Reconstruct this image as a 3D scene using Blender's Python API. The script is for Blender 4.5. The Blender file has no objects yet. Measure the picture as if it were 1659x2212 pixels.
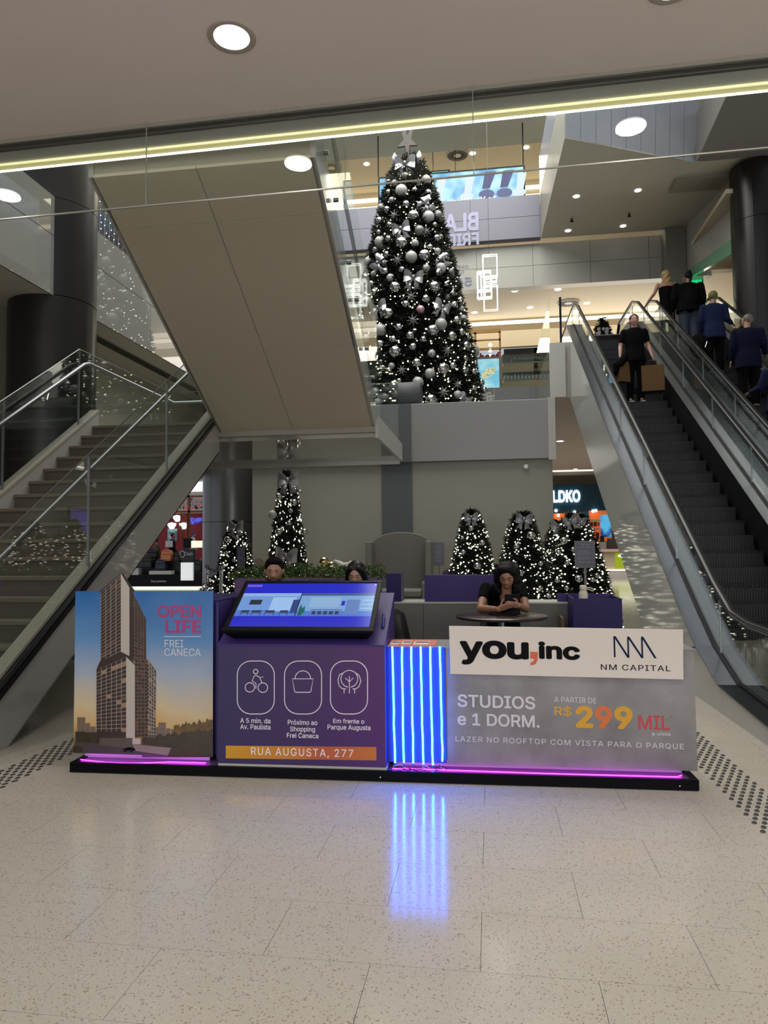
import bpy, bmesh, math, random
from math import sin, cos, pi, radians, sqrt, atan2
from mathutils import Vector, Matrix, noise
from mathutils.geometry import interpolate_bezier, delaunay_2d_cdt
C = bpy.context.scene.collection
SC = bpy.context.scene
# ------------------------------------------------------------------ camera
F, CX, CY, EYE = 1550.0, 829.5, 1106.0, 1.5          # focal length and centre of a 1659 x 2212 frame
PSI, TH, RO = 0.146976, 0.051029, 0.0094
_f = Vector((-sin(PSI)*cos(TH), cos(PSI)*cos(TH), sin(TH)))
_r = Vector((cos(PSI), sin(PSI), 0)); _u = _r.cross(_f)
R_ = _r*cos(RO) - _u*sin(RO); U_ = _r*sin(RO) + _u*cos(RO)
cd = bpy.data.cameras.new('camera'); cam = bpy.data.objects.new('camera', cd); C.objects.link(cam)
m3 = Matrix((R_, U_, -_f)).transposed(); cam.matrix_world = Matrix.Translation((0, 0, EYE)) @ m3.to_4x4()
cd.sensor_fit = 'VERTICAL'; cd.sensor_height = 34.0; cd.lens = F/2212*34.0; cd.clip_start = .05; cd.clip_end = 200
SC.camera = cam
# ------------------------------------------------------------------ world, exposure, broad light of the hall, added fill lamps
w = bpy.data.worlds.new('world'); SC.world = w; w.use_nodes = True
w.node_tree.nodes['Background'].inputs[0].default_value = (.80, .86, 1, 1); w.node_tree.nodes['Background'].inputs[1].default_value = .6
SC.view_settings.view_transform = 'Standard'; SC.view_settings.look = 'None'; SC.view_settings.gamma = 1
SC.view_settings.use_curve_mapping = False; SC.view_settings.exposure = -0.06
SC.cycles.max_bounces = 7; SC.cycles.diffuse_bounces = 3; SC.cycles.glossy_bounces = 4; SC.cycles.transmission_bounces = 6
SC.cycles.transparent_max_bounces = 14; SC.cycles.caustics_reflective = False; SC.cycles.caustics_refractive = False
SC.cycles.sample_clamp_indirect = 4.0
def area(name, loc, rot, sx, sy, power, col=(1, 1, 1), spread=180, parent=None, shape='RECTANGLE'):
    l = bpy.data.lights.new(name, 'AREA'); l.shape = shape; l.size = sx; l.size_y = sy; l.energy = power; l.color = col
    l.spread = radians(spread)
    o = bpy.data.objects.new(name, l); o.location = loc; o.rotation_euler = rot; C.objects.link(o)
    if parent: o.parent = parent; o.matrix_parent_inverse = Matrix.Translation(-parent.location)
    return o
area('fill_behind_camera', (0, -7.5, 2.4), (radians(90), 0, 0), 15, 3.6, 470, (1, .96, .90))  # added fill standing for shops behind the camera, brightens ceiling and kiosk
area('side_area_light', (11.5, 8, 2.2), (radians(90), 0, radians(90)), 12, 3, 260, (1, .97, .92))  # unseen area lamp on the right, facing across the hall
area('fill_upper_front', (2, 23.9, 7.6), (radians(90), 0, radians(180)), 10, 1.6, 190, (1, .93, .80))  # added fill before the upstairs shop fronts, brightens soffits and bulkhead
area('atrium_light', (-1.5, 14, 13.3), (0, 0, 0), 9, 11, 1750, (1, .97, .90))
area('upper_hall_light', (-2, 23.6, 13.6), (0, 0, 0), 10, 3, 420, (1, .88, .70))
area('shop_hall_light_upper', (3, 23.6, 8.8), (0, 0, 0), 14, 2.4, 150, (1, .90, .74))
area('shop_hall_light_lower', (0, 30, 5.0), (0, 0, 0), 20, 8, 700, (1, .95, .85))
# ------------------------------------------------------------------ from a picture point to the world, on a known plane
def ray(px, py): return R_*((px-CX)/F) - U_*((py-CY)/F) + _f
def aty(px, py, Y): d = ray(px, py); t = Y/d.y; return Vector((d.x*t, Y, EYE + d.z*t))
def atx(px, py, X): d = ray(px, py); t = X/d.x; return Vector((X, d.y*t, EYE + d.z*t))
def atz(px, py, Z): d = ray(px, py); t = (Z-EYE)/d.z; return Vector((d.x*t, d.y*t, Z))
# ------------------------------------------------------------------ mesh building
class MB:
    def __init__(s, M=None): s.v = []; s.f = []; s.M = M
    def add(s, vs, fs):
        b = len(s.v)
        s.v += [tuple(s.M @ Vector(v)) if s.M else tuple(v) for v in vs]
        s.f += [tuple(b+i for i in f) for f in fs]; return s
    def box(s, x0, y0, z0, x1, y1, z1):
        vs = [(x, y, z) for z in (z0, z1) for y in (y0, y1) for x in (x0, x1)]
        return s.add(vs, [(0, 2, 3, 1), (4, 5, 7, 6), (0, 1, 5, 4), (2, 6, 7, 3), (0, 4, 6, 2), (1, 3, 7, 5)])
    def hexa(s, a, b):      # two quads (lists of 4), joined
        n = len(a); fs = [tuple(range(n-1, -1, -1)), tuple(range(n, 2*n))]
        for i in range(n): j = (i+1) % n; fs.append((i, j, n+j, n+i))
        return s.add(list(a)+list(b), fs)
    def slab(s, pts, d):    # polygon thickened along vector d
        d = Vector(d); return s.hexa([Vector(p) for p in pts], [Vector(p)+d for p in pts])
    def quad(s, *p): return s.add(p, [tuple(range(len(p)))])
    def tube(s, path, r, n=8, cap=True, closed=False):
        path = [Vector(p) for p in path]; rings = []; k = len(path)
        rs = r if isinstance(r, (list, tuple)) else [r]*k
        prev = None
        for i, p in enumerate(path):
            if closed: t = path[(i+1) % k]-path[i-1]
            else: t = path[min(i+1, k-1)]-path[max(i-1, 0)]
            if t.length < 1e-9: t = Vector((0, 0, 1))
            t.normalize()
            if prev is None:
                a = Vector((0, 0, 1)) if abs(t.z) < .9 else Vector((1, 0, 0)); nx = t.cross(a).normalized()
            else:
                nx = (prev - t*prev.dot(t)); nx = nx.normalized() if nx.length > 1e-6 else t.orthogonal().normalized()
            prev = nx; ny = t.cross(nx); rr = rs[i]
            if not isinstance(rr, (list, tuple)): rr = (rr, rr)
            rings.append([p + nx*cos(2*pi*j/n)*rr[0] + ny*sin(2*pi*j/n)*rr[1] for j in range(n)])
        vs = [q for ring in rings for q in ring]; fs = []
        for i in range(k if closed else k-1):
            i2 = (i+1) % k
            for j in range(n): j2 = (j+1) % n; fs.append((i*n+j, i*n+j2, i2*n+j2, i2*n+j))
        if cap and not closed: fs += [tuple(range(n-1, -1, -1)), tuple((k-1)*n+j for j in range(n))]
        return s.add(vs, fs)
    def cyl(s, x, y, z0, z1, r, n=24, r2=None):
        return s.tube([(x, y, z0), (x, y, z1)], [r, r if r2 is None else r2], n)
    def lathe(s, prof, cx=0, cy=0, n=24):
        vs = []; fs = []
        for (r, z) in prof: vs += [(cx+r*cos(2*pi*j/n), cy+r*sin(2*pi*j/n), z) for j in range(n)]
        for i in range(len(prof)-1):
            for j in range(n): j2 = (j+1) % n; fs.append((i*n+j, i*n+j2, (i+1)*n+j2, (i+1)*n+j))
        return s.add(vs, fs)
    def sphere(s, c, r, n=12, m=8):
        c = Vector(c); rx, ry, rz = r if isinstance(r, (list, tuple)) else (r, r, r)
        vs = [c+Vector((0, 0, -rz))]
        for i in range(1, m):
            a = -pi/2+pi*i/m; vs += [c+Vector((rx*cos(a)*cos(2*pi*j/n), ry*cos(a)*sin(2*pi*j/n), rz*sin(a))) for j in range(n)]
        vs.append(c+Vector((0, 0, rz))); fs = []
        for j in range(n): fs.append((0, 1+(j+1) % n, 1+j))
        for i in range(m-2):
            for j in range(n): j2 = (j+1) % n; fs.append((1+i*n+j, 1+i*n+j2, 1+(i+1)*n+j2, 1+(i+1)*n+j))
        L = len(vs)-1
        for j in range(n): fs.append((L, 1+(m-2)*n+j, 1+(m-2)*n+(j+1) % n))
        return s.add(vs, fs)
    def ico(s, c, r):
        c = Vector(c); P = [(1, 0, 0), (-1, 0, 0), (0, 1, 0), (0, -1, 0), (0, 0, 1), (0, 0, -1)]
        return s.add([c+Vector(p)*r for p in P], [(0, 2, 4), (2, 1, 4), (1, 3, 4), (3, 0, 4), (2, 0, 5), (1, 2, 5), (3, 1, 5), (0, 3, 5)])
    def mesh(s, name, m=None, smooth=False):
        me = bpy.data.meshes.new(name); me.from_pydata(s.v, [], s.f); me.validate()
        if m: me.materials.append(m)
        if smooth: me.shade_smooth()
        return me
def link(o, parent=None):
    C.objects.link(o)
    if parent: o.parent = parent; o.matrix_parent_inverse = Matrix.Translation(-root_loc(parent)) if not o.get('_local') else Matrix()
    return o
def root_loc(p):
    v = Vector(p.location)
    while p.parent: p = p.parent; v = v if p is None else v
    return v if True else v
def recalc(me, merge=False):
    b = bmesh.new(); b.from_mesh(me)
    if merge: bmesh.ops.remove_doubles(b, verts=b.verts, dist=1e-5)
    bmesh.ops.recalc_face_normals(b, faces=b.faces); b.to_mesh(me); b.free()
def obj(name, mb, m, parent=None, smooth=False, bevel=0, angle=None, loc=None):
    """one mesh object. Vertices are in world space; with loc they are relative to loc"""
    me = mb.mesh(name, m, smooth); recalc(me, smooth)
    if smooth and angle is not None:
        me.set_sharp_from_angle(angle=radians(angle))
    o = bpy.data.objects.new(name, me); C.objects.link(o)
    if loc: o.location = loc
    if parent:
        o.parent = parent; q = parent; off = Vector((0, 0, 0))
        if not loc: o.matrix_parent_inverse = Matrix.Translation(-world_loc(parent))
    if bevel:
        b = o.modifiers.new('bevel', 'BEVEL'); b.width = bevel; b.segments = 2; b.limit_method = 'ANGLE'
    return o
def world_loc(p):       # roots stand unrotated while they are built; parts keep location zero
    v = Vector((0, 0, 0))
    while p is not None:
        if p.type == 'EMPTY' or p.parent is None: v += Vector(p.location)
        p = p.parent
    return v
def tag(o, label, cat, group=None, kind=None):
    if label: o['label'] = label
    if cat: o['category'] = cat
    if group: o['group'] = group
    if kind: o['kind'] = kind
    return o
def thing(name, label, cat, loc=(0, 0, 0), group=None):
    o = bpy.data.objects.new(name, None); o.empty_display_size = .1; C.objects.link(o); o.location = loc
    return tag(o, label, cat, group)
def struct(name, mb, m, parent=None, **k):
    o = obj(name, mb, m, parent, **k)
    if not parent: o['kind'] = 'structure'
    return o
def part_label(o, l): o['label'] = l; return o
def copy_tree(o, parent=None):
    c = o.copy(); C.objects.link(c)
    if parent: c.parent = parent
    for ch in list(o.children): copy_tree(ch, c)
    return c
def rotz(a, loc): return Matrix.Translation(loc) @ Matrix.Rotation(a, 4, 'Z')
# ------------------------------------------------------------------ materials
def srgb(r, g, b):
    f = lambda c: (c/255/12.92) if c <= 10.3 else ((c/255+.055)/1.055)**2.4
    return (f(r), f(g), f(b))
_mats = {}
def mat(name, col, rough=.5, metal=0, spec=.5, emit=None, es=1, var=.06, vs=6, bump=0, bs=60, aniso=0, coat=0, ior=None):
    if name in _mats: return _mats[name]
    m = bpy.data.materials.new(name); m.use_nodes = True; n = m.node_tree.nodes; L = m.node_tree.links; p = n['Principled BSDF']
    p.inputs['Roughness'].default_value = rough; p.inputs['Metallic'].default_value = metal; p.inputs['Specular IOR Level'].default_value = spec
    if coat: p.inputs['Coat Weight'].default_value = coat; p.inputs['Coat Roughness'].default_value = .05
    if emit is not None:
        p.inputs['Emission Color'].default_value = (*emit, 1); p.inputs['Emission Strength'].default_value = es
        p.inputs['Base Color'].default_value = (*col, 1); _mats[name] = m; return m
    tc = n.new('ShaderNodeTexCoord'); nz = n.new('ShaderNodeTexNoise'); nz.inputs['Scale'].default_value = vs; nz.inputs['Detail'].default_value = 3
    rp = n.new('ShaderNodeMix'); rp.data_type = 'RGBA'
    L.new(tc.outputs['Object'], nz.inputs['Vector']); L.new(nz.outputs['Fac'], rp.inputs[0])
    rp.inputs[6].default_value = tuple(max(0, c*(1-var)) for c in col)+(1,); rp.inputs[7].default_value = tuple(min(1, c*(1+var)) for c in col)+(1,)
    L.new(rp.outputs[2], p.inputs['Base Color'])
    if bump:
        n2 = n.new('ShaderNodeTexNoise'); n2.inputs['Scale'].default_value = bs; L.new(tc.outputs['Object'], n2.inputs['Vector'])
        b = n.new('ShaderNodeBump'); b.inputs['Strength'].default_value = bump; b.inputs['Distance'].default_value = .01
        L.new(n2.outputs['Fac'], b.inputs['Height']); L.new(b.outputs[0], p.inputs['Normal'])
    _mats[name] = m; return m
def glass_mat(name, tint=(.95, .98, .965), refl=1.0, rough=0.0):
    """thin clear pane: fresnel mirror over a tinted see-through layer"""
    m = bpy.data.materials.new(name); m.use_nodes = True; n = m.node_tree.nodes; L = m.node_tree.links
    n.remove(n['Principled BSDF']); out = n['Material Output']
    t = n.new('ShaderNodeBsdfTransparent'); t.inputs[0].default_value = (*tint, 1)
    g = n.new('ShaderNodeBsdfGlossy'); g.inputs['Roughness'].default_value = rough; g.inputs[0].default_value = (1, 1, 1, 1)
    fr = n.new('ShaderNodeFresnel'); ge = n.new('ShaderNodeNewGeometry'); mr = n.new('ShaderNodeMapRange')
    mr.inputs[3].default_value = 1.5; mr.inputs[4].default_value = 1/1.5; L.new(ge.outputs['Backfacing'], mr.inputs[0]); L.new(mr.outputs[0], fr.inputs[0])
    mu = n.new('ShaderNodeMath'); mu.operation = 'MULTIPLY'; mu.inputs[1].default_value = refl; mu.use_clamp = True
    mx = n.new('ShaderNodeMixShader'); L.new(fr.outputs[0], mu.inputs[0]); L.new(mu.outputs[0], mx.inputs[0])
    L.new(t.outputs[0], mx.inputs[1]); L.new(g.outputs[0], mx.inputs[2]); L.new(mx.outputs[0], out.inputs[0])
    return m
try:        # the sans serif that ships inside Blender itself
    import os
    FONT = bpy.data.fonts.load(os.path.join(bpy.utils.resource_path('LOCAL'), 'datafiles', 'fonts', 'Inter.woff2'))
except Exception:
    FONT = None
def text_on(name, s, m, M, u0, u1, z0, z1, parent=None, bold=0, depth=.0015, mirror=False, shear=0, space=1.0):
    """lettering fitted to the rectangle u0..u1 x z0..z1 in the plane of M (x right, z up), standing proud by depth"""
    cu = bpy.data.curves.new(name, 'FONT'); cu.body = s; cu.font = FONT or cu.font; cu.size = 1; cu.extrude = 0; cu.shear = shear; cu.space_character = space
    cu.resolution_u = 4
    o = bpy.data.objects.new(name, cu); C.objects.link(o)
    dg = bpy.context.evaluated_depsgraph_get(); loops = []
    for sp in o.to_curve(dg).splines:
        bp_ = sp.bezier_points; n_ = len(bp_); P = []
        for i in range(n_):
            p, q = bp_[i], bp_[(i+1) % n_]
            if (p.co-p.handle_right).length < 1e-5 and (q.co-q.handle_left).length < 1e-5: P.append(p.co.copy())
            else: P += interpolate_bezier(p.co, p.handle_right, q.handle_left, q.co, 6)[:-1]
        R = []
        for p in P:
            if not R or (p-R[-1]).length > 1e-5: R.append(Vector((p.x, p.y, 0)))
        if len(R) > 2 and (R[0]-R[-1]).length < 1e-5: R.pop()
        if len(R) > 2: loops.append(R)
    o.to_curve_clear(); bpy.data.objects.remove(o); bpy.data.curves.remove(cu)
    # strokes that touch are filled together with the non-zero rule, so crossing or self-crossing outlines stay whole
    box_ = lambda P: (min(p.x for p in P), max(p.x for p in P), min(p.y for p in P), max(p.y for p in P))
    cl = []
    for P in loops:
        g = [P]; bx = box_(P); keep = []
        for (c_, h) in cl:
            if c_[0] <= bx[1] and bx[0] <= c_[1] and c_[2] <= bx[3] and bx[2] <= c_[3]:
                g += h; bx = (min(bx[0], c_[0]), max(bx[1], c_[1]), min(bx[2], c_[2]), max(bx[3], c_[3]))
            else: keep.append((c_, h))
        cl = keep+[(bx, g)]
    b_ = bmesh.new(); me = bpy.data.meshes.new(name)
    for (bx, g) in cl:
        co = []; ed = []
        for P in g: n0 = len(co); co += [Vector((p.x, p.y)) for p in P]; ed += [(n0+i, n0+(i+1) % len(P)) for i in range(len(P))]
        ov, oe, of, _, _, _ = delaunay_2d_cdt(co, ed, [], 0, 1e-6)
        vs = {}
        for t in of:
            m_ = sum((ov[i] for i in t), Vector((0, 0)))/len(t); wn = 0
            for (i, j) in ed:
                u, v = co[i], co[j]
                if (u.y <= m_.y) != (v.y <= m_.y):
                    x_ = u.x+(m_.y-u.y)*(v.x-u.x)/(v.y-u.y)
                    if x_ > m_.x: wn += 1 if v.y > u.y else -1
            if wn:
                for i in t:
                    if i not in vs: vs[i] = b_.verts.new((ov[i].x, ov[i].y, 0))
                try: b_.faces.new([vs[i] for i in t])
                except ValueError: pass
    xs = [v.co.x for v in b_.verts]; ys = [v.co.y for v in b_.verts]
    a, b, c, d = min(xs), max(xs), min(ys), max(ys)
    if bold > 0:
        base = [[v.co.copy() for v in f.verts] for f in b_.faces]; n_ = 16 if bold > .02 else 6
        for i in range(n_):
            off = Vector((cos(2*pi*i/n_)*bold, sin(2*pi*i/n_)*bold, 0))
            for f in base: b_.faces.new([b_.verts.new(q+off+Vector((0, 0, -.06*(i+1)))) for q in f])
        a -= bold; b += bold; c -= bold; d += bold
    r = bmesh.ops.extrude_face_region(b_, geom=b_.faces[:]); 
    top = {g for g in r['geom'] if isinstance(g, bmesh.types.BMVert)}
    for g in b_.verts: g.co.z = 1-g.co.z if g in top else 0
    for v in b_.verts:
        tx = (v.co.x-a)/(b-a); tx = 1-tx if mirror else tx
        v.co = M @ Vector((u0+(u1-u0)*tx, -depth*v.co.z, z0+(z1-z0)*(v.co.y-c)/(d-c)))
    bmesh.ops.recalc_face_normals(b_, faces=b_.faces)
    b_.to_mesh(me); b_.free(); me.name = name; me.materials.clear(); me.materials.append(m)
    o = bpy.data.objects.new(name, me); C.objects.link(o)
    if parent: o.parent = parent; o.matrix_parent_inverse = Matrix.Translation(-world_loc(parent))
    return o
M_white = mat('white_paint', srgb(215, 212, 205), .5)
M_steel = mat('brushed_steel', (.20, .21, .22), .38, 1, vs=20)
M_chrome = mat('chrome', (.75, .75, .75), .08, 1)
M_black = mat('black_rubber', (.006, .006, .007), .5, spec=.2)
M_blackgloss = mat('black_gloss', (.01, .01, .011), .15)
M_glass = glass_mat('clear_glass', (.95, .975, .96), .8)
M_glass2 = glass_mat('greenish_glass', (.93, .965, .95), .6)
M_glass3 = glass_mat('greenish_glass_dull', (.93, .965, .95), .35)
M_lamp = mat('lamp_diffuser', (1, 1, 1), .5, emit=(1, .98, .94), es=9)
M_lampsmall = mat('small_lamp_diffuser', (1, 1, 1), .5, emit=(1, .96, .88), es=6)
M_print_white = mat('white_print', srgb(235, 232, 240), .45, var=0)
# ================================================================== SETTING: floor
def floor_mat():
    m = bpy.data.materials.new('terrazzo'); m.use_nodes = True; n = m.node_tree.nodes; L = m.node_tree.links; p = n['Principled BSDF']
    g = n.new('ShaderNodeNewGeometry')
    nz = n.new('ShaderNodeTexNoise'); nz.inputs['Scale'].default_value = 1.1; nz.inputs['Detail'].default_value = 4
    L.new(g.outputs['Position'], nz.inputs['Vector'])
    b = n.new('ShaderNodeMix'); b.data_type = 'RGBA'; b.inputs[6].default_value = (*srgb(181, 175, 162), 1); b.inputs[7].default_value = (*srgb(190, 184, 172), 1)
    L.new(nz.outputs['Fac'], b.inputs[0]); cur = b.outputs[2]
    for sc, th, col in ((66, .25, srgb(128, 112, 94)), (52, .14, srgb(214, 207, 194)), (170, .20, srgb(104, 94, 82))):
        v = n.new('ShaderNodeTexVoronoi'); v.inputs['Scale'].default_value = sc; L.new(g.outputs['Position'], v.inputs['Vector'])
        n3 = n.new('ShaderNodeTexNoise'); n3.inputs['Scale'].default_value = sc*.35; L.new(g.outputs['Position'], n3.inputs['Vector'])
        th_ = n.new('ShaderNodeMath'); th_.operation = 'MULTIPLY'; th_.inputs[1].default_value = th*1.9; L.new(n3.outputs['Fac'], th_.inputs[0])
        lt = n.new('ShaderNodeMath'); lt.operation = 'LESS_THAN'; L.new(v.outputs['Distance'], lt.inputs[0]); L.new(th_.outputs[0], lt.inputs[1])
        mx = n.new('ShaderNodeMix'); mx.data_type = 'RGBA'; L.new(lt.outputs[0], mx.inputs[0]); L.new(cur, mx.inputs[6]); mx.inputs[7].default_value = (*col, 1)
        fa = n.new('ShaderNodeMix'); fa.data_type = 'RGBA'; fa.inputs[0].default_value = .6; L.new(cur, fa.inputs[6]); L.new(mx.outputs[2], fa.inputs[7]); cur = fa.outputs[2]
    # fine scratches of wear
    L.new(cur, p.inputs['Base Color'])
    rr = n.new('ShaderNodeMapRange'); rr.inputs[3].default_value = .07; rr.inputs[4].default_value = .19
    n4 = n.new('ShaderNodeTexNoise'); n4.inputs['Scale'].default_value = 5; L.new(g.outputs['Position'], n4.inputs['Vector']); L.new(n4.outputs['Fac'], rr.inputs[0])
    L.new(rr.outputs[0], p.inputs['Roughness']); p.inputs['Specular IOR Level'].default_value = .48
    return m
M_floor = floor_mat()
M_grout = mat('tile_joint', srgb(150, 140, 126), .7)
fl = struct('floor', MB().box(-30, -8, -.3, 30, 60, -.012), M_grout)
def tile_mesh(w, d):
    return MB().box(0, 0, -.012, w, d, 0).mesh('tile', M_floor)
tm = tile_mesh(.7982, .4182); tiles = []; rest = MB(); k = 0
rows = [(-20+i) for i in range(0, 140)]
cells = []
for i in range(-9, 120):
    y = 2.64+.42*i
    off = -.06 if i % 2 == 0 else .345
    for j in range(-36, 37): cells.append((y, off+.8*j))
vis = []
for (y, x) in cells:
    yy = y+.2; xx = x+.4; near = yy > 1.3 and -.62*yy-1 < xx < .47*yy+1.1
    vis.append(((0 if near else 1), xx*xx+yy*yy, y, x))
vis.sort()
for q, (a, b, y, x) in enumerate(vis):
    if q < 300:
        o = bpy.data.objects.new('tile', tm); C.objects.link(o); o.location = (x, y, 0); o.parent = fl
    else: rest.add([(x, y, -.012), (x+.7982, y, -.012), (x+.7982, y+.4182, -.012), (x, y+.4182, -.012), (x, y, 0), (x+.7982, y, 0), (x+.7982, y+.4182, 0), (x, y+.4182, 0)], [(4, 5, 6, 7), (0, 1, 5, 4)])
o = obj('tile_field', rest, M_floor, fl); o['kind'] = 'stuff'
# tactile studs: staggered rows of black oval studs to both sides of the kiosk
M_stud = mat('tactile_stud', srgb(52, 50, 47), .5, var=.15, vs=40)
sm = MB().lathe([(.0, .006), (.006, .0055), (.0115, .0045), (.014, 0)], n=12)
sm.v = [(x*1.0, y*1.7, z) for x, y, z in sm.v]; stud = sm.mesh('tactile_stud', M_stud, True)
sp = []
for (x0, y0, y1) in ((-3.345, 3.2, 6.4), (1.385, 2.6, 7.6)):
    yy = y0; i = 0
    while yy < y1:
        for c in range(5): sp.append((x0+.052*c+.026*(i % 2), yy))
        yy += .062; i += 1
sp.sort(key=lambda p: p[0]**2+p[1]**2); extra = MB()
for q, (x, y) in enumerate(sp):
    if q < 300:
        o = bpy.data.objects.new('tactile_stud', stud); C.objects.link(o); o.location = (x, y, 0); o.parent = fl; o.rotation_euler.z = -.35
    else: extra.add([(a+x, b+y, c) for a, b, c in sm.v], sm.f)
o = obj('tactile_strip', extra, M_stud, fl); o['kind'] = 'stuff'
# floor grating far right under the escalator
gr = MB()
for i in range(7): gr.box(2.3+.16*i, 12.3, 0.0, 2.38+.16*i, 12.75, .006)
o = obj('drain_grille', gr, M_black, fl)
# ================================================================== front ceiling, light strip, glass smoke curtain
HC = 5.1
M_ceil = mat('ceiling_plaster', srgb(232, 220, 212), .85, var=.02, vs=1)
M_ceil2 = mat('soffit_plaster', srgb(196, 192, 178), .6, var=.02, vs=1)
M_fascia = mat('fascia_panel', srgb(168, 168, 162), .22, var=.03, vs=2, spec=.6)
M_trimdk = mat('dark_metal_trim', srgb(92, 92, 90), .35, .6)
GY = 5.53
FM = Matrix.Translation((0, GY, 0)) @ Matrix.Rotation(-.017, 4, 'Z') @ Matrix.Translation((0, -GY, 0))
struct('ceiling', MB(FM).box(-9, -6, HC, 9, GY, HC+1.35), M_ceil)
struct('trim_1', MB(FM).box(-9, GY+.001, HC-.010, 9, GY+.11, HC+1.35).box(-9, GY+.04, HC-.03, 9, GY+.05, HC-.01), M_trimdk, bevel=.003)
struct('ceiling_edge', MB(FM).box(-9, GY+.111, HC, 9, GY+.29, HC+1.35), mat('edge_plaster', srgb(190, 190, 186), .8, var=.02), None)
ls = thing('light_strip', 'long glowing strip light along the ceiling edge behind the hanging glass', 'light', (0, GY+.5, HC))
obj('profile', MB(FM).box(-9, GY+.291, HC-.004, 9, GY+.42, HC+.04), M_ceil, ls)
M_strip2 = mat('strip_warm', (.7, .66, .4), .4, emit=(.50, .43, .15), es=.62)
M_strip = mat('strip_tube', (1, 1, 1), .4, emit=(1, .98, .82), es=5)
part_label(obj('reflector', MB(FM).box(-9, GY+.30, HC-.018, 9, GY+.37, HC-.005), M_strip2, ls), 'dim yellow reflector band')
obj('upper_glow_line', MB(FM).box(-9, GY+.285, HC-.02, 9, GY+.299, HC-.004), mat('strip_yellow_line', (1, 1, 1), .4, emit=(.95, .88, .40), es=.9), ls)
part_label(obj('tube', MB(FM).tube([(-9, GY+.385, HC-.012), (9, GY+.385, HC-.012)], .015, 8), M_strip, ls), 'bright white line of light')
GB = 4.385
sc_ = thing('smoke_curtain', 'frameless glass smoke curtain hanging from the front ceiling edge', 'glass screen', (0, GY, GB))
xs = [-9, aty(319, 380, GY).x, aty(1023, 300, GY).x, 2.9, 5.6, 9]
xs = [-8.2, -5.6, aty(319, 380, GY).x, aty(1023, 300, GY).x, 2.85, 5.6, 8.4]
for a, b in zip(xs, xs[1:]):
    obj('glass_pane', MB(FM).box(a+.004, GY-.074, GB, b-.004, GY-.066, HC-.012), M_glass, sc_)
    obj('edge_seal', MB(FM).box(a-.0035, GY-.076, GB, a+.0035, GY-.064, HC-.002), mat('glass_edge', srgb(165, 172, 160), .2, .3), sc_)
part_label(obj('bottom_rail', MB(FM).box(-8.2, GY-.077, GB-.010, 8.4, GY-.063, GB), mat('glass_edge2', srgb(200, 200, 190), .2, .5), sc_), 'polished lower glass edge')
# recessed downlights of the front ceiling
def downlight(x, y, z, r, label, grp, power=0, big=True, col=(1, .97, .93)):
    t = thing('downlight', label, 'ceiling light', (x, y, z), grp)
    if big: obj('trim_ring', MB().lathe([(r*1.0, -.004), (r*1.25, -.008), (r*1.35, -.004), (r*1.36, .0)], n=32), mat('lamp_ring', srgb(176, 164, 150), .4), t, True, loc=(0, 0, 0))
    d = obj('diffuser', MB().lathe([(0, -.004), (r, -.004), (r, 0)], n=24), M_lamp if big else M_lampsmall, t, loc=(0, 0, 0))
    if power:
        l = bpy.data.lights.new('lamp', 'AREA'); l.shape = 'DISK'; l.size = r*2; l.energy = power; l.color = col; l.spread = radians(150)
        lo = bpy.data.objects.new('lamp', l); C.objects.link(lo); lo.parent = t; lo.location = (0, 0, -.02)
    return t
k = 0
for yy in (4.66, 1.6, -1.5):
    for xx in (-4.79, -1.74, 1.22, 4.1):
        lab = {(4.66, -1.74): 'round recessed ceiling light glowing white at the upper left of the near ceiling',
               (4.66, 1.22): 'round recessed ceiling light cut by the top edge of the picture'}.get((yy, xx), 'round recessed light in the near ceiling overhead')
        downlight(xx, yy, HC, .125, lab, 'recessed lights of the near ceiling', 17, col=(1, .965, .92))
# ================================================================== gift box stage and surroundings are in p3
# ================================================================== left: fascia, wall, columns, landing
WL = -6.0
M_wallbeige = mat('wall_panel_beige', srgb(150, 144, 130), .45, var=.03)
M_wallglossy = mat('glossy_grey_panel', srgb(132, 134, 130), .02, var=.02, spec=.9)
M_dark = mat('dark_bronze_cladding', srgb(38, 36, 34), .30, .35, var=.05, vs=1)
wl = struct('wall_left', MB().box(-7.25, -6, 3.3, -7.0, 22, 5.1), mat('wall_left_paint', srgb(168, 162, 146), .5))
obj('lower_cladding', MB().box(-7.25, -6, 0, -6.98, 12.4, 3.3), mat('lower_cladding', srgb(84, 80, 74), .3), wl)
sl = struct('trim_2', MB().box(-8.9, -6, 5.1, WL-.032, 22.5, 5.158), M_ceil2)
fa = struct('wall_upper_left', MB().box(WL-.12, 2, 5.16, WL-.03, 22.5, 6.5), M_wallglossy)
ys = [2, 4.6, 7.2, 9.55, 12.0, 14.4, 17, 19.6, 22.5]
for a, b in zip(ys, ys[1:]):
    obj('fascia_panel', MB().box(WL-.03, a+.004, 5.09, WL, b-.004, 5.93), M_wallglossy, fa)
    obj('fascia_panel', MB().box(WL-.03, a+.004, 5.94, WL, b-.004, 6.5), M_wallglossy, fa)
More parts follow.
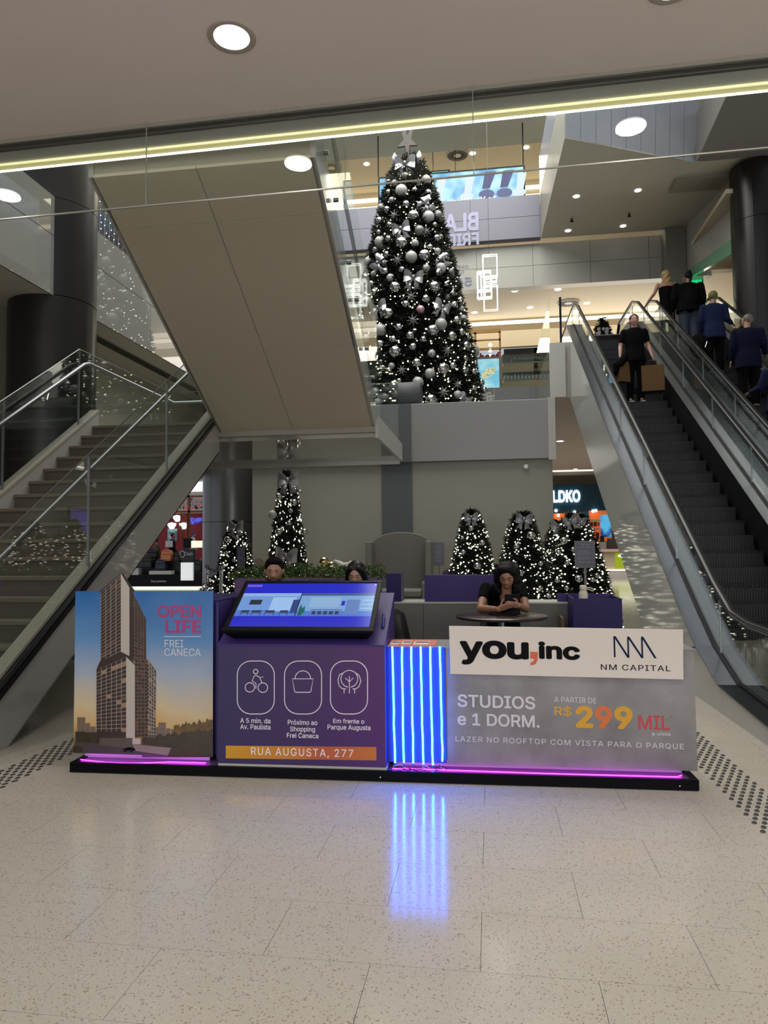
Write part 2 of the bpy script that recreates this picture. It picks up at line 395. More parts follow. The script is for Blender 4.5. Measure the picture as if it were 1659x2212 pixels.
# slot air diffuser in the left soffit
sv = thing('slot_vent', 'long slotted air vent in the left soffit behind the dark column', 'air vent', (-6.35, 12, 5.09))
obj('frame', MB().box(-6.62, 9.9, 5.085, -6.42, 20, 5.1), mat('vent_frame', srgb(110, 108, 100), .5), sv)
for i in range(3): obj('slot', MB().box(-6.60+.06*i, 9.95, 5.08, -6.57+.06*i, 19.9, 5.086), M_black, sv)
sv = thing('slot_vent', 'short slotted air vent in the left soffit in front of the dark column', 'air vent', (-6.35, 6, 5.09))
obj('frame', MB().box(-6.9, 6.0, 5.085, -6.7, 8.35, 5.1), mat('vent_frame', srgb(110, 108, 100), .5), sv)
for i in range(3): obj('slot', MB().box(-6.88+.06*i, 6.05, 5.08, -6.85+.06*i, 8.3, 5.086), M_black, sv)
# lit dark shop front above the left fascia with icicle lights
up = thing('upper_shopfront', 'dark upstairs shop window with hanging strings of lights', 'shopfront', (-6.6, 12, 6.5))
obj('window_wall', MB().box(-6.9, 9.5, 6.5, -6.8, 22, 9.5), M_blackgloss, up)
il = MB(); ilw = MB(); random.seed(4)
for i in range(26):
    y = 10.2+.16*i; z = 8.8
    ilw.tube([(-6.7, y, 9.4), (-6.7, y+.02, 8.2), (-6.7, y-.02, 6.9-.2*random.random())], .006, 3)
    for j in range(22): il.ico((-6.69+random.uniform(-.02, .02), y+random.uniform(-.03, .03), 6.8+.12*j), .012)
o = obj('light_strings', il, mat('tiny_white_light', (1, 1, 1), .5, emit=(1, .97, .9), es=2.2), up); o['kind'] = 'stuff'
obj('string_wires', ilw, mat('grey_wire', srgb(120, 120, 124), .5), up)
obj('lit_opening', MB().box(-6.79, 14.6, 6.5, -6.78, 16.6, 7.5), mat('lit_opening', (.7, .8, .8), .5, emit=(.62, .78, .78), es=.9), up)
def column(name, x, y, r, z0, z1, joints, label, cm=None):
    cm = cm or M_dark
    t = thing(name, label, 'column', (x, y, z0)); zs = [z0]+joints+[z1]
    for a, b in zip(zs, zs[1:]):
        for q in range(2):   # half shells with an open vertical seam
            a0 = -pi/2+.08+q*pi-.5; pts = [(x+r*cos(a0+.005+(pi-.01)*i/24), y+r*sin(a0+.005+(pi-.01)*i/24)) for i in range(25)]
            mb = MB(); mb.add([(p[0], p[1], a+.006) for p in pts]+[(p[0], p[1], b-.006) for p in pts], [(i, i+1, 26+i, 25+i) for i in range(24)])
            obj('cladding_shell', mb, cm, t, True)
    obj('core', MB().cyl(x, y, z0, z1, r-.02, 24), M_black, t)
    return t
column('round_column', -6.33, 9.6, .60, 0, 12.5, [1.9, 5.1, 6.5, 9.5], 'thick dark bronze clad column behind the stairs on the left')
# ================================================================== stairs: lower flight, landing, upper flight
SX0, SX1 = -5.5, -3.8
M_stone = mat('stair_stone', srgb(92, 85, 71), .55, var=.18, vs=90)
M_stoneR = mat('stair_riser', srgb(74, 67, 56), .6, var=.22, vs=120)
M_string = mat('stringer_panel', srgb(150, 148, 145), .05, var=.02, vs=2)
M_curb = mat('curb_stone', srgb(136, 132, 120), .4, var=.08, vs=30)
st = thing('staircase', 'stone staircase rising to a landing on the left between glass balustrades', 'staircase', (-4.6, 4.57, 0))
Y0 = 4.62; TR = .2755; RI = .1811
step = MB().box(SX0, -.02, -.035, SX1, TR+.01, 0); 
for i in range(18):
    z = RI*(i+1); y = Y0+TR*i
    mb = MB().box(SX0, y-.022, z-.04, SX1, y+TR+.01, z)
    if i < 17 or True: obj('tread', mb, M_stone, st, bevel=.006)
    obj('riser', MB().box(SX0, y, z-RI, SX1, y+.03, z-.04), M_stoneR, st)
# stringers: line z = .73+.663*(Y-5.29)
def zs_(y, o=0): return .73+o+.663*(y-5.29)
def par(x0, x1, ya, yb, lo, hi, clip0=True):
    """sloped beam between offsets lo and hi from the stringer line"""
    P = []
    def pt(y, o): return (y, max(0, zs_(y, o)))
    a = [pt(ya, lo), pt(yb, lo), pt(yb, hi), pt(ya, hi)]
    return [[Vector((x, y, z)) for (y, z) in a] for x in (x0, x1)]
yb = 9.45
for (x0, x1, nm) in ((-3.8, -3.7, 'stringer'), (-5.62, -5.5, 'stringer')):
    a = [(4.35, 0), (5.12, 0), (yb, zs_(yb, -.62)), (yb, zs_(yb, 0)), (4.35, zs_(4.35, 0))]
    obj(nm, MB().hexa([Vector((x0, y, z)) for y, z in a], [Vector((x1, y, z)) for y, z in a]), M_string, st)
    obj('curb', MB().hexa(*par(x0-.01, x1+.012, 4.33, yb, 0, .03)), M_curb, st)
obj('glass_channel', MB().hexa(*par(-3.72, -3.675, 4.4, yb, -.07, -.015)), M_steel, st)
obj('glass_channel', MB().hexa(*par(-3.695, -3.672, 4.4, yb, -.15, -.09)), M_blackgloss, st)
obj('joint_gap', MB().hexa(*par(-3.702, -3.698, 5.1, yb-.02, -.635, -.615)), M_black, st)
# soffit under lower flight
a = [(5.12, 0.02), (yb, zs_(yb, -.62)), (yb, zs_(yb, -.55)), (5.12, .09)]
obj('soffit', MB().hexa([Vector((-5.6, y, z)) for y, z in a], [Vector((-3.72, y, z)) for y, z in a]), M_string, st)
ya = [4.35, atx(190, 1200, -3.7).y, atx(360, 950, -3.7).y, yb-.05]
for a, b in zip(ya, ya[1:]):
    obj('glass_panel', MB().hexa(*par(-3.706, -3.694, a+.006, b-.006, -.02, 1.07)), M_glass2, st)
    obj('glass_joint', MB().box(-3.712, b-.008, zs_(b, .02), -3.688, b+.008, zs_(b, 1.06)), M_steel, st)
obj('glass_cap', MB().tube([(-3.7, 4.35, zs_(4.35, 1.075)), (-3.7, yb-.05, zs_(yb-.05, 1.075))], .006, 6), M_steel, st)
obj('handrail', MB().tube([(-3.80, 4.2, zs_(4.3, .83)), (-3.80, 4.4, zs_(4.4, .83)), (-3.80, 9.35, zs_(9.35, .83)), (-3.80, 9.6, zs_(9.4, .83))], .024, 12), M_steel, st, True)
for y in (5.0, 6.3, 7.6, 8.9):
    z = zs_(y, .83); obj('bracket', MB().tube([(-3.71, y, z-.1), (-3.78, y, z-.11), (-3.80, y, z-.02)], .008, 6).tube([(-3.712, y, z-.1), (-3.70, y, z-.1)], .028, 12), M_chrome, st)
yl = [3.0, 5.15, 7.5, 9.02]
for a, b in zip(yl, yl[1:]):
    obj('glass_panel', MB().hexa(*par(-5.556, -5.544, a+.006, b-.006, -.02, 1.07)), M_glass2, st)
    obj('glass_joint', MB().box(-5.562, b-.008, zs_(b, .02), -5.538, b+.008, zs_(b, 1.06)), M_steel, st)
obj('glass_cap', MB().tube([(-5.55, 3.4, zs_(3.4, 1.075)), (-5.55, 9.02, zs_(9.02, 1.075)), (-5.55, 11.9, zs_(9.02, 1.09)), (-1.6, 11.9, zs_(9.02, 1.09))], .007, 6), M_steel, st)
obj('handrail', MB().tube([(-5.45, 3.4, zs_(3.4, .86)), (-5.45, 8.98, zs_(9.0, .86)), (-5.45, 9.1, zs_(9.06, .86)), (-5.45, 11.8, zs_(9.06, .86)), (-1.7, 11.8, zs_(9.06, .86))], .026, 12), M_steel, st, True)
for y in (6.0, 7.0, 8.2): 
    z = zs_(y, .86); obj('bracket', MB().tube([(-5.54, y, z-.1), (-5.47, y, z-.11), (-5.45, y, z-.02)], .008, 6).tube([(-5.54, y, z-.1), (-5.53, y, z-.1)], .028, 12), M_chrome, st)
# landing
ZL = 3.26
ld = thing('stair_landing', 'stair landing slab with polished underside above the small trees', 'landing', (-3.5, 10.5, ZL))
obj('slab', MB().box(-5.62, 9.40, 3.06, -1.5, 11.95, ZL), M_curb, ld)
part_label(obj('polished_soffit', MB().box(-5.62, 9.46, 3.0, -1.5, 12.0, 3.06), mat('polished_soffit', srgb(150, 148, 140), .05, .35, spec=.8, var=.01), ld), 'mirror polished metal underside')
obj('back_trim', MB().box(-5.62, 12.0, 2.93, -1.5, 12.05, 3.30), M_fascia, ld)
obj('side_trim', MB().box(-1.5, 9.40, 2.98, -1.46, 12.05, 3.28), M_fascia, ld)
yy = [9.10, 10.5, 11.9]
for a, b in zip(yy, yy[1:]): obj('glass_panel', MB().box(-5.556, a+.01, ZL, -5.544, b-.01, zs_(9.02, 1.08)), M_glass2, ld)
xx_ = [-5.55, -4.2, -2.9, -1.55]
for a, b in zip(xx_, xx_[1:]): obj('glass_panel', MB().box(a+.01, 11.895, ZL, b-.01, 11.907, zs_(9.02, 1.08)), M_glass2, ld)
obj('glass_panel', MB().box(-1.506, 9.5, ZL, -1.494, 11.85, zs_(9.02, 1.08)), M_glass2, ld)
# upper flight, coming towards the camera: underside from the landing (Y 9.43, z 2.99) to the slab (z 5.1)
uf = thing('upper_stair_flight', 'huge beige underside of the upper stair flight slanting overhead', 'staircase', (-2.6, 9.4, 3.0))
M_under = mat('beige_underside_panel', srgb(172, 164, 144), .55, var=.02, vs=2)
sl_ = .58
def uz(y): return 3.04+sl_*(9.55-y)
UX0, UX1 = -3.68, -1.52
core = [(9.43, uz(9.43)+.03), (6.14, uz(6.14)+.03), (6.14, uz(6.14)+.40), (9.43, uz(9.43)+.30)]
obj('core', MB().hexa([Vector((UX0+.02, y, z)) for y, z in core], [Vector((UX1-.02, y, z)) for y, z in core]), M_curb, uf)
seams_y = [9.54, 8.15, 6.62, 6.13]
xm = -2.63
for a, b in zip(seams_y, seams_y[1:]):
    for x0, x1 in ((UX0, xm), (xm, UX1)):
        p = [(x0+.003, a-.003), (x1-.003, a-.003), (x1-.003, b+.003), (x0+.003, b+.003)]
        obj('soffit_panel', MB().hexa([Vector((x, y, uz(y))) for x, y in p], [Vector((x, y, uz(y)+.03)) for x, y in p]), M_under, uf)
for x0, x1 in ((UX1-.03, UX1+.02), (UX0-.02, UX0+.03)):
    p = [(9.54, uz(9.54)-.0), (6.13, uz(6.13)), (6.13, uz(6.13)+.5), (9.54, uz(9.54)+.36)]
    obj('side_panel', MB().hexa([Vector((x0, y, z)) for y, z in p], [Vector((x1, y, z)) for y, z in p]), M_string, uf)
gy = [9.40, 8.3, 7.2, 6.14]
for X in (UX1+.05, UX0-.05):
    for a, b in zip(gy, gy[1:]):
        p = [(a-.008, uz(a)+.1), (b+.008, uz(b)+.1), (b+.008, uz(b)+1.45), (a-.008, uz(a)+1.45)]
        obj('glass_panel', MB().hexa([Vector((X-.006, y, z)) for y, z in p], [Vector((X+.006, y, z)) for y, z in p]), M_glass3, uf)
        for f_ in (.35, .75):
            yb_ = a+(b-a)*f_
            obj('glass_fixing', MB().tube([(X-.02, yb_, uz(yb_)+.35), (X+.03, yb_, uz(yb_)+.35)], .022, 10), M_steel, uf)
    obj('handrail', MB().tube([(X-.08*(1 if X > -2 else -1), 9.4, uz(9.4)+1.28), (X-.08*(1 if X > -2 else -1), 6.2, uz(6.2)+1.28)], .024, 8), M_steel, uf, True)
# ================================================================== escalators (own frame: u right, v away, yaw .01)
EO = Vector((2.02, 6.5, 0)); EM = rotz(.01, EO)
SLO = .636
M_truss = mat('escalator_cladding', srgb(172, 174, 172), .10, var=.02, spec=.35)
M_deck = mat('escalator_deck_steel', (.085, .095, .115), .24, .9, vs=15)
M_decklight = mat('escalator_inner_deck', (.17, .18, .19), .34, .85)
M_rail = mat('handrail_rubber', (.010, .010, .010), .34, spec=.35)
M_stepm = mat('escalator_step', (.020, .020, .022), .40, .4, var=.2, vs=40)
M_step2 = mat('escalator_rib', (.05, .05, .055), .35, .5)
def step_line(v): return .58+SLO*(v-1.75)     # nosing height along the run
def make_steps():
    mb = MB(); W = 1.03; d = .315; h = .2
    mb.box(0, .012, -h, W, .03, 0).box(0, 0, -.03, W, d, 0)
    n = 34
    for i in range(n):
        x = W*(i+.25)/n; mb.box(x, .0, -h+.01, x+W/n*.5, .012, -.004)
        mb.quad((x, 0, .006), (x+W/n*.5, 0, .006), (x+W/n*.5, d, .006), (x, d, .006))
    return mb.mesh('step', M_stepm)
stepmesh = make_steps()
def curve_profile(lo):      # handrail-like line with rounded foot and head
    pass
def escalator(u0, label, outer_left=True, width=1.9, ptop=None):
    t = thing('escalator', label, 'escalator', tuple(EM @ Vector((u0, -1.2, 0))))
    ul, ur = u0+.36, u0+1.40      # steps between
    # outer side cladding: profile polygon
    low = [(-2.6, 0), (2.8, 0), (11.4, step_line(11.4)-1.55), (13.2, step_line(11.2)-1.5)]
    zt = step_line(11.2)
    def deck(v):
        if v < -.7: return .16
        if v < .39: return .16+.09*(v+.7)/1.09
        if v < 1.07: return .25+.26*(v-.39)/.68
        if v < 1.59: return .51+.31*(v-1.07)/.52
        z = .82+SLO*(v-1.59)
        return min(z, zt+.30)
    vs_ = [-2.6, -.7, 0, .39, .7, 1.07, 1.3, 1.59, 2.2] + [3+1.0*i for i in range(8)] + [10.8, 11.1, 11.6, 13.2]
    def lowz(v):
        if v < 2.8: return 0
        if v < 11.4: return .63*(v-2.8)
        return .63*8.6+0*(v-11.4)
    for side, x0, x1 in (('left', u0, u0+.03), ('right', u0+1.74, u0+1.77)):
        segs = [-2.6, -.9, .35, 1.9, 3.6, 5.4, 7.2, 9.0, 10.8, 13.2] if outer_left or side == 'right' else [-2.6, 13.2]
        for a, b in zip(segs, segs[1:]):
            vv = [a+.003]+[v for v in vs_ if a < v < b]+([2.8] if a < 2.8 < b else [])+([11.4] if a < 11.4 < b else [])+[b-.003]
            vv = sorted(set(vv))
            top = [(v, deck(v)-.01) for v in vv]; bot = [(v, lowz(v)) for v in reversed(vv)]
            mb = MB(EM)
            n = len(vv)
            A = [Vector((x0, v, z)) for v, z in top]; B = [Vector((x0, v, z)) for v, z in reversed(bot)]
            A2 = [p+Vector((x1-x0, 0, 0)) for p in A]; B2 = [p+Vector((x1-x0, 0, 0)) for p in B]
            for i in range(n-1):
                mb.quad(A[i], A[i+1], B[i+1], B[i]); mb.quad(A2[i], A2[i+1], B2[i+1], B2[i])
                mb.quad(A[i], A[i+1], A2[i+1], A2[i]); mb.quad(B[i], B[i+1], B2[i+1], B2[i])
            mb.quad(A[0], B[0], B2[0], A2[0]); mb.quad(A[-1], B[-1], B2[-1], A2[-1])
            obj('side_cladding', mb, M_truss, t)
    mb = MB(EM)
    mb.hexa([Vector((u0+.03, 2.8, 0)), Vector((u0+1.74, 2.8, 0)), Vector((u0+1.74, 11.4, .63*8.6)), Vector((u0+.03, 11.4, .63*8.6))],
            [Vector((u0+.03, 2.8, .04)), Vector((u0+1.74, 2.8, .04)), Vector((u0+1.74, 11.4, .63*8.6+.04)), Vector((u0+.03, 11.4, .63*8.6+.04))])
    obj('underside', mb, M_truss, t)
    # decks beside the glass
    def strip(nm, x0, x1, off, m, off2=None, th=.012, va=-2.6, vb=13.2):
        mb = MB(EM); vv = [v for v in vs_ if va <= v <= vb]
        P = [[Vector((x0, v, deck(v)+off)), Vector((x1, v, deck(v)+(off if off2 is None else off2)))] for v in vv]
        for a, b in zip(P, P[1:]):
            mb.quad(a[0], a[1], b[1], b[0]); mb.quad(*[p-Vector((0, 0, th)) for p in (a[0], b[0], b[1], a[1])])
            mb.quad(a[0], b[0], b[0]-Vector((0, 0, th)), a[0]-Vector((0, 0, th))); mb.quad(a[1], b[1], b[1]-Vector((0, 0, th)), a[1]-Vector((0, 0, th)))
        return obj(nm, mb, m, t)
    for s in (0, 1):
        X = (lambda q: u0+q) if s == 0 else (lambda q: u0+1.77-q)
        strip('outer_deck', min(X(-.02), X(.15)), max(X(-.02), X(.15)), 0, M_deck)
        strip('glass_gasket', min(X(.15), X(.19)), max(X(.15), X(.19)), .018, M_black, th=.03)
        strip('inner_deck', min(X(.19), X(.33)), max(X(.19), X(.33)), .0, M_decklight)
        # skirt panel going down to the steps
        mb = MB(EM); vv = vs_
        for a, b in zip(vv, vv[1:]):
            mb.quad((X(.34), a, deck(a)), (X(.34), b, deck(b)), (X(.34), b, deck(b)-.55), (X(.34), a, deck(a)-.55))
        obj('skirt', mb, M_black, t)
        # glass panels
        g = [-2.2, -.6, .9, 2.4, 4.0, 5.6, 7.2, 8.8, 10.2, 11.4, 13.0]
        def hr(v):
            if v < .2: return .80+.02*max(0, v+.5)
            if v < .62: return .82+.06*(v-.2)/.42
            if v < 1.1: return .88+.25*(v-.62)/.48
            if v < 10.6: return 1.13+SLO*(v-1.1)
            if v < 11.2: return 1.13+SLO*9.5+.22*(v-10.6)/.6
            return 1.13+SLO*9.5+.22
        for a, b in zip(g, g[1:]):
            vv = sorted(set([a+.006]+[v for v in (-.5, .2, .62, 1.1, 1.6, 10.6, 11.2) if a < v < b]+[b-.006]))
            mb = MB(EM); lo = [Vector((X(.17), v, deck(v)-.01)) for v in vv]; hi = [Vector((X(.17), v, hr(v)-.05)) for v in vv]
            dx = Vector((.010, 0, 0)); mb.hexa(lo+hi[::-1], [p+dx for p in lo+hi[::-1]])
            obj('glass_panel', mb, M_glass2, t)
            if b < 12.9: obj('glass_joint', MB(EM).box(X(.17)-.004, b-.004, deck(b)+.01, X(.17)+.014, b+.004, hr(b)-.05), M_steel, t)
        path = [(-2.35, .30), (-2.5, .45), (-2.52, .62), (-2.4, .76), (-2.1, .80)] + [(v, hr(v)) for v in (-1.0, -.5, .2, .4, .62, .8, .95, 1.1, 1.4, 3, 6, 9, 10.3, 10.6, 10.8, 11.0, 11.2, 11.5, 12.9)] + [(13.1, 7.2), (13.2, 6.95), (13.1, 6.7)]
        obj('handrail', MB(EM).tube([(X(.20), v, z) for v, z in path], [(.04, .022)]*len(path), 12), M_rail, t, True)
        obj('rail_profile', MB(EM).tube([(X(.20), v, z-.032) for v, z in path[5:-3]], .016, 8), M_steel, t, True)
    # steps
    v = 1.2; k = 0
    while v < 11.1:
        z = step_line(v)
        o = bpy.data.objects.new('step', stepmesh); C.objects.link(o); o.parent = t
        o.matrix_parent_inverse = Matrix.Translation(-world_loc(t)); o.matrix_basis = EM @ Matrix.Translation((ul, v, z)); v += .2/SLO; k += 1
    for (v, z) in ((.885, .17), (.57, .06), (.255, .015), (-.06, .012)):
        o = bpy.data.objects.new('step', stepmesh); C.objects.link(o); o.parent = t
        o.matrix_parent_inverse = Matrix.Translation(-world_loc(t)); o.matrix_basis = EM @ Matrix.Translation((ul, v, z if z > .1 else z))
    obj('comb_plate', MB(EM).box(ul, -1.6, .0, ur, -.06, .012), M_decklight, t)
    obj('comb_plate', MB(EM).box(ul, 11.1, step_line(11.2)-.02, ur, 13.2, step_line(11.2)), M_decklight, t)
    return t
e1 = escalator(0, 'left black escalator with glass sides, the woman in black rides down')
e2 = escalator(1.78, 'right escalator carrying several people upwards past the dark column')
# warning plate on the inner deck
wp = MB(EM)
p0 = 3.7
def dz(v): return .82+SLO*(v-1.59)
wp.hexa([Vector((1.585, p0, dz(p0)+.003)), Vector((1.665, p0, dz(p0)+.003)), Vector((1.665, p0+.42, dz(p0+.42)+.003)), Vector((1.585, p0+.42, dz(p0+.42)+.003))],
        [Vector((1.585, p0, dz(p0)+.006)), Vector((1.665, p0, dz(p0)+.006)), Vector((1.665, p0+.42, dz(p0+.42)+.006)), Vector((1.585, p0+.42, dz(p0+.42)+.006))])
part_label(obj('warning_sticker', wp, mat('sticker', srgb(170, 170, 165), .5), e1), 'pale sticker with warning signs on the steel deck')
# ================================================================== upper slabs at the right and far away
M_bulk = mat('bulkhead_panel', srgb(176, 176, 168), .35, var=.02, vs=2)
M_beigelit = mat('hall_ceiling', srgb(214, 204, 184), .6, var=.02)
# level 2 slab: right and far side
s2 = struct('trim_3', MB().box(1.58, 17.6, 5.1, 9, 34, 6.40).box(-12, 22.6, 5.1, 1.58, 34, 6.40), mat('slab_plaster', srgb(186, 178, 170), .6))
struct('floor_upper', MB().box(1.58, 17.6, 6.40, 9, 30, 6.45).box(-12, 22.6, 6.40, 1.58, 30, 6.45), mat('upper_floor', srgb(190, 182, 168), .2))
fa2 = struct('trim_4', MB().box(-12, 22.5, 5.1, 1.5, 22.6, 6.5), M_wallglossy)
obj('end_panel', MB().box(1.48, 17.5, 5.1, 1.85, 17.6, 6.42), M_fascia, fa2); obj('side_panel', MB().box(1.48, 17.6, 5.1, 1.55, 22.5, 6.42), M_wallglossy, fa2)
for i in range(8): obj('fascia_panel', MB().box(-11.5+1.6*i, 22.47, 5.12, -11.5+1.6*i+1.59, 22.5, 6.44), M_wallglossy, fa2)
gb = thing('glass_parapet', 'upstairs glass parapet beside the escalator head with a black post', 'parapet', (1.5, 17.6, 6.45))
obj('glass_panel', MB().box(1.50, 17.65, 6.45, 1.51, 20, 7.5), M_glass2, gb); obj('glass_panel', MB().box(1.50, 20.02, 6.45, 1.51, 22.5, 7.5), M_glass2, gb)
obj('post', MB().box(1.74, 17.55, 6.3, 1.79, 17.6, 7.55), M_black, gb)
gb = thing('glass_parapet', 'long clear glass parapet in front of the upstairs shops', 'parapet', (-5, 22.5, 6.45))
for i in range(7): obj('glass_panel', MB().box(-11.5+1.85*i, 22.52, 6.45, -11.5+1.85*i+1.84, 22.53, 7.5), M_glass2, gb)
# level 3 slab: soffit z 9.95
poly = [(1.5, 19.7), (1.656, 14.8), (4.636, 16.27), (9, 16.27), (9, 19.7)]
struct('ceiling_upper_right', MB().slab([(x, y, 9.95) for x, y in poly], (0, 0, 1.25)), M_ceil2)
sp_ = struct('trim_5', MB().slab([(1.5, 19.7, 9.96), (1.656, 14.8, 9.96), (1.68, 14.86, 9.96), (1.54, 19.7, 9.96)], (0, 0, 2.3)), mat('lilac_panel', srgb(150, 152, 170), .15, spec=.6))
# polished slatted fascia along the slanted edge
p = Vector((1.66, 14.78, 0)); q = Vector((4.64, 16.25, 0)); nn = 9
M_pol = mat('polished_metal_panel', (.62, .65, .76), .22, .55, var=.03)
pf = thing('polished_fascia', 'mirror polished metal panels of the slanted upstairs edge at upper right', 'wall cladding', (3.1, 15.5, 9.95))
for i in range(nn):
    a = p.lerp(q, (i+.012)/nn); b = p.lerp(q, (i+.988)/nn)
    obj('panel', MB().hexa([Vector((a.x, a.y, 9.93)), Vector((b.x, b.y, 9.93)), Vector((b.x, b.y+.03, 9.93)), Vector((a.x, a.y+.03, 9.93))],
        [Vector((a.x, a.y-.62, 12.9)), Vector((b.x, b.y-.62, 12.9)), Vector((b.x, b.y-.57, 12.9)), Vector((a.x, a.y-.57, 12.9))]), M_pol, pf)
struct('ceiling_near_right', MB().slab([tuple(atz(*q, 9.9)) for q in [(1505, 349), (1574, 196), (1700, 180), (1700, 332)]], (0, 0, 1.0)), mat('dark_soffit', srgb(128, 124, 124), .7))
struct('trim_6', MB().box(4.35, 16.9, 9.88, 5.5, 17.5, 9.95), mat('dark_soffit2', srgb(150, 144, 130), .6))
for i, (px, py) in enumerate([(1245, 424), (1378, 411), (1227, 498), (1346, 488)]):
    P = atz(px, py, 9.95)
    downlight(P.x, P.y, 9.945, .075, ['left one of the front pair of downlights above the escalators', 'right one of the front pair of downlights above the escalators', 'left one of the rear pair of downlights above the escalators', 'right one of the rear pair of downlights above the escalators'][i], 'downlights above the escalators', 0, False)
for (px, py) in [(1235, 472), (1359, 461)]:
    P = atz(px, py, 9.95); tag(obj('sprinkler', MB().cyl(0, 0, -.07, 0, .02, 8).cyl(0, 0, -.08, -.07, .05, 10), M_black, loc=(P.x, P.y, 9.95)), 'small dark fire sprinkler in the soffit above the escalators', 'sprinkler', 'ceiling sprinklers')
# bulkhead wall Y=20, z 8.9..9.95, panels; far fascia with the mirrored sale lettering
bw = struct('wall_bulkhead', MB().box(-8, 20.04, 8.75, 6.0, 20.3, 9.95), M_bulk)
for i in range(9):
    for (a, b) in ((8.75, 9.33), (9.34, 9.945)): obj('wall_panel', MB().box(-8+1.55*i, 20.0, a, -8+1.55*i+1.54, 20.04, b), M_bulk, bw)
ff = struct('wall_far_fascia', MB().box(-8, 19.75, 10.0, 1.5, 19.95, 11.2), mat('lilac_fascia', srgb(104, 105, 120), .3, var=.02))
for i in range(5): obj('fascia_panel', MB().box(-8+1.9*i, 19.7, 10.0, -8+1.9*i+1.89, 19.75, 10.6), mat('lilac_fascia', (0, 0, 0)), ff); obj('fascia_panel', MB().box(-8+1.9*i, 19.7, 10.61, -8+1.9*i+1.89, 19.75, 11.2), mat('lilac_fascia', (0, 0, 0)), ff)
I4 = Matrix.Translation((0, 19.69, 0)); M_lil = mat('lilac_letter', srgb(150, 152, 182), .5, var=0)
t = thing('sale_lettering', 'mirrored lilac sale lettering on the far upstairs fascia', 'sign', (-.7, 19.7, 10.3))
text_on('lettering', 'BLAC', M_lil, I4, -1.50, -.18, 10.30, 10.84, t, bold=.03, mirror=True)
text_on('lettering', 'FRIDA', M_lil, I4, -1.36, -.18, 9.90, 10.25, t, bold=.03, mirror=True)
I5 = Matrix.Translation((0, 19.99, 0))
t = thing('sale_lettering', 'faint mirrored discount lettering on the grey panels below', 'sign', (-.7, 20, 9.2)); M_lil2 = mat('lilac_letter_dim', srgb(138, 140, 164), .5, var=0)
text_on('lettering', 'DESCONTOS', M_lil2, I5, -1.45, -.50, 9.38, 9.46, t, mirror=True)
text_on('lettering', 'DE A', M_lil2, I5, -.95, -.62, 9.24, 9.32, t, mirror=True)
text_on('lettering', '50%', M_lil2, I5, -1.25, -.40, 8.86, 9.12, t, bold=.02, mirror=True)
# far level 3: screen, ceiling coves
sc3 = thing('led_screen', 'wide bright video screen upstairs showing legs and shoes', 'screen', (-.85, 20, 11.4))
A = aty(820, 388, 20); B = aty(1130, 360, 20); Cc = aty(1130, 428, 20); D_ = aty(820, 448, 20)
obj('bezel', MB().box(A.x-.05, 20.02, 11.2, B.x+.05, 20.12, B.z+.06), M_black, sc3)
def screen_mat():
    m = bpy.data.materials.new('screen_picture'); m.use_nodes = True; n = m.node_tree.nodes; L = m.node_tree.links; p = n['Principled BSDF']
    tc = n.new('ShaderNodeTexCoord'); nz = n.new('ShaderNodeTexNoise'); nz.inputs['Scale'].default_value = 1.6; nz.inputs['Detail'].default_value = 2
    L.new(tc.outputs['Object'], nz.inputs['Vector']); r = n.new('ShaderNodeValToRGB'); e = r.color_ramp.elements
    e[0].position = .35; e[0].color = (*srgb(74, 150, 206), 1); e[1].position = .62; e[1].color = (*srgb(176, 228, 240), 1)
    L.new(nz.outputs['Fac'], r.inputs[0]); L.new(r.outputs[0], p.inputs['Emission Color']); p.inputs['Emission Strength'].default_value = 1.25; p.inputs['Base Color'].default_value = (0, 0, 0, 1)
    return m
obj('picture', MB().box(A.x, 20.0, 11.22, B.x, 20.02, B.z), screen_mat(), sc3)
M_jean = mat('picture_dark_blue', (0, 0, 0), .5, emit=srgb(38, 48, 118), es=1.0); M_shoe = mat('picture_shoe', (0, 0, 0), .5, emit=srgb(70, 84, 140), es=1); M_shoew = mat('picture_pale', (0, 0, 0), .5, emit=srgb(214, 234, 244), es=1); M_leaf_p = mat('picture_green', (0, 0, 0), .5, emit=srgb(60, 110, 110), es=1)
mb = MB(); mb2 = MB(); mb3 = MB()
for (x, w) in ((.05, .17), (.55, .17)):
    mb.quad((x-w*.9+.12, 19.99, 12.1), (x+w*.9+.12, 19.99, 12.1), (x+w*.55, 19.99, 11.62), (x-w*.7, 19.99, 11.62))
    mb2.add([(x+.22*cos(a), 19.985, 11.46+.14*sin(a)) for a in [2*pi*i/14 for i in range(14)]], [tuple(range(14))])
for x in (-.5, .95, -1.3):
    m_ = MB().add([(x+.2*cos(a), 19.985, 11.44+.11*sin(a)) for a in [2*pi*i/14 for i in range(14)]], [tuple(range(14))]); m_.quad((x-.02, 19.984, 12.0), (x+.22, 19.984, 12.0), (x+.12, 19.984, 11.5), (x-.08, 19.984, 11.5)); obj('picture_pale_shoe', m_, M_shoew, sc3)
obj('picture_trousers', mb, M_jean, sc3); obj('picture_shoes', mb2, M_shoe, sc3)
text_on('lettering', 'As You Work', mat('picture_white', (0, 0, 0), .5, emit=(1, 1, 1), es=1), Matrix.Translation((0, 19.98, 0)), -1.0, .35, 11.22, 11.40, sc3, bold=.02, mirror=True)
for px in (817, 1130):
    P = aty(px, 340, 20.1); tag(obj('hanging_rod', MB().tube([(P.x, 20.1, 12.3), (P.x, 20.1, 13.52)], .02, 6), M_black), 'black rod holding the %s corner of the upstairs screen' % ('left' if px < 900 else 'right'), 'rod')
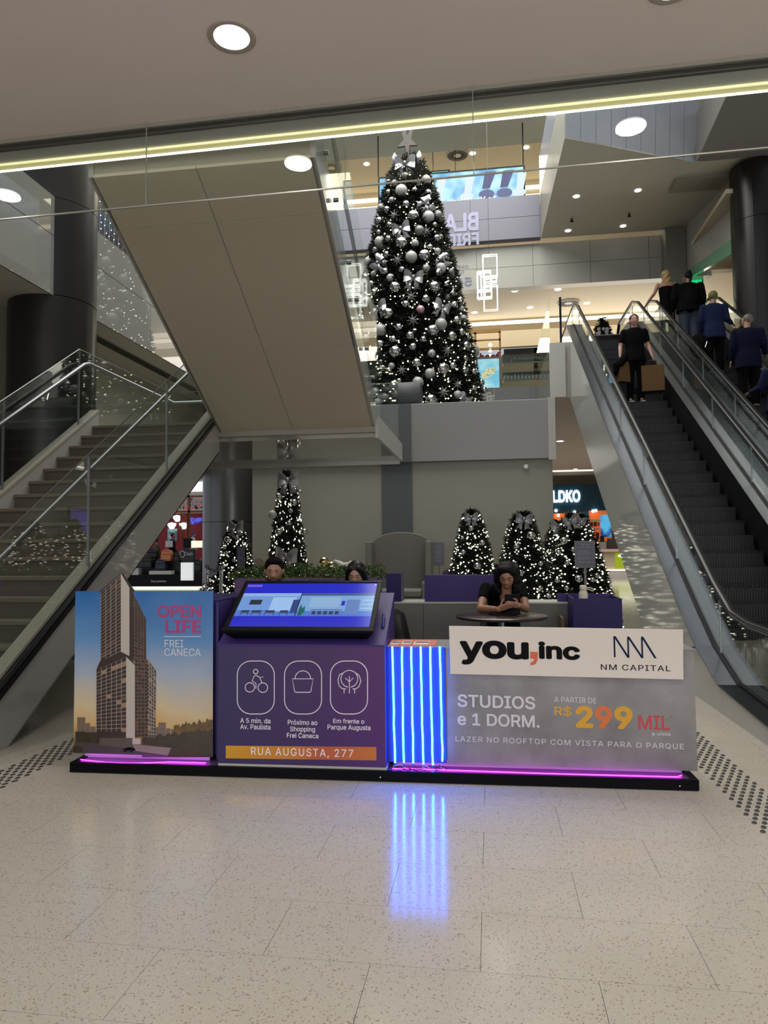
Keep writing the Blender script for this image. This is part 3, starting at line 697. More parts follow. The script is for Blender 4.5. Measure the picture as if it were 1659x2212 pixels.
for x_ in (-1.6, -.9): tag(obj('hanging_rod', MB().tube([(x_, 22.05, 13.0), (x_, 22.05, 14.1)], .012, 5), M_black), 'thin rod holding the smaller teal sign, %s one' % ('left' if x_ < -1 else 'right'), 'rod')
sc4 = thing('shop_sign', 'smaller teal shop sign behind the upstairs video screen', 'sign', (-.6, 22, 12.9))
A = aty(915, 372, 22); B = aty(972, 366, 22)
obj('frame', MB().box(A.x-1.2, 22.0, 12.6, B.x, 22.1, B.z), M_black, sc4); obj('face', MB().box(A.x-1.15, 21.97, 12.65, B.x-.05, 22.0, B.z-.05), mat('teal_sign', (.1, .5, .6), .4, emit=srgb(110, 200, 205), es=.9), sc4)
struct('ceiling_atrium', MB().box(-14, 5.0, 13.5, 10, 21.2, 13.7), mat('atrium_ceiling', srgb(172, 176, 174), .8, var=.01))
struct('ceiling_far_upper', MB().box(-14, 21.2, 14.1, 10, 27, 14.3), M_beigelit)
M_cove = mat('warm_cove_light', (1, 1, 1), .5, emit=(1, .86, .55), es=1.5)
tag(obj('cove_light', MB().box(-14, 24.3, 13.75, 10, 24.5, 13.8), M_cove), 'warm glowing ceiling cove high behind the tree top', 'light')
struct('wall_far_upper', MB().box(-14, 26.8, 10, 10, 27, 14.3).box(-14, 24.5, 13.2, 10, 24.6, 14.1), M_beigelit)
for (px, py, z) in ((988, 335, 14.08), (716, 362, 14.08)):
    P = atz(px, py, z); t = thing('air_diffuser', 'round slotted air diffuser in the high ceiling %s' % ('right of the tree top' if px > 900 else 'left of the tree top'), 'air vent', (P.x, P.y, z))
    obj('plate', MB().cyl(P.x, P.y, z-.02, z, .36, 32), M_white, t)
    mb = MB()
    for i in range(30):
        a = 2*pi*i/30; u = Vector((cos(a), sin(a), 0)); v_ = Vector((-sin(a), cos(a), 0))*.018
        c = Vector((P.x, P.y, z-.024)); mb.quad(c+u*.12-v_, c+u*.33-v_*1.3, c+u*.33+v_*1.3, c+u*.12+v_)
    obj('slots', mb, M_black, t)
for i, (px, py) in enumerate([(1021, 331), (792, 354), (1137, 318), (1122, 640-320)]):
    if i == 3: continue
    P = atz(px, py, 14.1); downlight(P.x, P.y, 14.09, .09, ['downlight in the high ceiling right of the round vent', 'downlight in the high ceiling left of the tree top', 'downlight in the high ceiling near the rod'][i], 'downlights of the high ceiling', 0, False)
# upstairs hall seen under the bulkhead (level 2): ceiling, cove, shops
struct('ceiling_hall', MB().box(-12, 20.3, 8.9, 12, 23.2, 9.0), M_beigelit)
tag(obj('cove_light', MB().box(-12, 23.25, 8.78, 12, 23.45, 8.84), mat('warm_cove_light2', (1, 1, 1), .5, emit=(1, .90, .62), es=1.6)), 'bright warm cove light above the upstairs shop fronts', 'light')
struct('ceiling_cove', MB().box(-12, 23.2, 9.35, 12, 24.3, 9.45).box(-12, 23.2, 8.9, 12, 23.25, 9.4), M_beigelit)
struct('wall_shop_fascia', MB().box(-12, 24.2, 8.25, 12, 24.4, 9.35), M_beigelit)
k = 0
for (px, py) in [(1112, 628), (1352, 607), (1205, 625), (1306, 613), (1145, 664), (1268, 655), (1025, 675), (745, 585), (1217, 547), (1326, 539)]:
    z = 8.9
    if py < 600: continue
    P = atz(px, py, z)
    if P.y > 23.1 or P.y < 20.3: P = Vector((P.x*21.8/P.y, 21.8, z))
    downlight(P.x, P.y, 8.895, .09, 'small downlight in the upstairs hall ceiling', 'downlights of the upstairs hall', 0, False)
P = atz(1228, 655, 8.9); P = Vector((P.x*22/P.y, 22, 8.9)); t = thing('air_diffuser', 'round slotted air diffuser above the left escalator head', 'air vent', tuple(P))
obj('plate', MB().cyl(P.x, P.y, 8.87, 8.9, .34, 28), M_white, t)
mb = MB()
for i in range(26):
    a = 2*pi*i/26; u = Vector((cos(a), sin(a), 0)); v_ = Vector((-sin(a), cos(a), 0))*.018; c = Vector((P.x, P.y, 8.866)); mb.quad(c+u*.12-v_, c+u*.31-v_*1.3, c+u*.31+v_*1.3, c+u*.12+v_)
obj('slots', mb, M_black, t)
# shops upstairs
def shopbox(nm, x0, x1, y, z0, z1, m, lab):
    t = thing(nm, lab, 'shopfront', ((x0+x1)/2, y, z0)); return t
t = shopbox('shopfront', 0, 3, 24.4, 6.45, 8.25, None, 'dark upstairs shop front with orange panels behind the parapet')
obj('frame', MB().box(.55, 24.3, 7.9, 1.75, 24.4, 8.2).box(.55, 24.3, 6.45, .62, 24.4, 8.0).box(1.55, 24.3, 6.45, 1.78, 24.4, 8.2), M_black, t)
obj('shutter', MB().box(.6, 24.42, 6.45, 1.6, 24.5, 7.9), mat('shutter_metal', srgb(120, 118, 112), .3, .6), t)
obj('orange_panel', MB().box(1.84, 24.3, 6.45, 1.98, 24.36, 8.15).box(2.03, 24.3, 6.45, 2.42, 24.36, 8.15), mat('orange_panel', srgb(226, 158, 50), .5), t)
obj('orange_panel', MB().box(2.6, 24.3, 6.45, 4.2, 24.36, 7.9), mat('orange_panel', (0, 0, 0)), t)
obj('back_wall', MB().box(-12, 25.9, 6.45, 12, 26, 8.4), mat('dark_shop_wall', srgb(96, 88, 76), .7), t)
t = shopbox('food_kiosk', -1, .4, 23, 6.45, 8, None, 'timber framed upstairs food stall with a glowing menu screen')
mb = MB()
A = aty(1005, 700, 23); B = aty(1081, 690, 23)
mb.box(A.x, 22.9, 8.35, B.x, 23.0, 8.5).box(B.x-.06, 22.9, 6.9, B.x, 23.0, 8.4).box(-.42, 22.9, 6.9, -.34, 23.0, 8.4).box(A.x, 22.9, 8.1, B.x, 22.96, 8.16).box(A.x, 22.9, 7.8, B.x, 22.96, 7.84)
obj('timber_frame', mb, mat('pine_timber', srgb(196, 160, 112), .5, var=.1, vs=12), t)
A = aty(1032, 778, 22.8); B = aty(1079, 845, 22.8)
obj('menu_screen_frame', MB().box(A.x-.05, 22.72, B.z-.05, B.x+.04, 22.8, A.z+.05), mat('grey_wire', (0, 0, 0)), t)
def pic(nm, c0, c1, sc, es, mid=None):
    m = bpy.data.materials.new(nm); m.use_nodes = True; n = m.node_tree.nodes; L = m.node_tree.links; p = n['Principled BSDF']
    tc = n.new('ShaderNodeTexCoord'); nz = n.new('ShaderNodeTexNoise'); nz.inputs['Scale'].default_value = sc; nz.inputs['Detail'].default_value = 4
    L.new(tc.outputs['Object'], nz.inputs['Vector']); r = n.new('ShaderNodeValToRGB'); e = r.color_ramp.elements
    e[0].position = .4; e[0].color = (*c0, 1); e[1].position = .6; e[1].color = (*c1, 1)
    if mid: q_ = e.new(.5); q_.color = (*mid, 1)
    L.new(nz.outputs['Fac'], r.inputs[0]); L.new(r.outputs[0], p.inputs['Emission Color']); p.inputs['Emission Strength'].default_value = es; p.inputs['Base Color'].default_value = (0, 0, 0, 1)
    return m
obj('menu_screen', MB().box(A.x, 22.70, B.z, B.x, 22.72, A.z), pic('menu_picture', srgb(120, 200, 230), srgb(190, 236, 240), 1.5, 1), t)
obj('menu_food', MB().add([(A.x+.33+.24*cos(a), 22.69, A.z-.45+.17*sin(a+.5)) for a in [2*pi*i/16 for i in range(16)]], [tuple(range(16))]), pic('menu_food', srgb(220, 190, 110), srgb(150, 190, 160), 9, 1, srgb(240, 230, 200)), t)
for i in range(3):
    P = aty(1059, 745+12*i, 22.95); obj('bulb', MB().sphere(P, .06, 8, 6), mat('warm_bulb', (1, .8, .5), .5, emit=(1, .75, .35), es=4), t)
# hanging red script sign letters
text_on('sign_lettering', 'beef', mat('red_sign', srgb(150, 20, 20), .5), Matrix.Translation((0, 22.85, 0)), -.30, .40, 7.42, 7.72, t, bold=.03, shear=.3)
# wooden shelf unit with jars
A = aty(1086, 790, 22.9); B = aty(1185, 843, 22.9)
t = thing('display_shelf', 'wooden upstairs display counter with jars behind the glass parapet', 'shelf', ((A.x+B.x)/2, 23, 6.45))
M_pine = mat('pine_board', srgb(150, 136, 92), .6, var=.15, vs=8)
for (a, b) in ((6.46, 6.78), (7.05, 7.32)): obj('board', MB().box(A.x, 22.85, a, B.x-(.0 if a < 7 else .45), 22.9, b), M_pine, t)
obj('shelf_plate', MB().box(A.x, 22.85, 6.80, B.x, 23.3, 6.83).box(A.x, 22.85, 7.33, B.x, 23.3, 7.36).box(B.x-.5, 22.85, 7.1, B.x, 23.3, 7.12), mat('shelf_edge', srgb(120, 130, 118), .3), t)
obj('case_back', MB().box(A.x, 23.3, 6.45, B.x, 23.32, 7.75), mat('case_dark', srgb(46, 50, 40), .5), t)
random.seed(8)
jar = MB().lathe([(0, 0), (.035, 0), (.035, .09), (.02, .11), (.022, .14), (0, .14)], n=10)
jm = [jar.mesh('jar', mat('jar_%d' % i, c, .2), True) for i, c in enumerate([srgb(40, 66, 44), srgb(190, 190, 180), srgb(110, 120, 116)])]
for i in range(22):
    o = bpy.data.objects.new('jar', jm[1+i % 2]); C.objects.link(o); o.location = (A.x+.05+.055*i, 22.92, 6.83); o.scale = (.8, .8, .9+.3*random.random())
    tag(o, 'small pale jar on the lower shelf of the upstairs counter', 'jar', 'jars on the lower upstairs shelf')
for i in range(16):
    o = bpy.data.objects.new('jar', jm[0]); C.objects.link(o); o.location = (A.x+.3+.075*i, 22.92, 7.36); o.scale = (.8, .8, .8+.5*random.random())
    tag(o, 'small dark green bottle on the upper shelf of the upstairs counter', 'bottle', 'bottles on the upper upstairs shelf')
# right side: slanted wall with clerestory band, green screen, pillar
P1 = atz(1480, 490, 9.95); P2 = atz(1574, 396, 9.95)
wr = struct('wall_right_upper', MB().hexa([Vector((P1.x, P1.y, 8.75)), Vector((P2.x, P2.y, 8.6)), Vector((P2.x+.2, P2.y, 8.6)), Vector((P1.x+.2, P1.y, 8.75))], [Vector((P1.x, P1.y, 9.95)), Vector((P2.x, P2.y, 9.95)), Vector((P2.x+.2, P2.y, 9.95)), Vector((P1.x+.2, P1.y, 9.95))]), M_bulk)
obj('green_lit_band', MB().hexa([Vector((P1.x-.01, P1.y, 8.55)), Vector((P2.x-.01, P2.y, 8.25)), Vector((P2.x+.1, P2.y, 8.25)), Vector((P1.x+.1, P1.y, 8.55))], [Vector((P1.x-.01, P1.y, 8.75)), Vector((P2.x-.01, P2.y, 8.6)), Vector((P2.x+.1, P2.y, 8.6)), Vector((P1.x+.1, P1.y, 8.75))]), mat('greenish_panel', srgb(130, 180, 150), .15), wr)
tag(obj('square_pillar', MB().box(4.72, 19.55, 6.45, 5.24, 20, 9.95), mat('pillar_grey', srgb(130, 128, 118), .5), bevel=.01), 'grey square pillar upstairs behind the blonde woman', 'pillar')
struct('ceiling_side_hall', MB().box(5.3, 16.5, 9.3, 12, 27, 9.4), mat('side_hall_ceiling', srgb(214, 200, 176), .6))
struct('wall_side_hall', MB().box(5.3, 26.5, 6.45, 12, 26.6, 9.35), M_beigelit)
for i, (px, py) in enumerate([(1555, 548), (1535, 595)]):
    P = atz(px, py, 9.3); downlight(P.x, P.y, 9.295, .12, ['oval downlight left of the right dark column, nearer one', 'oval downlight left of the right dark column, farther one'][i], 'downlights of the side hall', 0, False)
A = aty(1449, 597, 20.4); B = aty(1518, 660, 20.4)
t = thing('green_screen', 'bright green advertising screen behind the people on the escalator', 'screen', (A.x, 20.4, 7))
obj('case', MB().box(A.x-.04, 20.42, B.z-1.1, B.x+.04, 20.55, A.z+.04), M_black, t)
obj('panel', MB().box(A.x, 20.40, B.z-1.0, B.x, 20.42, A.z), mat('green_picture', (0, .3, .15), .4, emit=srgb(30, 206, 130), es=.95), t)
# right dark column and dark slanted soffit
column('round_column', 5.93, 16.6, .50, 0, 9.88, [3.4, 8.6], 'dark round column at the right behind the escalators')
tag(obj('escalator_underside', MB().hexa([Vector((4.3, 13.2, 6.05)), Vector((7.5, 13.2, 7.6)), Vector((7.5, 14.6, 7.6)), Vector((4.3, 14.6, 6.05))], [Vector((4.3, 13.2, 6.3)), Vector((7.5, 13.2, 8.3)), Vector((7.5, 14.6, 8.3)), Vector((4.3, 14.6, 6.3))]) if False else MB().box(6.6, 16.9, 0, 9.2, 17.1, 6.3), M_bulk), 'pale wall beyond the right escalator behind the dark column', 'wall', kind='structure')
# small potted tree between the escalators upstairs
# hanging light frame sculpture
t = thing('hanging_light_frames', 'sculpture of overlapping glowing rectangular frames hanging right of the tree', 'pendant light', (-.1, 16, 8))
def fr_(x0, y0, x1, y1, Y):
    a = aty(x0, y0, Y); b = aty(x1, y1, Y); M_fr = mat('glowing_frame', (1, 1, 1), .4, emit=(1, .97, .90), es=1.5)
    mb = MB()
    for dy in (0, .10):
        P = [(a.x, Y+dy, a.z), (b.x, Y+dy, a.z), (b.x, Y+dy, b.z), (a.x, Y+dy, b.z)]
        mb.tube(P+[P[0]], .0145, 4)
    return obj('frame', mb, M_fr, t)
for f_ in [(1043, 551, 1074, 595), (1031, 587, 1060, 625), (1045, 585, 1060, 608), (1060, 597, 1073, 607), (1045, 617, 1075, 668), (1031, 590, 1040, 642), (1047, 600, 1062, 640), (1032, 628, 1062, 642)]: fr_(*f_, 16)
P = aty(1056, 551, 16); obj('wire', MB().tube([(P.x, 16, P.z), (P.x, 16, 13.5)], .004, 4), M_steel, t)
# ================================================================== lower far hall, shops
struct('ceiling_lower_hall', MB().box(-14, 33.0, 5.9, 14, 56, 6.0), M_beigelit)
tag(obj('cove_light', MB().box(-14, 40.5, 5.7, 14, 41.0, 5.74), mat('warm_cove_light3', (1, 1, 1), .5, emit=(1, .96, .72), es=1.3)), 'bright strip of cove light in the far lower hall', 'light')
struct('wall_end', MB().box(-30, 56, 0, 30, 56.3, 8), M_beigelit)
struct('wall_right', MB().box(12, -6, 0, 12.3, 56, 14), M_bulk)
for i, (px, py, z) in enumerate([(1210, 953, 5.1), (1243, 1013, 5.9)]):
    P = atz(px, py, z); downlight(P.x, P.y, z-.005, .11, ['small downlight right of the gift box stage lid', 'small downlight above the blue shop sign'][i], None, 0, False)
# blue shop with orange niches
sh = thing('blue_shop', 'blue ribbed shop front with white letters and orange lit niches', 'shopfront', (5, 45, 0))
M_bluerib = mat('blue_ribbed_panel', srgb(38, 96, 124), .5)
L0 = aty(1190, 1047, 45); L1 = aty(1190, 1104, 45)
obj('fascia', MB().box(2.5, 45.1, L1.z, 9, 45.3, L0.z), M_bluerib, sh)
mb = MB(); x = 2.5
while x < 8.9: mb.box(x, 45.04, L1.z, x+.05, 45.1, L0.z); x += .1
o = obj('ribs', mb, M_bluerib, sh); o['kind'] = 'stuff'
a = aty(1194, 1086, 45); b = aty(1253, 1058, 45)
text_on('lettering', 'LDKO', mat('lit_white_letter', (1, 1, 1), .5, emit=(1, 1, 1), es=1.15), Matrix.Translation((0, 45.0, 0)), a.x, b.x, a.z, b.z, sh, bold=.035, depth=.06)
M_or = mat('orange_niche', srgb(236, 110, 40), .5, emit=srgb(226, 104, 44), es=.55)
def pbox(nm, x0, y0, x1, y1, Y, th, m, par_, **k):
    a = aty(x0, y1, Y); b = aty(x1, y0, Y); return obj(nm, MB().box(a.x, Y, a.z, b.x, Y+th, b.z), m, par_, **k)
pbox('shop_wall', 1190, 1103, 1320, 1240, 45.5, .2, M_bluerib, sh)
pbox('niche_back', 1194, 1108, 1258, 1240, 45.35, .1, M_or, sh)
pbox('niche_back', 1272, 1098, 1320, 1170, 45.35, .1, M_or, sh)
pbox('niche_frame', 1258, 1098, 1272, 1225, 45.2, .1, M_bluerib, sh); pbox('niche_shelf', 1273, 1122, 1296, 1126, 45.15, .15, M_white, sh); pbox('niche_shelf', 1273, 1140, 1296, 1143, 45.15, .15, M_white, sh)
pbox('poster', 1298, 1112, 1320, 1160, 45.1, .06, pic('shop_poster', srgb(20, 60, 130), srgb(90, 190, 240), 1.2, .9), sh)
random.seed(2)
for (x, y, w_, h_, c) in [(1276, 1128, 5, 9, (20, 30, 60)), (1283, 1127, 6, 10, (60, 60, 70)), (1291, 1128, 4, 8, (200, 120, 40)), (1276, 1152, 7, 12, (30, 34, 60)), (1288, 1150, 6, 14, (30, 30, 44)), (1297, 1158, 8, 12, (24, 24, 30))]:
    tag(pbox('goods_box', x, y, x+w_, y+h_, 45.0, .12, mat('goods_%d' % c[0], srgb(*c), .5), None), 'small packaged goods in the orange niche of the blue shop', 'box', 'goods in the orange niche')
for (x, y) in ((1201, 1103), (1206, 1113), (1241, 1106), (1281, 1104), (1287, 1103)):
    P = aty(x, y, 45.0); tag(obj('spotlight', MB().sphere(P, .09, 8, 6), M_lampsmall), 'tiny spotlight of the blue shop front', 'light', 'spotlights of the blue shop')
# green counter kiosk
ck = thing('green_counter', 'white stepped counter with a lit green panel in the far hall', 'counter', (6.4, 36, 0))
a = aty(1292, 1236, 36); b = aty(1400, 1180, 36)
x0 = a.x
obj('plinth', MB().box(x0, 36.0, 0, x0+5, 39, .14).box(x0+.12, 36.12, .14, x0+5, 39, .32), M_white, ck)
obj('body', MB().box(x0+.25, 36.3, .32, x0+5, 38.6, 1.25), mat('pale_board', srgb(206, 190, 168), .5), ck)
obj('green_panel', MB().box(x0+.85, 36.25, .45, x0+4.6, 36.3, 1.2), mat('lime_panel', srgb(150, 176, 30), .4, emit=srgb(150, 170, 20), es=.45), ck)
obj('top', MB().box(x0-.02, 36.0, 1.25, x0+5, 38.8, 1.38), mat('pink_top', srgb(226, 190, 180), .3), ck)
obj('glow_line', MB().box(x0+.2, 36.2, .33, x0+4.8, 36.25, .38), mat('warm_glow', (1, 1, .8), .4, emit=(1, .97, .7), es=1.6), ck)
obj('panel_print', MB().box(x0+1.0, 36.24, 1.0, x0+2.6, 36.25, 1.08), M_lampsmall, ck)
tag(obj('display_case', MB().box(x0+.6, 36.5, 1.38, x0+1.6, 37.0, 1.9), mat('case_dark2', srgb(60, 46, 46), .4), bevel=.02), 'dark framed display standing on the green counter', 'display')
tag(obj('display_block', MB().box(x0+.1, 36.5, 1.38, x0+.5, 37.0, 1.72), mat('case_grey', srgb(150, 150, 140), .4), bevel=.02), 'small grey block standing on the green counter', 'display')
# leather goods kiosk at the left, seen under the stairs
lk = thing('luggage_kiosk', 'black luggage kiosk with white lit ribs seen under the stairs', 'kiosk', (-12.5, 27, 0))
def pb(nm, x0, y0, x1, y1, Y, th, m, par_=lk, **k): return pbox(nm, x0, y0, x1, y1, Y, th, m, par_, **k)
obj('base', MB().box(-15.6, 27.0, .08, -12.4, 27.3, .55).box(-12.4, 27.0, .08, -9.5, 30, .55), M_black, lk)
obj('floor_glow', MB().box(-15.6, 27.05, 0.0, -9.5, 27.3, .08), mat('kiosk_glow', (1, 1, .8), .4, emit=(1, .98, .72), es=1.3), lk)
obj('body', MB().box(-15.0, 27.5, .5, -9.5, 29.5, 1.15), mat('kiosk_black', (.02, .02, .02), .35), lk)
pb('platform', 322, 1233, 370, 1241, 26.95, .3, M_white); pb('platform', 280, 1228, 299, 1242, 26.95, .3, M_white)
pb('counter_front', 391, 1185, 418, 1212, 26.9, .2, mat('kiosk_black', (0, 0, 0)))
pb('lit_ribs', 390, 1215, 417, 1254, 26.88, .1, mat('rib_light', (.3, .3, .3), .4, emit=(.70, .80, .76), es=.3))
mb = MB(); 
for i in range(9):
    a = aty(391+3*i, 1254, 26.85); b = aty(391+3*i+1, 1215, 26.85); mb.box(a.x, 26.85, a.z, b.x, 26.88, b.z)
obj('rib_bars', mb, mat('rib_bar', (.9, .9, .9), .4, emit=(1, 1, 1), es=.7), lk)
a = aty(326, 1259, 26.97); b = aty(359, 1253, 26.97)
text_on('lettering', 'Couro premium', M_print_white, Matrix.Translation((0, 26.97, 0)), a.x, b.x, a.z, b.z, lk, depth=.01)
a = aty(399, 1201, 26.88); b = aty(416, 1192, 26.88)
text_on('lettering', 'Bagaggio' if False else 'Couro', M_print_white, Matrix.Translation((0, 26.88, 0)), a.x, b.x, a.z+.02, b.z, lk, depth=.01)
P = aty(394, 1197, 26.86); obj('emblem', MB().tube([(P.x+.09*cos(2*pi*i/20), 26.86, P.z+.13*sin(2*pi*i/20)) for i in range(20)], .012, 4, closed=True), M_print_white, lk)
pb('lit_sign', 413, 1168, 436, 1183, 26.8, .05, mat('cream_sign', (1, 1, .8), .4, emit=(1, .98, .72), es=.85))
pb('monitor', 396, 1163, 414, 1184, 27.1, .1, M_black); pb('counter_screen', 357, 1168, 372, 1182, 27.3, .05, M_white, None).name = 'counter_panel'
bpy.data.objects['counter_panel'].parent = lk; bpy.data.objects['counter_panel'].matrix_parent_inverse = Matrix.Translation(-lk.location)
def bag(x0, y0, x1, y1, Y, col, lab):
    a = aty(x0, y1, Y); b = aty(x1, y0, Y); t = thing('handbag', lab, 'bag', ((a.x+b.x)/2, Y, a.z))
    cx = (a.x+b.x)/2; w_ = (b.x-a.x)/2; h = b.z-a.z; m = mat('leather_%d_%d' % (col[0], col[2]), srgb(*col), .35, var=.15)
    rings = [(w_*.9, 0), (w_, h*.1), (w_, h*.6), (w_*.85, h*.9), (w_*.5, h)]
    mb = MB()
    for i in range(4):
        (r0, z0), (r1, z1) = rings[i], rings[i+1]
        mb.hexa([Vector((cx+sx*r0, Y+.18+sy*.15, a.z+z0)) for sx, sy in ((-1, -1), (1, -1), (1, 1), (-1, 1))], [Vector((cx+sx*r1, Y+.18+sy*.13, a.z+z1)) for sx, sy in ((-1, -1), (1, -1), (1, 1), (-1, 1))])
    obj('bag_body', mb, m, t, bevel=.03)
    obj('handle', MB().tube([(cx-w_*.4, Y+.1, a.z+h*.9), (cx-w_*.3, Y+.1, a.z+h*1.1), (cx+w_*.3, Y+.1, a.z+h*1.1), (cx+w_*.4, Y+.1, a.z+h*.9)], .02, 6), m, t)
bag(346, 1188, 368, 1212, 27.0, (214, 130, 84), 'tan leather backpack on the black luggage kiosk')
bag(334, 1208, 356, 1232, 26.98, (44, 52, 66), 'dark blue leather bag below the tan backpack')
bag(304, 1203, 326, 1228, 27.0, (26, 26, 26), 'black leather bag left of the dark blue bag')
bag(316, 1186, 336, 1206, 27.3, (22, 22, 22), 'black holdall behind the black leather bag')
bag(374, 1192, 386, 1214, 27.1, (24, 24, 22), 'narrow black bag right of the tan backpack')
bag(420, 1208, 432, 1236, 26.9, (24, 24, 22), 'black suitcase at the right end of the luggage kiosk')
# red and timber shop behind it
rs = thing('red_shop', 'red shop front with timber frames behind the luggage kiosk', 'shopfront', (-16, 38, 0))
M_wood = mat('brown_timber', srgb(126, 72, 36), .5, var=.1); M_red = mat('red_wall', srgb(110, 22, 26), .6, emit=srgb(120, 14, 20), es=.18)
pbox('red_wall', 300, 1108, 445, 1248, 39, .2, M_red, rs); pbox('white_soffit', 380, 1040, 445, 1062, 38, .3, mat('lit_soffit', (1, 1, .9), .5, emit=(1, .97, .84), es=.9), rs)
pbox('soffit_band', 380, 1062, 445, 1070, 38, .3, M_beigelit, rs)
for (x0, y0, x1, y1) in ((390, 1070, 445, 1075), (380, 1102, 445, 1108), (405, 1070, 410, 1170), (389, 1110, 392, 1170), (403, 1110, 407, 1165), (390, 1110, 406, 1113), (437, 1070, 441, 1110)): pbox('timber_frame', x0, y0, x1, y1, 38, .1, M_wood, rs)
pbox('window_goods', 388, 1076, 437, 1101, 38.3, .1, pic('window_goods', srgb(20, 20, 24), srgb(190, 70, 70), 3.5, .7, srgb(130, 130, 130)), rs)
pbox('neon_picture', 411, 1118, 436, 1132, 38.5, .05, pic('neon_picture', srgb(60, 14, 20), srgb(90, 100, 250), 5, .9), rs)
pbox('poster', 362, 1142, 382, 1168, 38.6, .05, pic('teal_poster', srgb(60, 90, 100), srgb(170, 200, 210), 2.5, .8), rs)
obj('inner_floor', MB().box(-15.0, 27.45, .1, -9.6, 29.4, .46), mat('kiosk_black', (0, 0, 0)), lk)
a_ = aty(418, 1200, 36); obj('podium', MB().box(a_.x-.6, 35.6, 0, a_.x+.6, 36.6, .62), M_wood, rs)
for (x, y) in ((371, 1136), (397, 1136), (383, 1120)):
    P = aty(x, y, 38.2); t = thing('pendant_lamp', 'white pendant lamp in the red shop', 'lamp', tuple(P), 'pendant lamps of the red shop')
    obj('lamp_shade', MB().lathe([(.05, .25), (.2, .22), (.36, .05), (.2, -.22), (0, -.24)], P.x, P.y, 14) if False else MB().add([tuple(Vector(v)+P) for v in MB().lathe([(.0, .20), (.26, .14), (.22, .0), (.10, -.18), (0, -.19)], n=14).v], MB().lathe([(.0, .20), (.26, .14), (.22, .0), (.10, -.18), (0, -.19)], n=14).f), mat('white_shade', (1, 1, 1), .5, emit=(1, 1, 1), es=1.1), t)
    obj('cord', MB().tube([P+Vector((0, 0, .2)), P+Vector((0, 0, 1.2))], .012, 4), M_black, t)
# reflective side shops that the stair glass mirrors (they stand to the right of the escalators)
rs2 = thing('violet_screen', 'large violet shop display beyond the escalators', 'screen', (11.2, 32, 0))
obj('case', MB().box(11.2, 29.6, 1.2, 11.3, 34.9, 3.5), M_black, rs2)
obj('panel', MB().box(11.18, 29.7, 1.3, 11.2, 34.8, 3.4), pic('violet_picture', srgb(80, 66, 190), srgb(130, 110, 230), .5, 1.2), rs2)
obj('yellow_balls', MB().sphere((10.8, 31.2, 1.7), .3).sphere((10.8, 31.7, 2.0), .3).sphere((10.8, 32.2, 1.8), .3).sphere((10.8, 32.7, 2.05), .3).sphere((10.8, 33.1, 1.6), .3).sphere((10.8, 31.9, 1.3), .3).sphere((10.8, 32.6, 1.2), .3), mat('yellow_ball', srgb(220, 210, 20), .3, emit=srgb(200, 190, 20), es=.7), rs2, True)
tag(obj('strip_lamp', MB().box(9, 19, 4.9, 9.1, 30, 4.95), M_strip), 'white strip lamp beyond the escalators', 'light')
# ================================================================== gift box stage
M_box = mat('stage_fabric', srgb(144, 142, 131), .75, var=.05, vs=1.2)
M_rib = mat('ribbon_fabric', srgb(84, 86, 90), .7, var=.04, vs=2)
M_lid = mat('lid_panel', srgb(136, 136, 134), .25, var=.03, vs=1.5, spec=.5)
gbx = thing('gift_box_stage', 'giant grey gift box stage carrying the tall tree', 'stage', (-1.85, 14.5, 0))
obj('box_body', MB().box(-4.95, 14.5, 0, 1.24, 20.2, 3.25), M_box, gbx, bevel=.01)
obj('lid', MB().box(-5.02, 14.40, 3.25, 1.28, 20.3, 4.44), M_lid, gbx, bevel=.012)
obj('lid_corner', MB().box(1.16, 14.37, 3.22, 1.30, 14.40, 4.46).box(-5.04, 14.37, 3.22, -4.93, 14.40, 4.46), M_fascia, gbx)
obj('ribbon_band', MB().box(-2.18, 14.46, 0, -1.56, 14.5, 3.25).box(-2.18, 14.36, 3.25, -1.56, 14.4, 4.44), M_rib, gbx)
mb = MB(); n_ = 22; prev = None
prof = []
for i in range(n_):
    a = -pi/2+ (2.35*pi)*i/(n_-1); prof.append((14.75-.28*cos(a-.0)-0, 4.70+.26*sin(a)))
x0, x1 = aty(840, 850, 14.5).x, aty(908, 850, 14.5).x
for (y0, z0), (y1, z1) in zip(prof, prof[1:]): mb.quad((x0, y0, z0), (x1, y0, z0), (x1, y1, z1), (x0, y1, z1))
o = obj('ribbon_roll', mb, M_rib, gbx, True); s_ = o.modifiers.new('th', 'SOLIDIFY'); s_.thickness = .02
P = aty(1136, 1008, 14.49)
tag(obj('wall_lamp', MB().add([tuple(Vector((v[0], -v[2], v[1]))+Vector((P.x, 14.48, P.z))) for v in MB().lathe([(0, .05), (.04, .05), (.055, .0)], n=20).v], MB().lathe([(0, .05), (.04, .05), (.055, 0)], n=20).f), mat('round_badge', srgb(210, 214, 205), .3)), 'small round white badge high on the gift box front', 'badge')
# second column behind left small tree
column('round_column', -6.08, 16.3, .66, 0, 5.1, [2.15], 'grey metal clad column left of the gift box stage', mat('grey_steel_cladding', srgb(104, 104, 103), .28, .5, var=.03, vs=1))
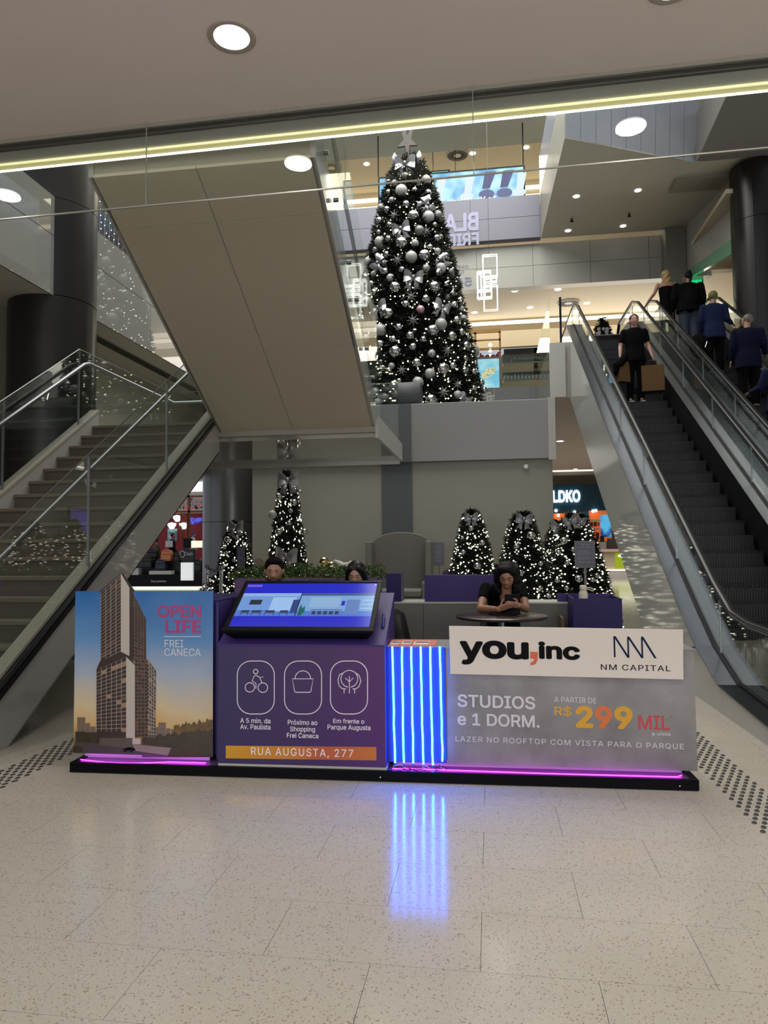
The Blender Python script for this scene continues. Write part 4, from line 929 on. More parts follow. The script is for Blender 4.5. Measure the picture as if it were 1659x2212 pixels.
# ================================================================== KIOSK (frame K: u along the front, v into the depth)
KO = Vector((-2.857, 4.59, 0)); KM = rotz(.026, KO)
_k = Vector((cos(.026), sin(.026), 0)); _n = Vector((-sin(.026), cos(.026), 0))
def atk(px, py, v):
    d = ray(px, py); c = Vector((0, 0, EYE)); t = (v-(c-KO).dot(_n))/d.dot(_n); p = c+d*t; return ((p-KO).dot(_k), p.z)
def K(u, v, z): return KM @ Vector((u, v, z))
def plane(v): return KM @ Matrix.Translation((0, v, 0))
M_purple = mat('purple_laminate', srgb(58, 43, 102), .42, spec=.22, var=.03)
M_purpleD = mat('deep_purple_laminate', srgb(38, 30, 84), .45, spec=.22, var=.03)
M_kblack = mat('black_laminate', (.002, .002, .004), .35, spec=.08)
M_magenta = mat('magenta_led', (1, .1, 1), .4, emit=(.75, .02, 1.0), es=11)
M_blue = mat('blue_neon_core', (.3, .8, 1), .4, emit=(.010, .13, 1.0), es=46)
def concrete():
    m = bpy.data.materials.new('printed_concrete'); m.use_nodes = True; n = m.node_tree.nodes; L = m.node_tree.links; p = n['Principled BSDF']
    tc = n.new('ShaderNodeTexCoord'); nz = n.new('ShaderNodeTexNoise'); nz.inputs['Scale'].default_value = 3.2; nz.inputs['Detail'].default_value = 6; nz.inputs['Roughness'].default_value = .55
    L.new(tc.outputs['Object'], nz.inputs['Vector']); r = n.new('ShaderNodeValToRGB'); e = r.color_ramp.elements
    e[0].position = .3; e[0].color = (*srgb(112, 110, 110), 1); e[1].position = .7; e[1].color = (*srgb(146, 145, 146), 1)
    L.new(nz.outputs['Fac'], r.inputs[0]); L.new(r.outputs[0], p.inputs['Base Color']); p.inputs['Roughness'].default_value = .42
    return m
M_conc = concrete()
def grad(name, stops, axis='X', lo=0, hi=1, rough=.4, noise_amt=0, ns=3, M=KM):
    """flat print with a colour ramp along one axis of the kiosk"""
    m = bpy.data.materials.new(name); m.use_nodes = True; n = m.node_tree.nodes; L = m.node_tree.links; p = n['Principled BSDF']
    tc = n.new('ShaderNodeNewGeometry'); mp = n.new('ShaderNodeMapping'); mp.vector_type = 'TEXTURE'
    mp.inputs['Location'].default_value = KO; mp.inputs['Rotation'].default_value = (0, 0, .026); L.new(tc.outputs['Position'], mp.inputs['Vector'])
    sx = n.new('ShaderNodeSeparateXYZ'); L.new(mp.outputs[0], sx.inputs[0]); mr = n.new('ShaderNodeMapRange'); mr.inputs[1].default_value = lo; mr.inputs[2].default_value = hi
    L.new(sx.outputs[axis], mr.inputs[0]); src = mr.outputs[0]
    if noise_amt:
        nz = n.new('ShaderNodeTexNoise'); nz.inputs['Scale'].default_value = ns; nz.inputs['Detail'].default_value = 5; L.new(mp.outputs[0], nz.inputs['Vector'])
        ma = n.new('ShaderNodeMath'); ma.operation = 'MULTIPLY_ADD'; ma.inputs[1].default_value = noise_amt; L.new(nz.outputs['Fac'], ma.inputs[0])
        sb = n.new('ShaderNodeMath'); sb.operation = 'SUBTRACT'; sb.inputs[1].default_value = noise_amt/2; L.new(mr.outputs[0], sb.inputs[0]); L.new(sb.outputs[0], ma.inputs[2]); src = ma.outputs[0]
    r = n.new('ShaderNodeValToRGB'); el = r.color_ramp.elements
    while len(el) < len(stops): el.new(.5)
    for e_, (q, c) in zip(el, stops): e_.position = q; e_.color = (*srgb(*c), 1)
    L.new(src, r.inputs[0]); L.new(r.outputs[0], p.inputs['Base Color']); p.inputs['Specular IOR Level'].default_value = .25; p.inputs['Roughness'].default_value = rough; return m
# ---- base platform
bp = thing('kiosk_platform', 'low black platform under the whole sales kiosk', 'platform', tuple(K(0, 0, 0)))
mb = MB(KM); mb.box(0, 0, .004, 4.095, .03, .068).box(0, .03, .004, .04, 3.4, .068).box(4.055, .03, .004, 4.095, 3.4, .068).box(0, 3.37, .004, 4.095, 3.4, .068)
obj('edge_frame', mb, M_kblack, bp, bevel=.003)
obj('deck', MB(KM).box(.04, .03, .004, 4.055, 3.37, .060), mat('platform_deck', srgb(84, 74, 96), .4), bp)
obj('raised_floor', MB(KM).box(.1, .4, .06, 4.0, 3.3, .12), mat('kiosk_floor', srgb(60, 58, 58), .5), bp)
for u in (2.13, 3.98): obj('screw', MB(KM).add([(x+u, -.002-z, y+.03) for x, y, z in MB().lathe([(0, .003), (.004, .002), (.005, 0)], n=8).v], MB().lathe([(0, .003), (.004, .002), (.005, 0)], n=8).f), M_chrome, bp)
# ---- left poster block
M_sky = grad('poster_sky', [(0, (52, 44, 36)), (.16, (200, 166, 104)), (.27, (204, 186, 150)), (.45, (160, 172, 190)), (.68, (98, 142, 192)), (1, (50, 106, 172))], 'Z', .12, 1.22, .16, .26, 2.6)
pb_ = thing('poster_board', 'tall poster board with an apartment tower against a blue and golden sky', 'advertising board', tuple(K(.46, .12, .1)))
obj('board', MB(KM).box(-.043, .125, .098, .965, .15, 1.22), M_purple, pb_)
obj('printed_face', MB(KM).box(-.043, .12, .098, .965, .125, 1.22), M_sky, pb_)
VP = .12
def pq(pts, m, nm, lift, th=.0015, par_=pb_, v=VP):
    P = [atk(x, y, v) for x, y in pts]
    a = [(u, v-lift, z) for u, z in P]; b = [(u, v-lift+th, z) for u, z in P]
    return obj(nm, MB(KM).hexa([Vector(p) for p in a], [Vector(p) for p in b]), m, par_)
def crop3(x, y): return (140+x/3.95, 1200+y/3.95)
def facade(nm, c, nu, nv, m_frame, m_cell, lift, slant=None, lw=.10, lh=.13, rnd=.0):
    """c: four corners in crop coordinates TL TR BR BL; grid of dark loggias in a pale frame, as raised print"""
    P = [Vector(atk(*crop3(*q), VP)) for q in c]
    def at(s, t): return (P[0]*(1-s)+P[1]*s)*(1-t)+(P[3]*(1-s)+P[2]*s)*t
    a = [at(0, 0), at(1, 0), at(1, 1), at(0, 1)]
    obj(nm, MB(KM).hexa([Vector((p.x, VP-lift, p.y)) for p in a], [Vector((p.x, VP-lift+.0015, p.y)) for p in a]), m_frame, pb_)
    mbs = [MB(KM) for _ in m_cell]; random.seed(nu*nv)
    for i in range(nu):
        for j in range(nv):
            s0, s1 = (i+lw)/nu, (i+1-.02)/nu; t0, t1 = (j+lh)/nv, (j+1-.02)/nv
            q = [at(s0, t0), at(s1, t0), at(s1, t1), at(s0, t1)]
            mbs[0 if random.random() > rnd else 1+int(random.random()*(len(m_cell)-1))].quad(*[(p.x, VP-lift-.0006, p.y) for p in q])
    for k_, b in enumerate(mbs):
        if b.v: o = obj('printed_windows', b, m_cell[k_], pb_); o['kind'] = 'stuff'
M_brown = mat('print_brown', srgb(50, 36, 33), .25, var=.25, vs=30); M_frame = mat('print_pale_frame', srgb(150, 142, 134), .25, var=.08); M_rust = mat('print_rust', srgb(84, 56, 46), .25, var=.3, vs=30)
M_side = mat('print_white_wall', srgb(182, 176, 168), .25, var=.04); M_lit = mat('print_lit_window', srgb(150, 120, 92), .25); M_dkframe = mat('print_dark_frame', srgb(112, 92, 82), .25)
# cut-out top of the tower standing proud above the board
cut = [(300, 300), (483, 150), (585, 300), (585, 340), (300, 340)]
pq([crop3(*q) for q in cut], M_brown, 'tower_cutout', .0005, .02)
facade('tower_front', [(305, 315), (480, 165), (480, 840), (305, 930)], 4, 22, M_frame, [M_brown, M_rust], .002, rnd=.12)
facade('tower_side', [(575, 300), (693, 540), (695, 890), (575, 900)], 5, 17, M_dkframe, [M_brown, M_rust], .002, rnd=.15, lw=.12, lh=.16)
pq([crop3(*q) for q in [(480, 152), (553, 275), (553, 880), (480, 835)]], M_side, 'tower_white_wall', .003)
pq([crop3(*q) for q in [(553, 275), (583, 305), (583, 900), (553, 880)]], M_brown, 'tower_recess', .003)
facade('lower_side', [(598, 880), (710, 890), (710, 1540), (598, 1550)], 4, 21, M_dkframe, [M_brown, M_rust], .0035, rnd=.2, lw=.12, lh=.16)
facade('lower_far_side', [(700, 870), (780, 980), (772, 1550), (700, 1550)], 4, 20, M_frame, [M_brown, M_rust, M_lit], .003, rnd=.35, lw=.3, lh=.25)
facade('lower_front', [(270, 975), (527, 862), (527, 1505), (270, 1505)], 6, 18, M_frame, [M_brown, M_rust, M_lit], .004, rnd=.12)
pq([crop3(*q) for q in [(525, 862), (600, 935), (600, 1560), (525, 1555)]], M_side, 'lower_white_wall', .0045)
pq([crop3(*q) for q in [(303, 900), (480, 820), (556, 860), (602, 935), (602, 950), (525, 866), (270, 978)]], M_brown, 'tower_setback', .0042)
M_tree = mat('print_trees', srgb(52, 44, 28), .25, var=.6, vs=22); M_treeg = mat('print_gold_trees', srgb(98, 74, 36), .25, var=.7, vs=25); M_road = mat('print_road', srgb(62, 58, 54), .25, var=.1); M_wall = mat('print_wall', srgb(130, 124, 112), .25)
random.seed(3)
pq([crop3(*q) for q in [(272, 1500), (527, 1500), (527, 1565), (272, 1600)]], M_brown, 'lower_base', .0042)
def lumpy(x0, x1, yt, yb, m, nm, lift, amp=18, n=22):
    n *= 3; P = [(x0+(x1-x0)*i/n, (yt[0]+(yt[1]-yt[0])*i/n)+amp*1.6*noise.noise(Vector((i*.22, yb*.1, 0)))+random.uniform(-amp, amp)*.28) for i in range(n+1)]
    b = MB(KM); Q = [atk(*crop3(x, y), VP) for x, y in P]; R0 = [atk(*crop3(x, yb), VP) for x, y in P]
    for i in range(n): b.quad((Q[i][0], VP-lift, Q[i][1]), (Q[i+1][0], VP-lift, Q[i+1][1]), (R0[i+1][0], VP-lift, R0[i+1][1]), (R0[i][0], VP-lift, R0[i][1]))
    return obj(nm, b, m, pb_)
for (x0, y0, x1, y1) in ((107, 1380, 175, 1520), (178, 1430, 215, 1520), (218, 1460, 262, 1520), (800, 1425, 862, 1560), (865, 1475, 900, 1560), (905, 1480, 950, 1560), (770, 1465, 798, 1560)):
    pq([crop3(*q) for q in [(x0, y0), (x1, y0), (x1, y1), (x0, y1)]], mat('print_city', srgb(110, 96, 84), .25, var=.15), 'city_block', .0012)
lumpy(930, 1265, (1450, 1400), 1700, M_treeg, 'golden_trees', .002, 28)
lumpy(660, 1265, (1550, 1480), 1720, M_tree, 'dark_trees', .0028, 22)
lumpy(92, 270, (1500, 1510), 1600, M_tree, 'left_trees', .0028, 10, 12)
pq([crop3(*q) for q in [(92, 1590), (300, 1600), (900, 1660), (880, 1712), (600, 1700), (92, 1684)]], M_road, 'road', .0035)
pq([crop3(*q) for q in [(580, 1608), (910, 1640), (880, 1705), (600, 1665)]], M_wall, 'street_wall', .004)
pq([crop3(*q) for q in [(300, 1555), (580, 1555), (580, 1650), (300, 1612)]], mat('print_podium', srgb(84, 76, 66), .25), 'podium', .005)
pq([crop3(*q) for q in [(580, 1555), (650, 1562), (650, 1608), (580, 1608)]], M_side, 'podium_wall', .005)
lumpy(88, 150, (1620, 1640), 1680, M_tree, 'bush', .006, 10, 6)
b = MB(KM)
for cx in (518, 572):
    c = atk(*crop3(cx, 1663), VP); b.add([(c[0]+.012*cos(2*pi*i/10), VP-.0066, c[1]+.012*sin(2*pi*i/10)) for i in range(10)], [tuple(range(10))])
obj('car_wheels', b, M_black, pb_)
pq([crop3(*q) for q in [(500, 1655), (520, 1640), (560, 1632), (600, 1645), (606, 1662), (500, 1664)]], M_kblack, 'printed_car', .006)
M_mag = mat('print_magenta', srgb(166, 46, 118), .3, var=0)
def tk(s, x0, y0, x1, y1, v, m, par_, bold=0, cf=None, **k):
    """lettering by the corners of its ink box in the photograph"""
    a = atk(*(cf(x0, y1) if cf else (x0, y1)), v); b = atk(*(cf(x1, y0) if cf else (x1, y0)), v)
    c = atk(*(cf(x1, y1) if cf else (x1, y1)), v); d = atk(*(cf(x0, y0) if cf else (x0, y0)), v)
    z0 = (a[1]+c[1])/2; z1 = (b[1]+d[1])/2
    return text_on('lettering', s, m, plane(v), a[0], b[0], z0, z1, par_, bold=bold, **k)
tk('OPEN', 790, 422, 1162, 530, VP, M_mag, pb_, .024, crop3); tk('LIFE', 858, 550, 1162, 660, VP, M_mag, pb_, .024, crop3)
M_pw = mat('print_soft_white', srgb(206, 210, 216), .3, var=0)
tk('FREI', 852, 720, 1012, 782, VP, M_pw, pb_, -.008, crop3); tk('CANECA', 850, 793, 1160, 858, VP, M_pw, pb_, -.008, crop3)
pq([crop3(*q) for q in [(850, 688), (1162, 688), (1162, 694), (850, 694)]], M_pw, 'rule_line', .002)
# purple cabinet behind the poster
cb = thing('purple_cabinet', 'purple cabinet standing behind the tower poster', 'cabinet', tuple(K(.5, .5, .06)))
obj('body', MB(KM).box(-.0, .152, .10, .985, .95, 1.155), M_purpleD, cb, bevel=.003)
obj('side_panel', MB(KM).box(.985, .13, .08, 1.0, .40, 1.14), M_purple, cb)
obj('kick_board', MB(KM).box(.02, .16, .06, .93, .17, .10), mat('kick_pale', srgb(190, 170, 190), .4), cb)
# ---- middle desk with the slanted screen
md = thing('screen_desk', 'purple desk with three white icons and a slanted top', 'desk', tuple(K(1.58, .02, .06)))
M_pgrad = grad('purple_print', [(0, (56, 49, 92)), (.55, (66, 46, 94)), (1, (84, 47, 104))], 'X', 1.03, 2.17, .36)
obj('front_panel', MB(KM).box(1.035, .02, .085, 2.165, .035, .858), M_pgrad, md, bevel=.002)
obj('inner_foot', MB(KM).box(1.035, .035, .06, 2.165, .3, .085), M_white, md)
prof = [(.035, .085), (.62, .085), (.62, 1.15), (.035, .857)]
obj('body', MB(KM).hexa([Vector((1.036, v, z)) for v, z in prof], [Vector((2.164, v, z)) for v, z in prof]), M_purple, md)
obj('slanted_top', MB(KM).hexa([Vector(p) for p in [(1.036, .02, .858), (2.164, .02, .858), (2.164, .63, 1.16), (1.036, .63, 1.16)]], [Vector(p) for p in [(1.036, .02, .872), (2.164, .02, .872), (2.164, .63, 1.174), (1.036, .63, 1.174)]]), M_purple, md)
def crop4(x, y): return (440+x/3.95, 1200+y/3.95)
VM = .02
def line_icon(pts, closed=False, nm='icon_line', r=.0028):
    P = [atk(*crop4(*q), VM) for q in pts]
    return obj(nm, MB(KM).tube([(u, VM-.0008, z) for u, z in P], [(r, .0012)]*len(P) if False else r, 5, closed=closed), M_print_white, md)
def rr(cx, cy, w, h, r, n=8):
    o = []
    for (sx, sy, a0) in ((1, -1, -90), (1, 1, 0), (-1, 1, 90), (-1, -1, 180)):
        for i in range(n+1):
            a = radians(a0+90*i/n); o.append((cx+sx*(w-r)+r*cos(a), cy+sy*(h-r)+r*sin(a)))
    return o
for cx in (443, 846, 1238): line_icon(rr(cx+2, 1126, 158, 226, 118), True, 'icon_outline', .0032)
circ = lambda cx, cy, r, a0=0, a1=360, n=24: [(cx+r*cos(radians(a0+(a1-a0)*i/n)), cy+r*sin(radians(a0+(a1-a0)*i/n))) for i in range(n+(0 if a1-a0 == 360 else 1))]
line_icon(circ(444, 990, 19), True); line_icon(circ(394, 1125, 40), True); line_icon(circ(505, 1127, 41), True)
line_icon([(508, 1036), (478, 1040), (496, 1082)]); line_icon([(478, 1040), (445, 1020), (430, 1030), (414, 1070), (446, 1092), (446, 1135)])
line_icon([(757, 1052), (935, 1052), (914, 1160), (905, 1167), (785, 1167), (776, 1160)], True); line_icon(circ(846, 1050, 66, 180, 360))
line_icon(circ(1243, 1052, 72, 100, 440)); line_icon([(1243, 1175), (1243, 1030)]); line_icon([(1210, 1045), (1243, 1078), (1276, 1045)])
line_icon([(1184, 1004), (1160, 1015), (1146, 1060), (1155, 1110), (1180, 1135), (1215, 1138)]); line_icon([(1302, 1004), (1326, 1022), (1341, 1070), (1325, 1118), (1300, 1137), (1270, 1138)])
line_icon([(1198, 1140), (1198, 1175)]); line_icon([(1288, 1140), (1288, 1175)])
for s, b in (('A 5 min. da', (312, 1388, 570, 1430)), ('Av. Paulista', (312, 1440, 570, 1483)), ('Próximo ao', (718, 1402, 970, 1445)), ('Shopping', (738, 1460, 950, 1512)), ('Frei Caneca', (710, 1515, 978, 1557)), ('Em frente o', (1106, 1393, 1370, 1432)), ('Parque Augusta', (1057, 1446, 1423, 1498))):
    tk(s, *b, VM, M_print_white, md, .006, crop4)
P = [atk(*crop4(*q), VM) for q in [(189, 1622), (1473, 1634), (1474, 1748), (189, 1730)]]
obj('address_band', MB(KM).hexa([Vector((u, VM-.001, z)) for u, z in P], [Vector((u, VM+.001, z)) for u, z in P]), grad('address_gradient', [(0, (206, 152, 44)), (.45, (200, 128, 56)), (.62, (186, 92, 66)), (1, (196, 116, 58))], 'X', 1.1, 2.1, .36), md)
tk('RUA AUGUSTA, 277', 405, 1645, 1275, 1725, VM-.001, M_print_white, md, .004, crop4, space=1.15)
# ---- screen lying on the desk
tv = thing('touch_screen', 'big slanted touch screen showing two room pictures on blue', 'screen', tuple(K(1.58, .25, .95)))
W0, W1 = 1.072, 2.094
b0 = Vector((0, -.005, .961)); b1 = Vector((0, .50, 1.268)); up = (b1-b0).normalized(); nrm = Vector((0, -up.z, up.y)); LEN = (b1-b0).length
TM = KM @ Matrix(((1, 0, 0, 0), (0, up.y, nrm.y, b0.y), (0, up.z, nrm.z, b0.z), (0, 0, 0, 1)))   # local: x along u, y up the screen, z out of it
M_bez = mat('bezel_plastic', (.003, .003, .005), .35, spec=.12)
mb = MB(TM); e_ = .045; mb.box(W0, 0, -.012, W1, e_, .006).box(W0, LEN-.028, -.012, W1, LEN, .006).box(W0, e_, -.012, W0+.034, LEN-.028, .006).box(W1-.034, e_, -.012, W1, LEN-.028, .006)
obj('bezel', mb, M_bez, tv, bevel=.003)
obj('back_shell', MB(TM).hexa([Vector(p) for p in [(W0+.05, .03, -.085), (W1-.05, .03, -.085), (W1-.05, LEN-.03, -.085), (W0+.05, LEN-.03, -.085)]], [Vector(p) for p in [(W0, 0, -.012), (W1, 0, -.012), (W1, LEN, -.012), (W0, LEN, -.012)]]), M_bez, tv, bevel=.004)
S0, S1, T0, T1 = W0+.034, W1-.034, e_, LEN-.028; SW = S1-S0; SH = T1-T0
def em(n_, c, s=1.0): return mat(n_, (0, 0, 0), .15, emit=srgb(*c), es=s)
def sr(nm, x0, y0, x1, y1, m, lift=.0003, par_=tv):
    return obj(nm, MB(TM).box(S0+SW*x0, T0+SH*y0, -.004, S0+SW*x1, T0+SH*y1, lift), m, par_)
sr('display', 0, 0, 1, 1, em('screen_blue', (34, 40, 200), .95), 0)
def sq(nm, pts, m, lift): return obj(nm, MB(TM).add([(S0+SW*x, T0+SH*y, lift) for x, y in pts], [tuple(range(len(pts)))]), m, tv)
yb0, yt0 = .235, .755
sr('room_picture', 0, yb0, .445, yt0, em('room_wall', (118, 160, 226), .9), .0006)
sr('room_picture', .452, yb0, 1, yt0, em('room_wall2', (128, 172, 226), .9), .0006)
sr('picture_border', .445, yb0, .452, yt0+.005, em('pic_border', (30, 34, 60)), .0009)
F1 = em('room_floor', (84, 128, 214), .9); sr('picture_floor', 0, yb0, .445, yb0+.13, F1, .0009); sr('picture_floor', .452, yb0, 1, yb0+.11, F1, .0009)
sr('picture_ceiling', 0, yt0-.07, .445, yt0, em('room_ceil', (150, 186, 236), .9), .0009); sr('picture_ceiling', .452, yt0-.06, 1, yt0, em('room_ceil2', (70, 96, 150), .9), .0009)
sr('picture_tv', .075, .49, .165, .60, em('pic_dark', (40, 50, 62)), .0012)
sr('picture_curtain', .24, .34, .42, .66, em('pic_curtain', (160, 196, 244), .95), .0012); sr('picture_door', .40, .30, .445, .60, em('pic_dark2', (46, 70, 130)), .0014)
dk = em('pic_furn', (52, 62, 92))
for (x, w) in ((.04, .06), (.12, .07), (.22, .07), (.33, .06)): sr('picture_chair', x, .30, x+w, .36, dk, .0014); sr('picture_chair', x, .25, x+.006, .30, dk, .0014); sr('picture_chair', x+w-.006, .25, x+w, .30, dk, .0014)
sr('picture_table', .55, .365, .78, .375, dk, .0014)
for i in range(5): sr('picture_chair', .565+.042*i, .27, .565+.042*i+.028, .345, dk, .0016)
sr('picture_back_wall', .53, .43, .75, .66, em('pic_pale', (150, 186, 226), .9), .0011); sr('picture_cupboard', .80, .28, .90, .60, em('pic_cup', (98, 130, 190)), .0013); sr('picture_phone', .765, .47, .79, .57, em('pic_phone', (30, 40, 190)), .0016)
for i in range(3): sr('picture_shelf', .91, .40+.09*i, .995, .408+.09*i, em('pic_pale2', (190, 216, 236)), .0015)
sq('picture_plant', [(.465, .24), (.49, .24), (.51, .34), (.50, .46), (.485, .40), (.47, .50), (.462, .38)], em('pic_green', (24, 100, 92)), .0018)
sr('menu_pill', .0, .915, .115, .965, em('pill', (120, 90, 220)), .0009)
text_on('lettering', 'TOUR VIRTUAL', em('pill_text', (190, 190, 240)), TM @ Matrix(((1, 0, 0, 0), (0, 0, 1, 0), (0, -1, 0, 0), (0, 0, 0, 1))) if False else TM @ Matrix.Rotation(-pi/2, 4, 'X'), S0+SW*.012, S0+SW*.10, T0+SH*.928, T0+SH*.952, tv) if False else None
sr('corner_dot', .985, .95, .992, .965, em('dot', (255, 255, 255)), .0009)
tag(obj('key_fob', MB(KM).tube([(2.125, .30, 1.045), (2.13, .25, 1.02), (2.13, .22, .99), (2.128, .2, .965)], .011, 6), mat('fob_blue', srgb(30, 44, 120), .3), smooth=True), 'small blue key fob lying right of the slanted screen', 'key fob')
# ---- neon block and price panel
nb = thing('price_counter', 'grey counter with glowing blue tubes, price lettering and orange leaflets holder', 'counter', tuple(K(3.1, .1, .06)))
nb['label'] = 'grey concrete look counter with price lettering beside six glowing blue tubes'
obj('tube_panel', MB(KM).box(2.165, .10, .10, 2.555, .115, .85), mat('pale_back_panel', srgb(50, 62, 104), .5, spec=.2), nb)
obj('price_panel', MB(KM).box(2.556, .105, .092, 4.118, .12, .85), M_conc, nb)
obj('body', MB(KM).box(2.175, .12, .12, 4.10, .47, .84), mat('grey_laminate', srgb(120, 120, 122), .4), nb)
obj('counter_top', MB(KM).box(2.165, .10, .84, 4.12, .48, .853), mat('grey_top', srgb(132, 132, 134), .35), nb, bevel=.002)
obj('kick_board', MB(KM).box(2.2, .17, .06, 4.04, .18, .12), mat('kick_pale', (0, 0, 0)), nb)
random.seed(5)
for i, (ta, tb) in enumerate(zip([(x, 1397) for x in (847, 868, 888, 908, 929, 950)], [(853, 1648), (872, 1648), (893, 1649), (914, 1651), (935, 1653), (956, 1645)])):
    A = atk(*ta, .085); B = atk(*tb, .085); n_ = 9; P = []
    for j in range(n_+1):
        s = j/n_; P.append((A[0]*(1-s)+B[0]*s+random.uniform(-.0018, .0018), .088, A[1]*(1-s)+B[1]*s))
    tb_ = thing('neon_tube', 'glowing blue neon tube, %s of the six from the left' % ['first', 'second', 'third', 'fourth', 'fifth', 'sixth'][i], 'light tube', tuple(K(*P[-1])), 'blue neon tubes on the counter')
    obj('tube', MB(KM).tube(P, .0062, 8), M_blue, tb_, True)
    obj('end_cap', MB(KM).tube([P[-1], (P[-1][0], .088, P[-1][2]-.012)], .0065, 8), mat('clear_cap', srgb(60, 120, 220), .2), tb_)
    Q = [(P[-1][0], .088, P[-1][2]-.01), (P[-1][0]+.01*(-1)**i, .075, .08), (P[-1][0]+.03, .06, .07), (2.44+.004*i, .055, .066)]
    part_label(obj('wire', MB(KM).tube(Q, .0018, 5), [M_black, mat('white_wire', srgb(190, 190, 200), .4)][i % 2], tb_), 'loose thin wire')
cw = thing('wire_tangle', 'tangle of black and white wires at the foot of the blue tubes', 'cable', tuple(K(2.35, .05, .07)))
for i in range(7):
    u = 2.19+.055*i; P = [(u+.05*cos(a)*(.6+.4*random.random()), .055+.012*sin(a*1.7), .078+.016*sin(a)) for a in [j*.7+i for j in range(7)]]
    obj('cable', MB(KM).tube(P, .002, 5), [M_black, mat('white_wire', (0, 0, 0)), M_black][i % 3], cw)
def crop6(x, y): return (940+x/2.765, 1320+y/2.765)
VC = .105
M_or1 = mat('print_yellow', srgb(214, 160, 40), .35, var=0); M_or2 = mat('print_orange', srgb(212, 112, 58), .35, var=0); M_red1 = mat('print_red', srgb(196, 64, 74), .35, var=0)
M_gw = mat('print_greywhite', srgb(208, 206, 214), .4, var=0)
def skew_text(s, tl, tr, h, m, bold=.02, parent=nb, cf=crop6, v=VC, **k):
    """baseline may slope in the picture: fit between bottom left, bottom right and height"""
    a = atk(*cf(*tl), v); b = atk(*cf(*tr), v); dz = b[1]-a[1]; L_ = b[0]-a[0]; c = atk(*cf(tl[0], tl[1]-h), v); hh = c[1]-a[1]
    M = plane(v) @ Matrix(((1, 0, 0, a[0]), (0, 1, 0, 0), (dz/L_, 0, 1, a[1]), (0, 0, 0, 1)))
    return text_on('lettering', s, m, M, 0, L_, 0, hh, parent, bold=bold, **k)
skew_text('STUDIOS', (134, 572), (598, 588), 76, M_gw, .016); skew_text('e 1 DORM.', (134, 680), (624, 698), 74, M_gw, .016)
skew_text('A PARTIR DE', (712, 543), (963, 551), 32, M_gw, .002); skew_text('R$', (713, 630), (815, 634), 68, M_or1, .008)
skew_text('2', (840, 697), (945, 699), 132, M_or1, .035); skew_text('9', (955, 700), (1060, 704), 136, M_or2, .035); skew_text('9', (1072, 703), (1182, 707), 136, M_or1, .035)
skew_text('MIL', (1215, 706), (1403, 711), 84, M_red1, .010); skew_text('*', (1404, 636), (1416, 636), 10, M_red1, .02)
skew_text('a vista', (1294, 743), (1404, 745), 22, M_gw, .006)
skew_text('LAZER NO ROOFTOP COM VISTA PARA O PARQUE', (122, 780), (1486, 828), 34, M_gw, .003, space=1.12)
# leaflets on the counter top
a = atk(845, 1393, .12); 
def flat(nm, pts, z, m, par_, th=.002):
    P = [KM.inverted() @ atz(x, y, z) for x, y in pts]
    return obj(nm, MB(KM).hexa([Vector((p.x, p.y, z)) for p in P], [Vector((p.x, p.y, z+th)) for p in P]), m, par_)
M_flyer = mat('orange_leaflet', srgb(206, 108, 88), .5, var=.05); M_card = mat('leaflet_card', srgb(210, 200, 200), .5)
def crop5(x, y): return (800+x/4.366, 1180+y/4.366)
for i, (pts, wh) in enumerate([([(165, 942), (200, 885), (300, 888), (270, 942)], [(185, 928), (205, 895), (285, 897), (268, 928)]),
                              ([(272, 942), (302, 880), (410, 885), (385, 942)], [(290, 924), (312, 893), (395, 895), (380, 924)]),
                              ([(387, 942), (412, 885), (632, 888), (610, 942)], [(402, 928), (420, 895), (562, 897), (545, 928)])]):
    t = thing('leaflet', ['orange leaflet at the left on the grey counter', 'orange leaflet in the middle on the grey counter', 'wide orange leaflet at the right on the grey counter'][i], 'leaflet', tuple(atz(*crop5(*pts[0]), .854)), 'leaflets on the counter')
    flat('sheet', [crop5(*q) for q in pts], .854+.0005*i, M_flyer, t); flat('card', [crop5(*q) for q in wh], .8565+.0005*i, M_card, t)
    x0 = wh[0][0]; flat('dark_print', [crop5(*q) for q in [(x0+22, 908), (x0+26, 899), (wh[2][0]-8, 901), (wh[2][0]-12, 909)]], .8590+.0005*i, mat('dark_print', srgb(50, 40, 50), .5), t, .0005)
# ---- white logo board
wb = thing('logo_board', 'white board with two company logos on top of the grey counter', 'sign', tuple(K(3.3, .09, .66)))
P = [atk(*q, .09) for q in [(970, 1352), (1474, 1360), (1475, 1467), (973, 1455)]]
A2 = [Vector((P[0][0], .075, P[0][1])), Vector((P[1][0], .075, P[1][1])), Vector((P[2][0], .075, P[2][1])), Vector((P[3][0], .075, P[3][1]))]
obj('board', MB(KM).hexa(A2, [p+Vector((0, .022, 0)) for p in A2]), mat('logo_board_white', srgb(214, 206, 198), .18, var=.02), wb, bevel=.001)
obj('edge_line', MB(KM).hexa([p+Vector((0, .001, 0)) for p in A2], [p+Vector((0, .002, 0)) for p in A2]), M_white, wb)
VW = .075
M_ink = mat('ink_black', srgb(8, 8, 12), .5, var=0, spec=.08); M_inkn = mat('ink_navy', srgb(16, 34, 68), .5, var=0, spec=.1); M_inkg = mat('ink_dark_grey', srgb(36, 32, 40), .5, var=0, spec=.1)
def wt(s, bl, br, h, m, bold, **k): return skew_text(s, bl, br, h, m, bold, wb, crop6, VW, **k)
wt('y', (148, 318), (288, 322), 140, M_ink, .032); wt('o', (281, 285), (428, 288), 110, M_ink, .036); wt('u', (430, 288), (560, 290), 103, M_ink, .034)
wt('inc', (618, 286), (866, 294), 105, M_ink, .036)
b = [(568, 243), (614, 244), (612, 292), (600, 316), (570, 326), (568, 308), (586, 300), (590, 284), (568, 284)]
Q = [atk(*crop6(*q), VW) for q in b]
